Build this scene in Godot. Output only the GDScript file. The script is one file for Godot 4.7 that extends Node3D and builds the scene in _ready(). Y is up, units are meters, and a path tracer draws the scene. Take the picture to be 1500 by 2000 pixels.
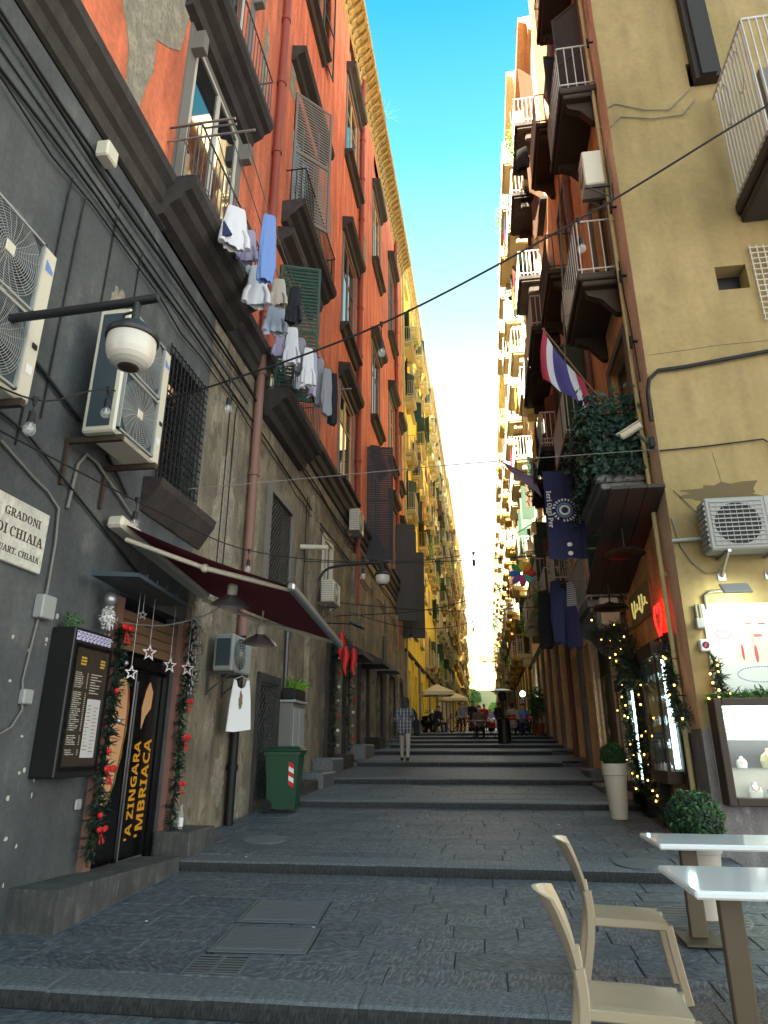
extends Node3D
# A stepped alley between tall plastered houses. x right, y up, the alley runs towards -z.
# Left facade plane x = LX, right facade plane x = RX, front of the corner house z = FZ.
const LX := -4.1
const RX := 2.6
const FZ := -9.1
const SUN_EXPOSURE := 10.5
const NOSE_D := [4.86, 8.3, 12.84, 15.78, 19.2, 22.1, 24.4, 27.0, 29.5, 32.0]
const NOSE_Y := [0.12, 0.40, 0.75, 1.01, 1.30, 1.57, 1.77, 1.94, 2.12, 2.31]
const RISE := 0.12
var M := {}
var rng := RandomNumberGenerator.new()
var taken := {}
var red_house: Node3D
var corner_house: Node3D

func _ready() -> void:
	rng.seed = 4711
	var cam := Camera3D.new(); cam.name = "camera"; add_child(cam)
	cam.position = Vector3(0, 1.62, 0)
	cam.rotation_degrees = Vector3(19.6036, 8.4496, 0)
	cam.fov = 75.137; cam.near = 0.05; cam.far = 900.0; cam.current = true
	var env := Environment.new()
	env.background_mode = Environment.BG_SKY
	var sky := Sky.new(); sky.sky_material = make_sky(); env.sky = sky
	env.background_energy_multiplier = 1.0
	env.tonemap_mode = Environment.TONE_MAPPER_LINEAR
	env.tonemap_exposure = SUN_EXPOSURE
	env.sdfgi_enabled = true; env.ssao_enabled = true; env.ssil_enabled = true
	var we := WorldEnvironment.new(); we.name = "environment"; we.environment = env; add_child(we)
	var sun := DirectionalLight3D.new(); sun.name = "sun"; add_child(sun)
	sun.light_energy = 1.6; sun.light_angular_distance = 0.5; sun.light_color = Color(1.0, 0.94, 0.84)
	sun.shadow_enabled = true; sun.directional_shadow_max_distance = 300.0
	sun.look_at_from_position(Vector3.ZERO, -Vector3(-0.21, 0.70, 0.683), Vector3.UP)
	make_materials()
	build_ground()
	build_left_house()
	build_right_house()
	build_corner_front()
	build_far_rows()
	build_left_things()
	build_right_things()
	build_cables()
	build_terrace()
	build_people()

func make_sky() -> PanoramaSkyMaterial:
	# clear winter air: pale and bright low down, deep blue towards the zenith, the same all round
	var w := 64; var h := 256
	var im := Image.create(w, h, false, Image.FORMAT_RGBF)
	var stops := [[-90.0, Color(0.1440, 0.1440, 0.1440)], [-2.0, Color(0.2160, 0.2160, 0.2160)], [0.0, Color(0.5760, 0.5688, 0.5328)], [12.0, Color(0.3744, 0.3816, 0.3672)], [19.0, Color(0.2376, 0.2484, 0.2412)], [27.0, Color(0.1296, 0.1476, 0.1462)], [36.0, Color(0.0756, 0.1238, 0.1310)], [48.0, Color(0.0223, 0.0936, 0.1224)], [57.0, Color(0.0072, 0.0634, 0.1080)], [90.0, Color(0.0072, 0.0634, 0.1080)]]
	for y in h:
		var el := 90.0 - (y + 0.5) / h * 180.0
		var c: Color = stops[0][1]
		for k in stops.size() - 1:
			if el >= stops[k][0]:
				var q: float = clampf((el - stops[k][0]) / (stops[k + 1][0] - stops[k][0]), 0, 1)
				c = (stops[k][1] as Color).lerp(stops[k + 1][1], q)
		for x in w: im.set_pixel(x, y, c)
	var p := PanoramaSkyMaterial.new(); p.panorama = ImageTexture.create_from_image(im)
	return p

# ---------------------------------------------------------------- geometry
class G:
	var v := PackedVector3Array()
	var n := PackedVector3Array()
	var t := PackedVector2Array()
	var x := Transform3D()
	func at(o: Vector3, b := Basis()) -> G:
		x = Transform3D(b, o); return self
	func tri(a: Vector3, b: Vector3, c: Vector3) -> void:
		a = x * a; b = x * b; c = x * c
		var m := (b - a).cross(c - a).normalized()
		v.append_array([a, c, b]); n.append_array([m, m, m]); t.append_array([Vector2(0, 1), Vector2(1, 0), Vector2(1, 1)])
	func tris(a: Vector3, b: Vector3, c: Vector3, na: Vector3, nb: Vector3, nc: Vector3) -> void:
		v.append_array([x * a, x * c, x * b]); n.append_array([(x.basis * na).normalized(), (x.basis * nc).normalized(), (x.basis * nb).normalized()])
		t.append_array([Vector2(0, 1), Vector2(1, 0), Vector2(1, 1)])
	func quad(a: Vector3, b: Vector3, c: Vector3, d: Vector3) -> void:
		a = x * a; b = x * b; c = x * c; d = x * d
		var m := (c - a).cross(d - b).normalized()
		v.append_array([a, c, b, a, d, c]); n.append_array([m, m, m, m, m, m])
		t.append_array([Vector2(0, 1), Vector2(1, 0), Vector2(1, 1), Vector2(0, 1), Vector2(0, 0), Vector2(1, 0)])
	func quads(a: Vector3, b: Vector3, c: Vector3, d: Vector3, na: Vector3, nb: Vector3, nc: Vector3, nd: Vector3) -> void:
		tris(a, b, c, na, nb, nc); tris(a, c, d, na, nc, nd)
	func box(c: Vector3, s: Vector3) -> void:
		span(c - s / 2, c + s / 2)
	func span(a: Vector3, b: Vector3) -> void:
		var p := func(i, j, k): return Vector3(b.x if i else a.x, b.y if j else a.y, b.z if k else a.z)
		quad(p.call(0,0,1), p.call(1,0,1), p.call(1,1,1), p.call(0,1,1)); quad(p.call(1,0,0), p.call(0,0,0), p.call(0,1,0), p.call(1,1,0))
		quad(p.call(1,0,1), p.call(1,0,0), p.call(1,1,0), p.call(1,1,1)); quad(p.call(0,0,0), p.call(0,0,1), p.call(0,1,1), p.call(0,1,0))
		quad(p.call(0,1,1), p.call(1,1,1), p.call(1,1,0), p.call(0,1,0)); quad(p.call(0,0,0), p.call(1,0,0), p.call(1,0,1), p.call(0,0,1))
	func bev(c: Vector3, s: Vector3, b := 0.01) -> void:   # box with chamfered edges
		var h := s / 2
		b = minf(b, minf(h.x, minf(h.y, h.z)) * 0.9)
		var i := h - Vector3(b, b, b)
		for ax in 3:
			for sg in [-1.0, 1.0]:
				var u := (ax + 1) % 3; var w := (ax + 2) % 3
				var q := []
				for k in [[-1, -1], [1, -1], [1, 1], [-1, 1]]:
					var p := Vector3(); p[ax] = h[ax] * sg; p[u] = i[u] * k[0] * sg; p[w] = i[w] * k[1]; q.append(c + p)
				quad(q[0], q[1], q[2], q[3])
		for ax in 3:
			var u := (ax + 1) % 3; var w := (ax + 2) % 3
			for su in [-1.0, 1.0]:
				for sw in [-1.0, 1.0]:
					var a := Vector3(); a[ax] = -i[ax]; a[u] = h[u] * su; a[w] = i[w] * sw
					var e := Vector3(); e[ax] = -i[ax]; e[u] = i[u] * su; e[w] = h[w] * sw
					var a2 := a; a2[ax] = i[ax]
					var e2 := e; e2[ax] = i[ax]
					if su * sw > 0: quad(c + a, c + a2, c + e2, c + e) if false else quad(c + e, c + a, c + a2, c + e2)
					else: quad(c + a, c + e, c + e2, c + a2)
		for sx in [-1.0, 1.0]:
			for sy in [-1.0, 1.0]:
				for sz in [-1.0, 1.0]:
					var a := Vector3(h.x * sx, i.y * sy, i.z * sz); var e := Vector3(i.x * sx, h.y * sy, i.z * sz); var f := Vector3(i.x * sx, i.y * sy, h.z * sz)
					if sx * sy * sz > 0: tri(c + a, c + e, c + f)
					else: tri(c + a, c + f, c + e)
	func tube(p: Array, r, seg := 6) -> void:             # r: one radius, or one for each point
		var up := Vector3(0.13, 1, 0.07)
		var rings := []
		var m := p.size()
		for k in m:
			var d: Vector3 = ((p[mini(k + 1, m - 1)] as Vector3) - (p[maxi(k - 1, 0)] as Vector3)).normalized()
			if absf(d.dot(up.normalized())) > 0.97: up = Vector3(1, 0.11, 0.2)
			var sd := d.cross(up).normalized(); var tp := sd.cross(d).normalized(); up = tp
			var rr: float = r[k] if r is Array else r
			var ring := []
			for j in seg:
				var a := TAU * j / seg
				var nn := sd * cos(a) + tp * sin(a)
				ring.append([(p[k] as Vector3) + nn * rr, nn])
			rings.append(ring)
		for k in m - 1:
			for j in seg:
				var a = rings[k][j]; var b = rings[k][(j + 1) % seg]; var c = rings[k + 1][(j + 1) % seg]; var d = rings[k + 1][j]
				quads(b[0], a[0], d[0], c[0], b[1], a[1], d[1], c[1])
		for j in range(1, seg - 1):
			tri(rings[0][0][0], rings[0][j][0], rings[0][j + 1][0])
			tri(rings[m - 1][0][0], rings[m - 1][j + 1][0], rings[m - 1][j][0])
	func cyl(a: Vector3, b: Vector3, r0: float, r1: float, seg := 10) -> void:
		tube([a, b], [r0, r1], seg)
	func lathe(pr: Array, seg := 16, o := Vector3()) -> void:  # profile [radius, height] upwards = outside faces out
		for k in pr.size() - 1:
			var r0: float = pr[k][0]; var y0: float = pr[k][1]; var r1: float = pr[k + 1][0]; var y1: float = pr[k + 1][1]
			var nr := Vector2(y1 - y0, -(r1 - r0)).normalized()
			for j in seg:
				var a := TAU * j / seg; var b := TAU * (j + 1) / seg
				var ca := Vector3(cos(a), 0, -sin(a)); var cb := Vector3(cos(b), 0, -sin(b))
				var yy := Vector3.UP
				var na := ca * nr.x + yy * nr.y; var nb := cb * nr.x + yy * nr.y
				if r0 < 1e-5: tris(o + yy * y0, o + cb * r1 + yy * y1, o + ca * r1 + yy * y1, na, nb, na)
				elif r1 < 1e-5: tris(o + ca * r0 + yy * y0, o + cb * r0 + yy * y0, o + yy * y1, na, nb, na)
				else: quads(o + ca * r0 + yy * y0, o + cb * r0 + yy * y0, o + cb * r1 + yy * y1, o + ca * r1 + yy * y1, na, nb, nb, na)
	func ell(c: Vector3, r: Vector3, seg := 12, rings := 8) -> void:
		for k in rings:
			for j in seg:
				var q := []
				for e in [[j, k], [j + 1, k], [j + 1, k + 1], [j, k + 1]]:
					var a: float = TAU * e[0] / seg; var b: float = -PI / 2 + PI * e[1] / rings
					q.append(Vector3(cos(a) * cos(b), sin(b), -sin(a) * cos(b)))
				quads(c + q[0] * r, c + q[1] * r, c + q[2] * r, c + q[3] * r, (q[0] / r).normalized(), (q[1] / r).normalized(), (q[2] / r).normalized(), (q[3] / r).normalized())
	func ext(poly: PackedVector2Array, z0: float, z1: float) -> void:   # outline in xy, pulled from z0 to z1
		if Geometry2D.is_polygon_clockwise(poly): poly.reverse()
		var ix := Geometry2D.triangulate_polygon(poly)
		for k in range(0, ix.size(), 3):
			var a := poly[ix[k]]; var b := poly[ix[k + 1]]; var c := poly[ix[k + 2]]
			if (b - a).cross(c - a) < 0:
				var s := b; b = c; c = s
			tri(Vector3(a.x, a.y, z1), Vector3(b.x, b.y, z1), Vector3(c.x, c.y, z1)); tri(Vector3(a.x, a.y, z0), Vector3(c.x, c.y, z0), Vector3(b.x, b.y, z0))
		for k in poly.size():
			var a := poly[k]; var b := poly[(k + 1) % poly.size()]
			quad(Vector3(a.x, a.y, z0), Vector3(b.x, b.y, z0), Vector3(b.x, b.y, z1), Vector3(a.x, a.y, z1))
	func wall(u0: float, u1: float, v0: float, v1: float, holes: Array, deep := 0.25) -> void:  # a face in xy with real openings
		var us := [u0, u1]; var vs := [v0, v1]
		for h in holes:
			us.append_array([h[0], h[1]]); vs.append_array([h[2], h[3]])
		var cu := []; var cv := []
		for k in us:
			if k >= u0 and k <= u1 and not cu.has(k): cu.append(k)
		for k in vs:
			if k >= v0 and k <= v1 and not cv.has(k): cv.append(k)
		cu.sort(); cv.sort()
		for i in cu.size() - 1:
			for j in cv.size() - 1:
				var mx: float = (cu[i] + cu[i + 1]) / 2; var my: float = (cv[j] + cv[j + 1]) / 2
				var open := false
				for h in holes:
					if mx > h[0] and mx < h[1] and my > h[2] and my < h[3]: open = true
				if not open: quad(Vector3(cu[i], cv[j], 0), Vector3(cu[i + 1], cv[j], 0), Vector3(cu[i + 1], cv[j + 1], 0), Vector3(cu[i], cv[j + 1], 0))
		for h in holes:
			var a: float = maxf(h[0], u0); var b: float = minf(h[1], u1); var c: float = maxf(h[2], v0); var d: float = minf(h[3], v1)
			if a >= b or c >= d: continue
			quad(Vector3(a, c, -deep), Vector3(a, c, 0), Vector3(a, d, 0), Vector3(a, d, -deep)); quad(Vector3(b, c, 0), Vector3(b, c, -deep), Vector3(b, d, -deep), Vector3(b, d, 0))
			quad(Vector3(a, c, -deep), Vector3(b, c, -deep), Vector3(b, c, 0), Vector3(a, c, 0)); quad(Vector3(a, d, 0), Vector3(b, d, 0), Vector3(b, d, -deep), Vector3(a, d, -deep))
	func sweep(p: Array, hx: float, hz: float) -> void:      # flat-sided bar with softened corners, bent in the xy plane
		var rings := []
		for k in p.size():
			var d: Vector3 = ((p[mini(k + 1, p.size() - 1)] as Vector3) - (p[maxi(k - 1, 0)] as Vector3)).normalized()
			var fw := d.cross(Vector3(0, 0, 1)).normalized(); var ring := []
			for q in [[1, 0.6], [0.7, 1], [-0.7, 1], [-1, 0.6], [-1, -0.6], [-0.7, -1], [0.7, -1], [1, -0.6]]: ring.append((p[k] as Vector3) + fw * hx * q[0] + Vector3(0, 0, hz * q[1]))
			rings.append(ring)
		for k in p.size() - 1:
			for j in 8: quad(rings[k][(j + 1) % 8], rings[k][j], rings[k + 1][j], rings[k + 1][(j + 1) % 8])
		for j in range(1, 7):
			tri(rings[0][0], rings[0][j], rings[0][j + 1]); tri(rings[-1][0], rings[-1][j + 1], rings[-1][j])
	func sheet(f: Callable, nu: int, nv: int, th := 0.004) -> void:      # smooth two-sided sheet f(u, v), u and v from 0 to 1
		var p := []; var nn := []
		for i in nu + 1:
			for j in nv + 1: p.append(f.call(i / float(nu), j / float(nv)))
		for i in nu + 1:
			for j in nv + 1:
				var a: Vector3 = p[mini(i + 1, nu) * (nv + 1) + j] - p[maxi(i - 1, 0) * (nv + 1) + j]; var b: Vector3 = p[i * (nv + 1) + mini(j + 1, nv)] - p[i * (nv + 1) + maxi(j - 1, 0)]
				nn.append(a.cross(b).normalized())
		for i in nu:
			for j in nv:
				var a := i * (nv + 1) + j; var b := a + nv + 1; var c := b + 1; var d := a + 1
				quads(p[a] + nn[a] * th, p[b] + nn[b] * th, p[c] + nn[c] * th, p[d] + nn[d] * th, nn[a], nn[b], nn[c], nn[d])
				quads(p[a] - nn[a] * th, p[d] - nn[d] * th, p[c] - nn[c] * th, p[b] - nn[b] * th, -nn[a], -nn[d], -nn[c], -nn[b])
	func mesh() -> ArrayMesh:
		var a := []; a.resize(Mesh.ARRAY_MAX)
		a[Mesh.ARRAY_VERTEX] = v; a[Mesh.ARRAY_NORMAL] = n; a[Mesh.ARRAY_TEX_UV] = t
		var m := ArrayMesh.new(); m.add_surface_from_arrays(Mesh.PRIMITIVE_TRIANGLES, a)
		return m

func numbered(called: String) -> String:
	if not taken.has(called):
		taken[called] = 0
		return called
	taken[called] += 1
	return "%s_%03d" % [called, taken[called]]
func thing(called: String, label: String, category: String, pos := Vector3(), turn := 0.0, group := "") -> Node3D:
	var o := Node3D.new(); o.name = numbered(called); add_child(o)
	o.position = pos; o.rotation.y = turn
	o.set_meta("label", label); o.set_meta("category", category)
	if group: o.set_meta("group", group)
	return o
func place(called: String, pos := Vector3(), turn := 0.0) -> Node3D:   # a piece of the setting
	var o := Node3D.new(); o.name = numbered(called); add_child(o)
	o.position = pos; o.rotation.y = turn; o.set_meta("kind", "structure")
	return o
func part(called: String, g, m: Material, parent: Node, label := "") -> MeshInstance3D:
	var o := MeshInstance3D.new(); o.name = called
	o.mesh = g.mesh() if g is G else g
	o.material_override = m
	parent.add_child(o, true)
	if label: o.set_meta("label", label)
	return o
func sub(called: String, parent: Node) -> Node3D:
	var o := Node3D.new(); o.name = called; parent.add_child(o, true); return o
func copy(o: Node3D, label: String, pos: Vector3, turn: float) -> Node3D:
	var base: String = String(o.name).rstrip("0123456789").trim_suffix("_")
	var c: Node3D = o.duplicate(); c.name = numbered(base); add_child(c)
	c.position = pos; c.rotation.y = turn; c.set_meta("label", label); return c
func words(called: String, s: String, size: float, depth: float, m: Material, parent: Node, xf: Transform3D, serif := false) -> MeshInstance3D:
	var tm := TextMesh.new(); tm.text = s
	var f := SystemFont.new(); f.font_names = PackedStringArray(["Droid Serif" if serif else "Droid Sans"]); f.font_weight = 700
	tm.font = f; tm.font_size = 32; tm.pixel_size = size / 32.0; tm.depth = depth
	var o := MeshInstance3D.new(); o.name = called; o.mesh = tm; o.material_override = m; o.transform = xf
	parent.add_child(o, true); return o

# ---------------------------------------------------------------- materials
func mat(key: String, c: Color, rough := 0.8, metal := 0.0) -> StandardMaterial3D:
	var m := StandardMaterial3D.new(); m.albedo_color = c; m.roughness = rough; m.metallic = metal
	M[key] = m; return m
func bytes(seed_: int, freq: float, w := 512, h := 512, oct := 4, type := FastNoiseLite.TYPE_SIMPLEX_SMOOTH) -> PackedByteArray:
	var f := FastNoiseLite.new(); f.seed = seed_; f.frequency = freq; f.fractal_octaves = oct; f.noise_type = type
	var im := f.get_seamless_image(w, h)
	im.convert(Image.FORMAT_L8)
	if w != 512 or h != 512: im.resize(512, 512, Image.INTERPOLATE_CUBIC)
	return im.get_data()
func normal_from(b: PackedByteArray, k: float) -> ImageTexture:
	var im := Image.create_from_data(512, 512, false, Image.FORMAT_L8, b)
	im.convert(Image.FORMAT_RGBA8); im.bump_map_to_normal_map(k); im.generate_mipmaps()
	return ImageTexture.create_from_image(im)
# plaster: broad patches of two tones, streaks that run down, stains with an edge, fine grain
func plaster(key: String, a: Color, b: Color, stain: Color, seed_: int, metres: float, stains := 0.62, streak := 0.5, bump := 1.2, rough := 0.9, grain := 0.16) -> StandardMaterial3D:
	var n1 := bytes(seed_, 0.006); var n2 := bytes(seed_ + 1, 0.016, 512, 512, 5); var n3 := bytes(seed_ + 2, 0.12, 512, 512, 2); var n4 := bytes(seed_ + 3, 0.03, 512, 48, 3)
	var out := PackedByteArray(); out.resize(512 * 512 * 3)
	var bm := PackedByteArray(); bm.resize(512 * 512)
	for k in 512 * 512:
		var q := clampf((n1[k] / 255.0 - 0.5) * 1.7 + 0.5, 0, 1)
		var r := lerpf(a.r, b.r, q); var g := lerpf(a.g, b.g, q); var l := lerpf(a.b, b.b, q)
		var s := clampf((n2[k] / 255.0 * 0.62 + n4[k] / 255.0 * 0.38 - stains) * 5.0, 0, 1) * 0.7
		r = lerpf(r, stain.r, s); g = lerpf(g, stain.g, s); l = lerpf(l, stain.b, s)
		var d := 1.0 + (n4[k] / 255.0 - 0.5) * 0.34 * streak + (n3[k] / 255.0 - 0.5) * grain + (n2[k] / 255.0 - 0.5) * 0.10
		out[k * 3] = clampi(int(r * d * 255), 0, 255); out[k * 3 + 1] = clampi(int(g * d * 255), 0, 255); out[k * 3 + 2] = clampi(int(l * d * 255), 0, 255)
		bm[k] = clampi(int(n3[k] * 0.35 + n2[k] * 0.5 - s * 26.0 + 20), 0, 255)
	var im := Image.create_from_data(512, 512, false, Image.FORMAT_RGB8, out); im.generate_mipmaps()
	var m := mat(key, Color.WHITE, rough)
	m.albedo_texture = ImageTexture.create_from_image(im)
	m.uv1_triplanar = true; m.uv1_world_triplanar = true; m.uv1_scale = Vector3.ONE / metres
	m.normal_enabled = true; m.normal_texture = normal_from(bm, bump * 3.0); m.normal_scale = 0.8
	return m
# cut stone: tooled in short slanting strokes, speckled
func stone(key: String, a: Color, b: Color, seed_: int, metres: float, angle: float, bump: float, rough := 0.55) -> StandardMaterial3D:
	var f := FastNoiseLite.new(); f.seed = seed_; f.frequency = 1.0; f.fractal_octaves = 2
	var n1 := bytes(seed_ + 5, 0.01); var n3 := bytes(seed_ + 6, 0.15, 512, 512, 2)
	var out := PackedByteArray(); out.resize(512 * 512 * 3)
	var bm := PackedByteArray(); bm.resize(512 * 512)
	var ca := cos(angle); var sa := sin(angle)
	for y in 512:
		for x in 512:
			var k := y * 512 + x
			var h := f.get_noise_2d((x * ca + y * sa) * 0.045, (-x * sa + y * ca) * 0.012) * 0.5 + 0.5
			var q := clampf((n1[k] / 255.0 - 0.5) * 1.8 + 0.5, 0, 1)
			var d := 0.9 + (n3[k] / 255.0 - 0.5) * 0.5 + (h - 0.5) * 0.8
			out[k * 3] = clampi(int(lerpf(a.r, b.r, q) * d * 255), 0, 255); out[k * 3 + 1] = clampi(int(lerpf(a.g, b.g, q) * d * 255), 0, 255); out[k * 3 + 2] = clampi(int(lerpf(a.b, b.b, q) * d * 255), 0, 255)
			bm[k] = clampi(int(h * 190 + n3[k] * 0.2), 0, 255)
	var im := Image.create_from_data(512, 512, false, Image.FORMAT_RGB8, out); im.generate_mipmaps()
	var m := mat(key, Color.WHITE, rough)
	m.albedo_texture = ImageTexture.create_from_image(im)
	m.uv1_triplanar = true; m.uv1_world_triplanar = true; m.uv1_scale = Vector3.ONE / metres
	m.normal_enabled = true; m.normal_texture = normal_from(bm, bump); m.normal_scale = 1.0
	return m
func print_mat(key: String, im: Image, rough := 0.5) -> StandardMaterial3D:
	var m := mat(key, Color.WHITE, rough)
	im.generate_mipmaps(); m.albedo_texture = ImageTexture.create_from_image(im); return m
func glow(key: String, c: Color, e: float) -> StandardMaterial3D:
	var m := mat(key, c, 0.5); m.emission_enabled = true; m.emission = c; m.emission_energy_multiplier = e * 0.48; return m
func s3(r: float, g: float, b: float) -> Color:    # 0..255
	return Color(r / 255.0, g / 255.0, b / 255.0)

func make_materials() -> void:
	plaster("grey_wall", s3(68, 72, 74), s3(84, 86, 86), s3(102, 102, 98), 11, 5.0, 0.70, 0.5, 0.7)
	plaster("dirty_wall", s3(112, 104, 88), s3(142, 132, 112), s3(70, 66, 58), 23, 4.0, 0.56, 1.1, 1.6)
	plaster("red_wall", s3(198, 106, 74), s3(208, 118, 82), s3(182, 104, 80), 31, 7.0, 0.60, 1.0, 0.8)
	plaster("pink_wall", s3(220, 188, 162), s3(226, 196, 168), s3(190, 158, 134), 41, 6.0, 0.64, 0.7, 0.8)
	plaster("orange_wall", s3(218, 166, 112), s3(226, 178, 124), s3(184, 138, 96), 47, 6.0, 0.62, 0.7, 0.8)
	plaster("apricot_wall", s3(232, 196, 148), s3(238, 206, 160), s3(204, 170, 128), 49, 6.0, 0.62, 0.7, 0.8)
	plaster("yellow_wall", s3(146, 128, 86), s3(158, 139, 97), s3(130, 114, 80), 53, 7.5, 0.60, 0.5, 0.25, 0.9, 0.07)
	plaster("bright_yellow", s3(246, 212, 66), s3(248, 218, 88), s3(216, 188, 96), 61, 6.0, 0.62, 0.6, 0.6)
	plaster("pale_wall", s3(236, 220, 172), s3(242, 230, 196), s3(200, 182, 134), 71, 7.0, 0.62, 0.8, 0.6)
	plaster("bare_plaster", s3(142, 134, 118), s3(172, 162, 142), s3(112, 105, 92), 83, 0.9, 0.5, 0.2, 6.0)
	plaster("trim_stone", s3(50, 46, 44), s3(64, 59, 55), s3(40, 38, 37), 89, 2.5, 0.55, 0.9, 1.2)
	plaster("soffit", s3(150, 128, 74), s3(176, 152, 92), s3(104, 86, 52), 97, 2.2, 0.5, 0.2, 2.0)
	plaster("dado_grey", s3(118, 116, 118), s3(134, 132, 132), s3(160, 154, 146), 103, 2.4, 0.66, 0.5, 0.8)
	plaster("marble", s3(186, 184, 174), s3(206, 202, 190), s3(150, 146, 134), 107, 0.9, 0.58, 0.5, 0.4, 0.6)
	stone("basalt_a", s3(84, 89, 95), s3(106, 111, 117), 201, 0.75, 0.9, 6.0)
	stone("basalt_b", s3(78, 83, 89), s3(100, 104, 110), 207, 0.75, 2.2, 6.0)
	stone("basalt_c", s3(88, 92, 97), s3(110, 114, 119), 213, 0.7, 0.15, 5.0)
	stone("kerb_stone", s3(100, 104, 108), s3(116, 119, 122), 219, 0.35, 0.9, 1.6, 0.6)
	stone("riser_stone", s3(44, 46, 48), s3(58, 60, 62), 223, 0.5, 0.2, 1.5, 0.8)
	plaster("ledge_dark", s3(62, 64, 64), s3(78, 78, 76), s3(96, 94, 88), 113, 1.5, 0.6, 0.6, 1.5)
	mat("joint", s3(70, 73, 77), 0.95)
	mat("interior", s3(26, 25, 24), 0.95)
	mat("dark_wood", s3(44, 38, 34), 0.7)
	mat("glass_dark", s3(30, 34, 36), 0.03).metallic_specular = 0.9
	mat("frame_white", s3(196, 190, 178), 0.6)
	mat("frame_grey", s3(112, 110, 106), 0.7)
	mat("frame_cream", s3(190, 176, 130), 0.6)
	mat("shutter_green", s3(44, 70, 58), 0.6)
	mat("shutter_dark", s3(54, 56, 62), 0.65)
	mat("shutter_brown", s3(84, 62, 46), 0.7)
	mat("shutter_grey", s3(124, 116, 108), 0.75)
	mat("iron", s3(34, 34, 36), 0.55, 0.6)
	mat("soot", s3(100, 88, 62), 0.9)
	mat("iron_plate", s3(104, 107, 110), 0.55, 0.2)
	mat("iron_grey", s3(92, 92, 92), 0.5, 0.6)
	mat("rail_white", s3(190, 188, 182), 0.5)
	mat("pipe_red", s3(142, 66, 52), 0.6)
	mat("pipe_pink", s3(126, 92, 82), 0.65)
	mat("cable", s3(24, 24, 26), 0.7)
	mat("cable_grey", s3(118, 116, 110), 0.7)
	mat("ac_white", s3(206, 200, 182), 0.5)
	mat("ac_grey", s3(150, 152, 150), 0.55)
	mat("ac_dark", s3(58, 70, 76), 0.6)
	mat("metal", s3(170, 172, 174), 0.35, 0.85)
	mat("lamp_black", s3(34, 38, 42), 0.45)
	mat("opal", s3(206, 200, 190), 0.25)
	mat("black", s3(18, 18, 20), 0.5)
	mat("black_gloss", s3(16, 16, 18), 0.2)
	mat("white", s3(226, 226, 226), 0.6)
	mat("rubber", s3(22, 22, 22), 0.85)
	mat("burgundy", s3(118, 24, 42), 0.85)
	mat("green_bin", s3(14, 64, 40), 0.45)
	mat("taupe", s3(166, 150, 126), 0.34)
	mat("taupe_dark", s3(88, 75, 56), 0.5)
	mat("laminate", s3(236, 238, 240), 0.08)
	mat("pot", s3(196, 190, 176), 0.6)
	mat("terracotta", s3(150, 88, 62), 0.8)
	mat("red", s3(190, 28, 28), 0.6)
	mat("gold", s3(214, 150, 40), 0.45)
	mat("silver", s3(176, 176, 182), 0.4, 0.8)
	mat("bread", s3(206, 158, 112), 0.7)
	mat("wood", s3(120, 92, 66), 0.75)
	mat("wood_dark", s3(62, 50, 40), 0.7)
	mat("blue_light", s3(110, 140, 200), 0.85)
	mat("denim", s3(40, 52, 88), 0.9)
	mat("navy", s3(34, 38, 78), 0.85)
	mat("skin", s3(196, 150, 124), 0.6)
	leaf("leaf_dark", s3(26, 54, 30)); leaf("leaf_mid", s3(52, 92, 36)); leaf("leaf_bright", s3(96, 138, 44)); leaf("leaf_fir", s3(24, 44, 30)); leaf("ivy", s3(24, 52, 40)); leaf("leaf_ivy2", s3(50, 84, 66))
	var clear := mat("bulb_glass", Color(0.9, 0.92, 0.92, 0.16), 0.02); clear.transparency = BaseMaterial3D.TRANSPARENCY_ALPHA
	var pane := mat("pane", Color(0.86, 0.9, 0.9, 0.14), 0.02); pane.transparency = BaseMaterial3D.TRANSPARENCY_ALPHA
	glow("lit_warm", Color(1.0, 0.72, 0.3), 5.0); glow("lit_cool", Color(0.86, 1.0, 0.97), 2.2); glow("neon_red", Color(1.0, 0.06, 0.05), 3.0); glow("lit_lamp", Color(0.95, 1.0, 0.86), 4.0)
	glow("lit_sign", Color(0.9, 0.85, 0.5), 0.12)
func leaf(key: String, c: Color) -> void:
	var m := mat(key, c, 0.55); m.backlight_enabled = true; m.backlight = c.lightened(0.1)

# ---------------------------------------------------------------- the stepped street
func gy(d: float) -> float:        # height of the street at distance d up the alley
	if d < NOSE_D[0]: return 0.0
	for k in 9:
		if d < NOSE_D[k + 1]:
			return lerpf(NOSE_Y[k], NOSE_Y[k + 1] - RISE, (d - NOSE_D[k]) / (NOSE_D[k + 1] - NOSE_D[k]))
	return NOSE_Y[9] + (d - NOSE_D[9]) * 0.026
func slab_piece(x0: float, x1: float, d0: float, d1: float, skew: float, lift: float) -> G:
	var g := G.new(); var b := 0.007
	var p := func(x, d, dy): return Vector3(x, gy(d) + dy + lift, -d)
	var o := [p.call(x0, d0, -0.012), p.call(x1, d0, -0.012), p.call(x1 + skew, d1, -0.012), p.call(x0 + skew, d1, -0.012)]
	var i := [p.call(x0 + b, d0 + b, 0), p.call(x1 - b, d0 + b, 0), p.call(x1 + skew - b, d1 - b, 0), p.call(x0 + skew + b, d1 - b, 0)]
	g.quad(i[0], i[1], i[2], i[3])
	for k in 4: g.quad(o[k], o[(k + 1) % 4], i[(k + 1) % 4], i[k])
	return g
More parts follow.
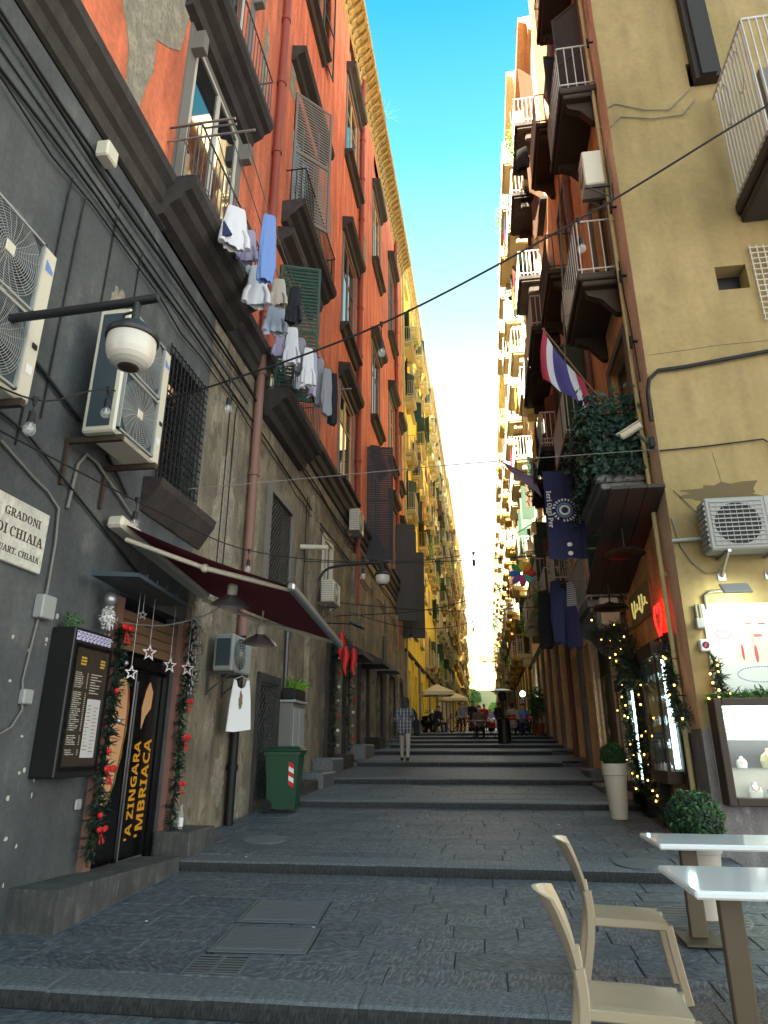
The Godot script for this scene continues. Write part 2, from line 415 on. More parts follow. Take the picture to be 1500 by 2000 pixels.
func build_ground() -> void:
	var land := place("ground")
	var g := G.new()
	g.quad(Vector3(-400, -0.6, 300), Vector3(400, -0.6, 300), Vector3(400, -0.6, -600), Vector3(-400, -0.6, -600))
	part("earth", g, M.joint, land)
	# the level street in front, which runs off to the right past the corner house
	var low := place("street")
	g = G.new(); g.span(Vector3(-4.3, -0.2, -4.84), Vector3(40, -0.012, 40)); g.span(Vector3(-40, -0.2, -2.2), Vector3(-4.3, -0.012, 40)); part("bedding", g, M.joint, low)
	var mats := [M.basalt_a, M.basalt_b, M.basalt_c]
	var d := 1.6
	while d < 4.7:
		var w := rng.randf_range(0.29, 0.36)
		var x := -4.1 - rng.randf() * 0.5
		while x < 3.4:
			var l := rng.randf_range(0.45, 0.85)
			part("paving_slab", slab_piece(x + 0.002, x + l - 0.002, d + 0.002, minf(d + w, 4.84) - 0.004, 0, rng.randf_range(-0.003, 0.002)), mats[rng.randi() % 3], low)
			x += l
		d += w
	g = G.new(); g.span(Vector3(3.5, -0.1, -4.84), Vector3(40, -0.002, 40)); g.span(Vector3(-40, -0.1, -1.6), Vector3(3.5, -0.002, 40)); part("paving", g, M.basalt_a, low)
	for k in 10:
		var step := place("step")
		var d0: float = NOSE_D[k]; var d1: float = NOSE_D[k + 1] if k < 9 else 34.0
		var xr := RX + 0.1 if k > 0 else 9.0
		# body of the step, just under the slabs
		g = G.new()
		var top := -0.009 if k < 3 else -0.001
		var a := d0 + 0.3; var b := d1 + 0.02
		g.quad(Vector3(-4.2, gy(a) + top, -a), Vector3(xr, gy(a) + top, -a), Vector3(xr, gy(d1 - 0.001) + top, -b), Vector3(-4.2, gy(d1 - 0.001) + top, -b))
		g.quad(Vector3(-4.2, gy(d0) - 0.5, -d0 - 0.06), Vector3(xr, gy(d0) - 0.5, -d0 - 0.06), Vector3(xr, gy(d0) - 0.02, -d0 - 0.06), Vector3(-4.2, gy(d0) - 0.02, -d0 - 0.06))
		part("bedding" if k < 3 else "paving", g, M.joint if k < 3 else [M.basalt_a, M.basalt_b][k % 2], step)
		# kerb stones with a rounded nose
		var x := -4.0 if k != 1 else -3.75
		if k >= 4: x = -3.6
		if k >= 6: x = -3.4
		var end := 2.5
		if k == 0: end = 8.0
		if k >= 4 and k < 6: end = 1.9
		while x < end - 0.05:
			var l := minf(rng.randf_range(0.85, 1.25), end - x)
			if end - x - l < 0.3: l = end - x
			var kb := G.new(); var h := 0.15; var y0: float = NOSE_Y[k] + rng.randf_range(-0.004, 0.004)
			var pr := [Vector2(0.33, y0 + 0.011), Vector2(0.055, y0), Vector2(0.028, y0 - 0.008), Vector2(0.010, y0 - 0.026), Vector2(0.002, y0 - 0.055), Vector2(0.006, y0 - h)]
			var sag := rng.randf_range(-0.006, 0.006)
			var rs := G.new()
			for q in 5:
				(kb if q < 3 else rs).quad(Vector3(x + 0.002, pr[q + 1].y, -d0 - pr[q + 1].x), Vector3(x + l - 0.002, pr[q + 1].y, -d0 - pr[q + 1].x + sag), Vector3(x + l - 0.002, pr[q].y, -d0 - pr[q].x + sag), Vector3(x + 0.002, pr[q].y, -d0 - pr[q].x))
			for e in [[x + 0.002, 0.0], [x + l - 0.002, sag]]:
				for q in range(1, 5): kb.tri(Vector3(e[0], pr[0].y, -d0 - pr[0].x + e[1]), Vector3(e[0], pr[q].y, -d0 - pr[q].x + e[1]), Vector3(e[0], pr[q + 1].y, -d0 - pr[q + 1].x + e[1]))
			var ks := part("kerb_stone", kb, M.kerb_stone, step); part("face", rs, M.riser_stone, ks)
			x += l
		if k < 3:
			d = d0 + 0.335
			while d < d1 - 0.05:
				var w := rng.randf_range(0.29, 0.36)
				if d1 - d - w < 0.2: w = d1 - d - 0.004
				x = -4.1 - rng.randf() * 0.5
				while x < (4.6 if k == 0 else 2.6):
					var l := rng.randf_range(0.45, 0.85)
					var e := x + l
					if k > 0: e = minf(e, 2.66)
					part("paving_slab", slab_piece(x + 0.002, e - 0.002, d + 0.002, d + w - 0.002, 0, rng.randf_range(-0.003, 0.003)), mats[rng.randi() % 3], step)
					x += l
				d += w
			if k == 0:
				g = G.new(); g.quad(Vector3(4.5, 0.11, -5.2), Vector3(40, 0.11, -5.2), Vector3(40, 0.45, -9.2), Vector3(4.5, 0.45, -9.2)); part("paving", g, M.basalt_b, step)
	# the street goes on up the hill
	var up := place("road")
	g = G.new()
	var dd := 34.0
	while dd < 230.0:
		g.quad(Vector3(-4.3, gy(dd), -dd), Vector3(2.8, gy(dd), -dd), Vector3(2.8, gy(dd + 14), -dd - 14), Vector3(-4.3, gy(dd + 14), -dd - 14)); dd += 14.0
	part("paving", g, M.basalt_c, up)

# ---------------------------------------------------------------- pieces of a facade
# window: pane, frame with a middle post and a transom, set back in its opening. spot is the parent's frame (x along the wall, z outwards)
func window(parent: Node, u0: float, u1: float, v0: float, v1: float, frame: Material, style := "plain", back := 0.18, shut: Material = null) -> void:
	var w := sub("window", parent); var g := G.new(); var f := 0.07
	var um := (u0 + u1) / 2
	g.span(Vector3(u0, v0, -back), Vector3(u0 + f, v1, -back + 0.06)); g.span(Vector3(u1 - f, v0, -back), Vector3(u1, v1, -back + 0.06))
	g.span(Vector3(u0 + f, v1 - f, -back), Vector3(u1 - f, v1, -back + 0.058)); g.span(Vector3(u0 + f, v0, -back), Vector3(u1 - f, v0 + f, -back + 0.058))
	g.span(Vector3(um - f * 0.7, v0 + f, -back), Vector3(um + f * 0.7, v1 - f, -back + 0.062))
	if style != "tall":
		var vt := v0 + (v1 - v0) * 0.68
		g.span(Vector3(u0 + f, vt, -back), Vector3(um - f * 0.7, vt + 0.05, -back + 0.055)); g.span(Vector3(um + f * 0.7, vt, -back), Vector3(u1 - f, vt + 0.05, -back + 0.055))
	part("frame", g, frame, w)
	for e in [[u0 + f, um - f * 0.7], [um + f * 0.7, u1 - f]]:
		g = G.new(); g.quad(Vector3(e[0], v0 + f, -back + 0.03), Vector3(e[1], v0 + f, -back + 0.03), Vector3(e[1], v1 - f, -back + 0.033), Vector3(e[0], v1 - f, -back + 0.033))
		part("pane", g, M.glass_dark, w)
	if shut: shutter_pair(parent, u0, u1, v0, v1, shut, 0.0)
# louvred shutter leaf, standing from hinge point (u, v0) with width w turned by angle from the wall
func shutter(parent: Node, u: float, v0: float, v1: float, w: float, ang: float, m: Material, z := 0.02, pitch := 0.09) -> void:
	var g := G.new(); g.at(Vector3(u, 0, z), Basis(Vector3.UP, ang))
	var f := 0.06
	g.span(Vector3(0, v0, 0), Vector3(f, v1, 0.04)); g.span(Vector3(w - f, v0, 0), Vector3(w, v1, 0.04))
	for y in [v0, (v0 + v1) / 2, v1 - f]: g.span(Vector3(f, y, 0), Vector3(w - f, y + f, 0.038))
	var y := v0 + f
	while y < v1 - f - 0.02:
		g.quad(Vector3(f, y, 0.036), Vector3(w - f, y, 0.036), Vector3(w - f, y + pitch * 1.05, 0.006), Vector3(f, y + pitch * 1.05, 0.006)); y += pitch
	part("shutter", g, m, parent)
func shutter_pair(parent: Node, u0: float, u1: float, v0: float, v1: float, m: Material, open := 0.0) -> void:
	var w := (u1 - u0) / 2
	shutter(parent, u0 - w * 0.98 if open < 0.1 else u0, v0, v1, w * 0.96, 0.0 if open < 0.1 else -open, m, 0.025)
	shutter(parent, u1 + 0.02 if open < 0.1 else u1, v0, v1, w * 0.96, 0.0 if open < 0.1 else -PI + open, m, 0.025)
func moulding(parent: Node, called: String, u0: float, u1: float, v: float, prof: Array, m: Material) -> void:   # profile [[out, height]...] run along u, with end caps
	var g := G.new()
	for k in prof.size() - 1:
		var a = prof[k]; var b = prof[k + 1]
		g.quad(Vector3(u0, v + a[1], a[0]), Vector3(u1, v + a[1], a[0]), Vector3(u1, v + b[1], b[0]), Vector3(u0, v + b[1], b[0]))
	for k in prof.size() - 1:
		var a = prof[k]; var b = prof[k + 1]
		g.quad(Vector3(u0, v + a[1], 0), Vector3(u0, v + a[1], a[0]), Vector3(u0, v + b[1], b[0]), Vector3(u0, v + b[1], 0))
		g.quad(Vector3(u1, v + a[1], a[0]), Vector3(u1, v + a[1], 0), Vector3(u1, v + b[1], 0), Vector3(u1, v + b[1], b[0]))
	part(called, g, m, parent)
const SILL := [[0.0, -0.34], [0.10, -0.30], [0.16, -0.2], [0.16, -0.16], [0.30, -0.10], [0.30, 0.0], [0.0, 0.02]]
const HEAD := [[0.0, -0.12], [0.12, -0.06], [0.16, 0.06], [0.34, 0.16], [0.38, 0.28], [0.38, 0.36], [0.0, 0.44]]
const SLAB := [[0.0, -0.62], [0.14, -0.58], [0.2, -0.44], [0.34, -0.36], [0.40, -0.26], [0.5, -0.22], [0.56, -0.12], [0.56, 0.0], [0.0, 0.01]]
func railing(parent: Node, u0: float, u1: float, v: float, out: float, h: float, m: Material, bar := 0.012, gap := 0.115, sides := true, z0 := 0.02) -> void:
	var g := G.new()
	var rail := func(a: Vector3, b: Vector3):
		g.cyl(a, b, bar * 1.5, bar * 1.5, 6)
	for y in [0.08, h]:
		rail.call(Vector3(u0, v + y, out), Vector3(u1, v + y, out))
		if sides:
			rail.call(Vector3(u0, v + y, z0), Vector3(u0, v + y, out)); rail.call(Vector3(u1, v + y, z0), Vector3(u1, v + y, out))
	var k := u0
	while k < u1 + 0.01:
		g.cyl(Vector3(k, v - 0.01, out), Vector3(k, v + h, out), bar, bar, 5); k += gap
	if sides:
		for u in [u0, u1]:
			k = z0 + gap
			while k < out - 0.03:
				g.cyl(Vector3(u, v - 0.01, k), Vector3(u, v + h, k), bar, bar, 5); k += gap
	part("railing", g, m, parent)
func mesh_grille(parent: Node, u0: float, u1: float, v0: float, v1: float, gap: float, r: float, m: Material, diagonal := false, z := 0.02) -> void:
	var g := G.new()
	if not diagonal:
		var k := u0
		while k <= u1 + 0.001: g.cyl(Vector3(k, v0, z), Vector3(k, v1, z), r, r, 5); k += gap
		k = v0
		while k <= v1 + 0.001: g.cyl(Vector3(u0, k, z), Vector3(u1, k, z), r, r, 5); k += gap
	else:
		for s in [-1.0, 1.0]:
			var k := -(v1 - v0)
			while k < (u1 - u0) + (v1 - v0):
				var a := Vector2(k, 0); var b := Vector2(k + s * (v1 - v0), v1 - v0)
				var r4 := Geometry2D.intersect_polyline_with_polygon(PackedVector2Array([a, b]), PackedVector2Array([Vector2(0, 0), Vector2(u1 - u0, 0), Vector2(u1 - u0, v1 - v0), Vector2(0, v1 - v0)]))
				for l in r4: g.cyl(Vector3(u0 + l[0].x, v0 + l[0].y, z + s * r), Vector3(u0 + l[-1].x, v0 + l[-1].y, z + s * r), r, r, 5)
				k += gap
		g.span(Vector3(u0 - 0.03, v0 - 0.03, z - 0.02), Vector3(u0, v1 + 0.03, z + 0.02)); g.span(Vector3(u1, v0 - 0.03, z - 0.02), Vector3(u1 + 0.03, v1 + 0.03, z + 0.02))
		g.span(Vector3(u0, v1, z - 0.02), Vector3(u1, v1 + 0.03, z + 0.018)); g.span(Vector3(u0, v0 - 0.03, z - 0.02), Vector3(u1, v0, z + 0.018))
	part("grille", g, m, parent)
func blob(cx: float, cy: float, rx: float, ry: float, seed_: int, rough := 0.25, k := 28) -> PackedVector2Array:
	var f := FastNoiseLite.new(); f.seed = seed_; f.frequency = 0.9
	var p := PackedVector2Array()
	for i in k:
		var a := TAU * i / k
		var q := 1.0 + f.get_noise_2d(cos(a) * 2.2, sin(a) * 2.2) * rough * 2.0
		p.append(Vector2(cx + cos(a) * rx * q, cy + sin(a) * ry * q))
	return p
func drainpipe(parent: Node, u: float, v0: float, v1: float, r: float, m: Material, out := 0.11) -> void:
	var g := G.new(); g.cyl(Vector3(u, v0, out), Vector3(u, v1, out), r, r, 10)
	var y := v0 + 0.8
	while y < v1:
		g.cyl(Vector3(u, y, out), Vector3(u, y + 0.09, out), r * 1.25, r * 1.25, 10); g.span(Vector3(u - 0.015, y + 0.02, 0), Vector3(u + 0.015, y + 0.06, out)); y += 2.1
	part("drainpipe", g, m, parent)
func wall_cable(parent: Node, pts: Array, r: float, m: Material) -> void:
	var g := G.new(); g.tube(pts, r, 5); part("cable", g, m, parent)
func core(parent: Node, u0: float, u1: float, v0: float, v1: float, deep: float, m: Material, front := -0.3) -> void:
	var g := G.new(); g.span(Vector3(u0, v0, -deep), Vector3(u1, v1, front)); part("inner_wall", g, m, parent)

# ---------------------------------------------------------------- the red house on the left
func build_left_house() -> void:
	var h := thing("red_house", "tall red house with grey plastered ground floor and dark stone window cornices", "house", Vector3(LX, 0, 0), PI / 2)
	red_house = h
	var low := [[7.5, 8.5, 4.82, 6.8], [12.0, 13.5, 4.5, 6.5], [7.0, 8.55, 0.3, 3.3], [12.05, 13.1, 0.8, 2.75], [16.6, 17.5, 5.2, 6.9], [17.5, 19.4, 1.2, 4.2], [21.9, 23.4, 1.55, 4.4], [25.2, 26.6, 1.75, 4.4], [28.6, 30.4, 2.0, 4.6], [32.0, 33.2, 2.2, 4.6]]
	var up := [[7.05, 8.9, 9.0, 12.35], [7.15, 8.8, 13.1, 16.6], [11.75, 13.7, 8.4, 11.9], [12.1, 14.4, 13.6, 17.7], [12.2, 14.3, 22.0, 26.0], [18.1, 20.2, 9.3, 12.5], [18.1, 20.2, 14.7, 18.3], [18.1, 20.2, 22.1, 25.8],
		[24.1, 26.1, 9.3, 12.4], [24.1, 26.1, 14.5, 18.0], [24.1, 26.1, 22.4, 26.2], [29.2, 31.0, 9.3, 12.5], [29.2, 31.0, 14.9, 18.4], [29.2, 31.0, 22.0, 26.4], [18.3, 19.8, 27.6, 28.8], [24.3, 25.8, 27.9, 29.2], [32.6, 34.0, 9.3, 12.4], [32.6, 34.0, 15.0, 18.4]]
	var g := G.new(); g.wall(2.2, 8.75, -0.3, 8.3, low); part("wall", g, M.grey_wall, h, "smooth grey plaster of the ground floor")
	g = G.new(); g.wall(8.75, 35, -0.3, 8.3, low); part("wall", g, M.dirty_wall, h, "stained beige plaster of the ground floor")
	g = G.new(); g.wall(2.2, 35, 9.4, 28.9, up); part("wall", g, M.red_wall, h, "red plaster of the upper floors")
	g = G.new(); g.span(Vector3(2.2, 9.05, -0.2), Vector3(7.0, 9.4, 0.05)); g.span(Vector3(8.95, 9.05, -0.2), Vector3(11.7, 9.4, 0.05)); g.span(Vector3(13.75, 9.05, -0.2), Vector3(18.05, 9.4, 0.05)); g.span(Vector3(20.25, 9.05, -0.2), Vector3(24.05, 9.4, 0.05)); g.span(Vector3(26.15, 9.05, -0.2), Vector3(35, 9.4, 0.05))
	part("string_course", g, M.grey_wall, h)
	core(h, 2.3, 34.9, -0.3, 28.85, 9.0, M.interior)
	# gable end towards the next house, and the strip of wall that rises with the eaves
	g = G.new(); g.quad(Vector3(35, -0.3, 0), Vector3(35, -0.3, -9), Vector3(35, 28.9, -9), Vector3(35, 28.9, 0)); g.quad(Vector3(2.2, -0.3, -9), Vector3(2.2, -0.3, 0), Vector3(2.2, 28.9, 0), Vector3(2.2, 28.9, -9)); part("side_wall", g, M.dirty_wall, h)
	g = G.new(); g.ext(PackedVector2Array([Vector2(2.2, 28.9), Vector2(35, 28.9), Vector2(35, 31.0), Vector2(8, 28.95)]), -9.0, 0.0); part("wall", g, M.red_wall, h)
	# eaves: a deep coved soffit under a thin edge
	g = G.new()
	var e := func(u: float, o: float, dy: float): return Vector3(u, 28.6 + maxf(u - 8, -6) * 0.086 + dy, o)
	var pr := [[0.0, -0.9], [0.06, -0.8], [0.10, -0.45], [0.22, -0.2], [0.5, -0.05], [0.66, 0.0], [0.68, 0.22], [-4.0, 1.4]]
	for k in pr.size() - 1:
		for s in [[2.3, 14.0], [14.0, 35.0]]:
			g.quad(e.call(s[0], pr[k][0], pr[k][1]), e.call(s[1], pr[k][0], pr[k][1]), e.call(s[1], pr[k + 1][0], pr[k + 1][1]), e.call(s[0], pr[k + 1][0], pr[k + 1][1]))
	part("eaves", g, M.soffit, h)
	g = G.new()
	for k in 60:      # curved brackets under the eaves, in relief
		var u := 10.0 + k * 0.42
		var o: Vector3 = e.call(u, 0.0, 0.0)
		g.at(o); g.tube([Vector3(0, -0.72, 0.1), Vector3(0.05, -0.5, 0.17), Vector3(0.12, -0.3, 0.28), Vector3(0.1, -0.14, 0.45), Vector3(0, -0.06, 0.6)], 0.045, 5)
	part("eaves_brackets", g, M.soffit, h)
	# the cornice between the floors, broken by the balconies
	for s in [[2.2, 6.8], [9.2, 11.2], [13.95, 17.6], [17.6, 22.0], [22.0, 35.0]]:
		moulding(h, "cornice", s[0], s[1], 9.05, [[0.0, -0.72], [0.05, -0.7], [0.06, -0.5], [0.12, -0.45], [0.14, -0.25], [0.24, -0.16], [0.25, -0.02], [0.0, 0.02]], M.trim_stone)
	# ground-floor band under the cornice
	g = G.new(); g.span(Vector3(2.2, 7.62, 0), Vector3(10.4, 7.7, 0.03)); part("string_course", g, M.grey_wall, h)
	# upper windows
	window(h, 7.05, 8.9, 9.0, 12.35, M.frame_white, "tall", 0.03)
	window(h, 7.15, 8.8, 13.1, 16.6, M.frame_white, "tall", 0.14)
	for v in [[9.0, 12.35], [13.1, 16.6]]:
		g = G.new(); g.span(Vector3(6.8, v[0], 0), Vector3(7.04, v[1] + 0.12, 0.035)); g.span(Vector3(8.91, v[0], 0), Vector3(9.12, v[1] + 0.12, 0.035)); g.span(Vector3(7.04, v[1], 0), Vector3(8.91, v[1] + 0.12, 0.033))
		for u in [6.84, 8.95]: g.span(Vector3(u, v[1] - 0.42, 0), Vector3(u + 0.16, v[1] - 0.05, 0.24))
		part("window_surround", g, M.frame_grey, h)
		moulding(h, "balcony_slab", 6.55, 9.25, v[0] - 0.02, SLAB, M.trim_stone)
		railing(h, 6.62, 9.18, v[0] - 0.01, 0.5, 1.02, M.iron_grey, 0.011, 0.14)
	var bar := G.new(); bar.cyl(Vector3(6.7, 10.02, 0.5), Vector3(6.7, 10.02, 0.98), 0.018, 0.018, 6); bar.cyl(Vector3(6.62, 10.03, 0.1), Vector3(6.62, 10.03, 0.99), 0.02, 0.02, 6); part("clothes_bar", bar, M.metal, h)
	window(h, 11.75, 13.7, 8.4, 11.9, M.frame_grey, "tall", 0.14)
	shutter(h, 11.75, 8.45, 11.85, 0.9, -1.25, M.shutter_green)
	moulding(h, "balcony_slab", 11.2, 13.95, 8.38, SLAB, M.trim_stone)
	railing(h, 11.28, 13.88, 8.39, 0.5, 1.0, M.iron_grey, 0.011, 0.14)
	moulding(h, "window_head", 11.4, 14.2, 12.2, HEAD, M.trim_stone)
	window(h, 12.1, 14.4, 13.6, 17.7, M.frame_grey, "tall", 0.14)
	shutter(h, 12.1, 13.65, 17.6, 1.1, -0.75, M.shutter_grey); shutter(h, 14.4, 13.65, 17.6, 1.1, -PI + 0.3, M.shutter_grey)
	moulding(h, "balcony_slab", 11.6, 14.95, 13.55, SLAB, M.trim_stone); railing(h, 11.7, 14.85, 13.56, 0.5, 1.0, M.iron, 0.011, 0.13)
	moulding(h, "window_head", 11.6, 14.95, 18.2, HEAD, M.trim_stone)
	window(h, 12.2, 14.3, 22.0, 26.0, M.frame_grey, "plain", 0.14); moulding(h, "sill", 11.95, 14.5, 22.0, SILL, M.trim_stone)
	shutter(h, 14.3, 22.05, 25.9, 1.0, -0.12, M.shutter_green)
	var wn := [[18.1, 20.2, 9.3, 12.5, 0], [18.1, 20.2, 14.7, 18.3, 1], [18.1, 20.2, 22.1, 25.8, 0], [24.1, 26.1, 14.5, 18.0, 1], [24.1, 26.1, 22.4, 26.2, 0], [29.2, 31.0, 14.9, 18.4, 0], [29.2, 31.0, 22.0, 26.4, 1], [24.1, 26.1, 9.3, 12.4, 0], [29.2, 31.0, 9.3, 12.5, 1], [32.6, 34.0, 9.3, 12.4, 0], [32.6, 34.0, 15.0, 18.4, 0]]
	for w in wn:
		window(h, w[0], w[1], w[2], w[3], M.frame_cream if w[4] == 0 else M.frame_grey, "plain", 0.1)
		moulding(h, "sill", w[0] - 0.22, w[1] + 0.22, w[2], SILL, M.trim_stone)
		moulding(h, "window_head", w[0] - 0.26, w[1] + 0.26, w[3] + 0.25, HEAD, M.trim_stone)
		g = G.new(); g.span(Vector3(w[0] - 0.16, w[2], 0), Vector3(w[0], w[3] + 0.12, 0.04)); g.span(Vector3(w[1], w[2], 0), Vector3(w[1] + 0.16, w[3] + 0.12, 0.04)); g.span(Vector3(w[0], w[3], 0), Vector3(w[1], w[3] + 0.12, 0.038)); part("window_surround", g, M.frame_grey, h)
	window(h, 18.3, 19.8, 27.6, 28.8, M.frame_grey); window(h, 24.3, 25.8, 27.9, 29.2, M.frame_grey)
	# tall dark shutters standing open over the lower shops
	shutter(h, 23.0, 8.1, 12.6, 1.0, -1.35, M.shutter_dark);
	shutter(h, 31.4, 7.4, 12.2, 1.0, -1.3, M.shutter_dark, 0.02, 0.16); shutter(h, 34.2, 7.0, 11.6, 1.15, -1.3, M.shutter_dark, 0.02, 0.16)
	# lower windows
	for w in [[7.5, 8.5, 4.82, 6.8], [12.0, 13.5, 4.5, 6.5]]:
		g = G.new(); g.quad(Vector3(w[0], w[2], -0.2), Vector3(w[1], w[2], -0.2), Vector3(w[1], w[3], -0.2), Vector3(w[0], w[3], -0.2)); part("window", g, M.glass_dark, h)
	mesh_grille(h, 7.36, 8.62, 4.8, 6.9, 0.115, 0.011, M.iron, false, 0.05)
	mesh_grille(h, 12.02, 13.48, 4.5, 6.5, 0.13, 0.010, M.iron_grey, true, 0.0)
	g = G.new(); g.span(Vector3(11.86, 4.38, 0), Vector3(12.0, 6.66, 0.07)); g.span(Vector3(13.5, 4.38, 0), Vector3(13.64, 6.66, 0.07)); g.span(Vector3(12.0, 6.5, 0), Vector3(13.5, 6.66, 0.068)); part("window_surround", g, M.frame_grey, h)
	moulding(h, "sill", 7.15, 8.9, 4.8, [[0.0, -0.42], [0.03, -0.42], [0.24, -0.10], [0.26, 0.0], [0.0, 0.03]], M.trim_stone)
	window(h, 16.6, 17.5, 5.2, 6.9, M.frame_white, "tall", 0.06)
	for w in [[16.6, 5.2, 17.5, 6.9]]:
		g = G.new(); g.span(Vector3(16.46, 5.1, 0), Vector3(16.6, 7.05, 0.05)); g.span(Vector3(17.5, 5.1, 0), Vector3(17.64, 7.05, 0.05)); g.span(Vector3(16.6, 6.9, 0), Vector3(17.5, 7.05, 0.048)); part("window_surround", g, M.frame_white, h)
	mesh_grille(h, 12.05, 13.1, 0.8, 2.75, 0.15, 0.012, M.iron_grey, true, 0.0)
	g = G.new(); g.quad(Vector3(12.05, 0.8, -0.2), Vector3(13.1, 0.8, -0.2), Vector3(13.1, 2.75, -0.2), Vector3(12.05, 2.75, -0.2)); part("window", g, M.black, h)
	g = G.new(); g.span(Vector3(11.9, 0.6, 0), Vector3(12.02, 2.95, 0.05)); g.span(Vector3(13.13, 0.6, 0), Vector3(13.25, 2.95, 0.05)); g.span(Vector3(12.02, 2.79, 0), Vector3(13.13, 2.95, 0.048)); part("window_surround", g, M.trim_stone, h)
	# dark shop doorways further up
	for w in [[17.5, 19.4, 1.2, 4.2], [21.9, 23.4, 1.55, 4.4], [25.2, 26.6, 1.75, 4.4], [28.6, 30.4, 2.0, 4.6], [32.0, 33.2, 2.2, 4.6]]:
		var dr := sub("door", h)
		g = G.new(); g.quad(Vector3(w[0], w[2], -0.22), Vector3(w[1], w[2], -0.22), Vector3(w[1], w[3], -0.22), Vector3(w[0], w[3], -0.22)); part("leaf", g, M.dark_wood, dr)
		g = G.new()
		for q in 3:
			for s in 2:
				var a0: float = w[0] + 0.1 + s * (w[1] - w[0]) / 2; var b0: float = w[0] - 0.1 + (s + 1) * (w[1] - w[0]) / 2
				g.bev(Vector3((a0 + b0) / 2, w[2] + 0.5 + q * 0.9, -0.2), Vector3(b0 - a0, 0.75, 0.05), 0.02)
		part("panel", g, M.wood_dark, dr)
		g = G.new(); g.span(Vector3(w[0] - 0.22, w[2] - 0.4, 0), Vector3(w[0], w[3] + 0.25, 0.09)); g.span(Vector3(w[1], w[2] - 0.4, 0), Vector3(w[1] + 0.22, w[3] + 0.25, 0.09)); g.span(Vector3(w[0], w[3], 0), Vector3(w[1], w[3] + 0.25, 0.088)); part("surround", g, M.trim_stone, dr)
	# pilaster strips and a grey-blue corner post
	for u in [15.1, 20.4, 24.4, 27.6, 31.2]:
		g = G.new(); g.span(Vector3(u, 0.4, 0), Vector3(u + 0.55, 7.6, 0.12)); part("pilaster", g, M.dirty_wall, h)
	# where the plaster has come off: rough patches with an edge
	var patch := PackedVector2Array([Vector2(4.9, 11.6), Vector2(4.98, 10.74), Vector2(5.35, 10.25), Vector2(5.47, 9.98), Vector2(5.53, 9.42), Vector2(5.85, 9.42), Vector2(5.92, 9.92), Vector2(6.04, 10.38), Vector2(5.98, 10.92), Vector2(6.3, 11.2), Vector2(6.6, 11.55), Vector2(6.72, 12.4), Vector2(6.6, 14.0), Vector2(5.9, 14.6), Vector2(5.0, 13.4)])
	g = G.new(); g.ext(patch, -0.02, 0.012); part("bare_patch", g, M.bare_plaster, h)
	g = G.new(); g.ext(PackedVector2Array([Vector2(5.4, 9.4), Vector2(5.36, 9.22), Vector2(5.46, 9.07), Vector2(5.77, 9.07), Vector2(5.88, 9.2), Vector2(5.85, 9.4)]), 0.0, 0.056); part("bare_patch", g, M.bare_plaster, h)
	var holes := [[9.75, 5.0, 0.42, 1.25, 3], [14.7, 15.8, 0.42, 1.5, 5], [11.85, 17.7, 0.3, 0.6, 9], [11.6, 22.6, 0.25, 1.3, 8], [9.6, 20.3, 0.22, 0.9, 4], [9.3, 3.5, 0.35, 0.22, 7], [14.3, 5.2, 0.2, 0.5, 17], [13.9, 3.0, 0.3, 0.2, 19], [16.2, 17.0, 0.12, 0.9, 23], [15.3, 18.9, 0.3, 0.7, 43], [16.6, 11.2, 0.25, 0.8, 47], [22.2, 21.0, 0.3, 0.9, 53], [9.9, 15.5, 0.16, 1.4, 59], [11.5, 26.8, 0.5, 0.5, 61], [15.6, 5.0, 0.35, 0.8, 67], [11.2, 5.6, 0.25, 0.7, 71], [6.1, 6.5, 0.16, 0.3, 29], [10.4, 1.2, 0.25, 0.35, 31], [11.4, 0.8, 0.3, 0.25, 37]]
	for q in holes:
		g = G.new(); g.ext(blob(q[0], q[1], q[2], q[3], q[4]), -0.02, 0.010 if q[1] > 2 else 0.006); part("bare_patch", g, M.bare_plaster, h)
	# flecks where paint has gone by the corner
	g = G.new()
	for k in 40:
		var u := rng.randf_range(4.6, 6.0); var v := rng.randf_range(0.5, 3.0)
		g.ext(blob(u, v, rng.randf_range(0.005, 0.022), rng.randf_range(0.008, 0.034), 100 + k, 0.3, 7), -0.01, 0.003)
	part("paint_flecks", g, M.marble, h).set_meta("kind", "stuff")
	# pipes and cables
	drainpipe(h, 10.72, 3.4, 9.0, 0.085, M.pipe_pink); drainpipe(h, 10.72, 0.5, 3.4, 0.07, M.iron, 0.10); drainpipe(h, 10.72, 9.0, 28.2, 0.09, M.pipe_red, 0.12)
	drainpipe(h, 20.8, 6.0, 29.2, 0.10, M.pipe_red); drainpipe(h, 31.6, 6.0, 30.0, 0.10, M.pipe_red)
	drainpipe(h, 13.5, 0.9, 5.0, 0.05, M.iron_grey, 0.06); drainpipe(h, 27.2, 1.9, 6.0, 0.06, M.iron_grey, 0.08)
	for q in [[7.82, 0.07, 0.022, 0], [7.95, 0.05, 0.02, 1], [7.45, 0.04, 0.018, 2], [7.3, 0.05, 0.012, 3]]:
		var pts := []
		var u := 2.3
		while u < 34.0:
			pts.append(Vector3(u, q[0] + sin(u * 0.9 + q[3]) * 0.03 - (0.10 if q[3] == 3 and int(u) % 3 == 1 else 0.0) - (0.25 * smoothstep(9.0, 16.0, u) if q[3] > 1 else 0.0), q[1] + 0.015 * sin(u * 2.0 + q[3] * 2.0))); u += 0.75
		wall_cable(h, pts, q[2], M.cable)
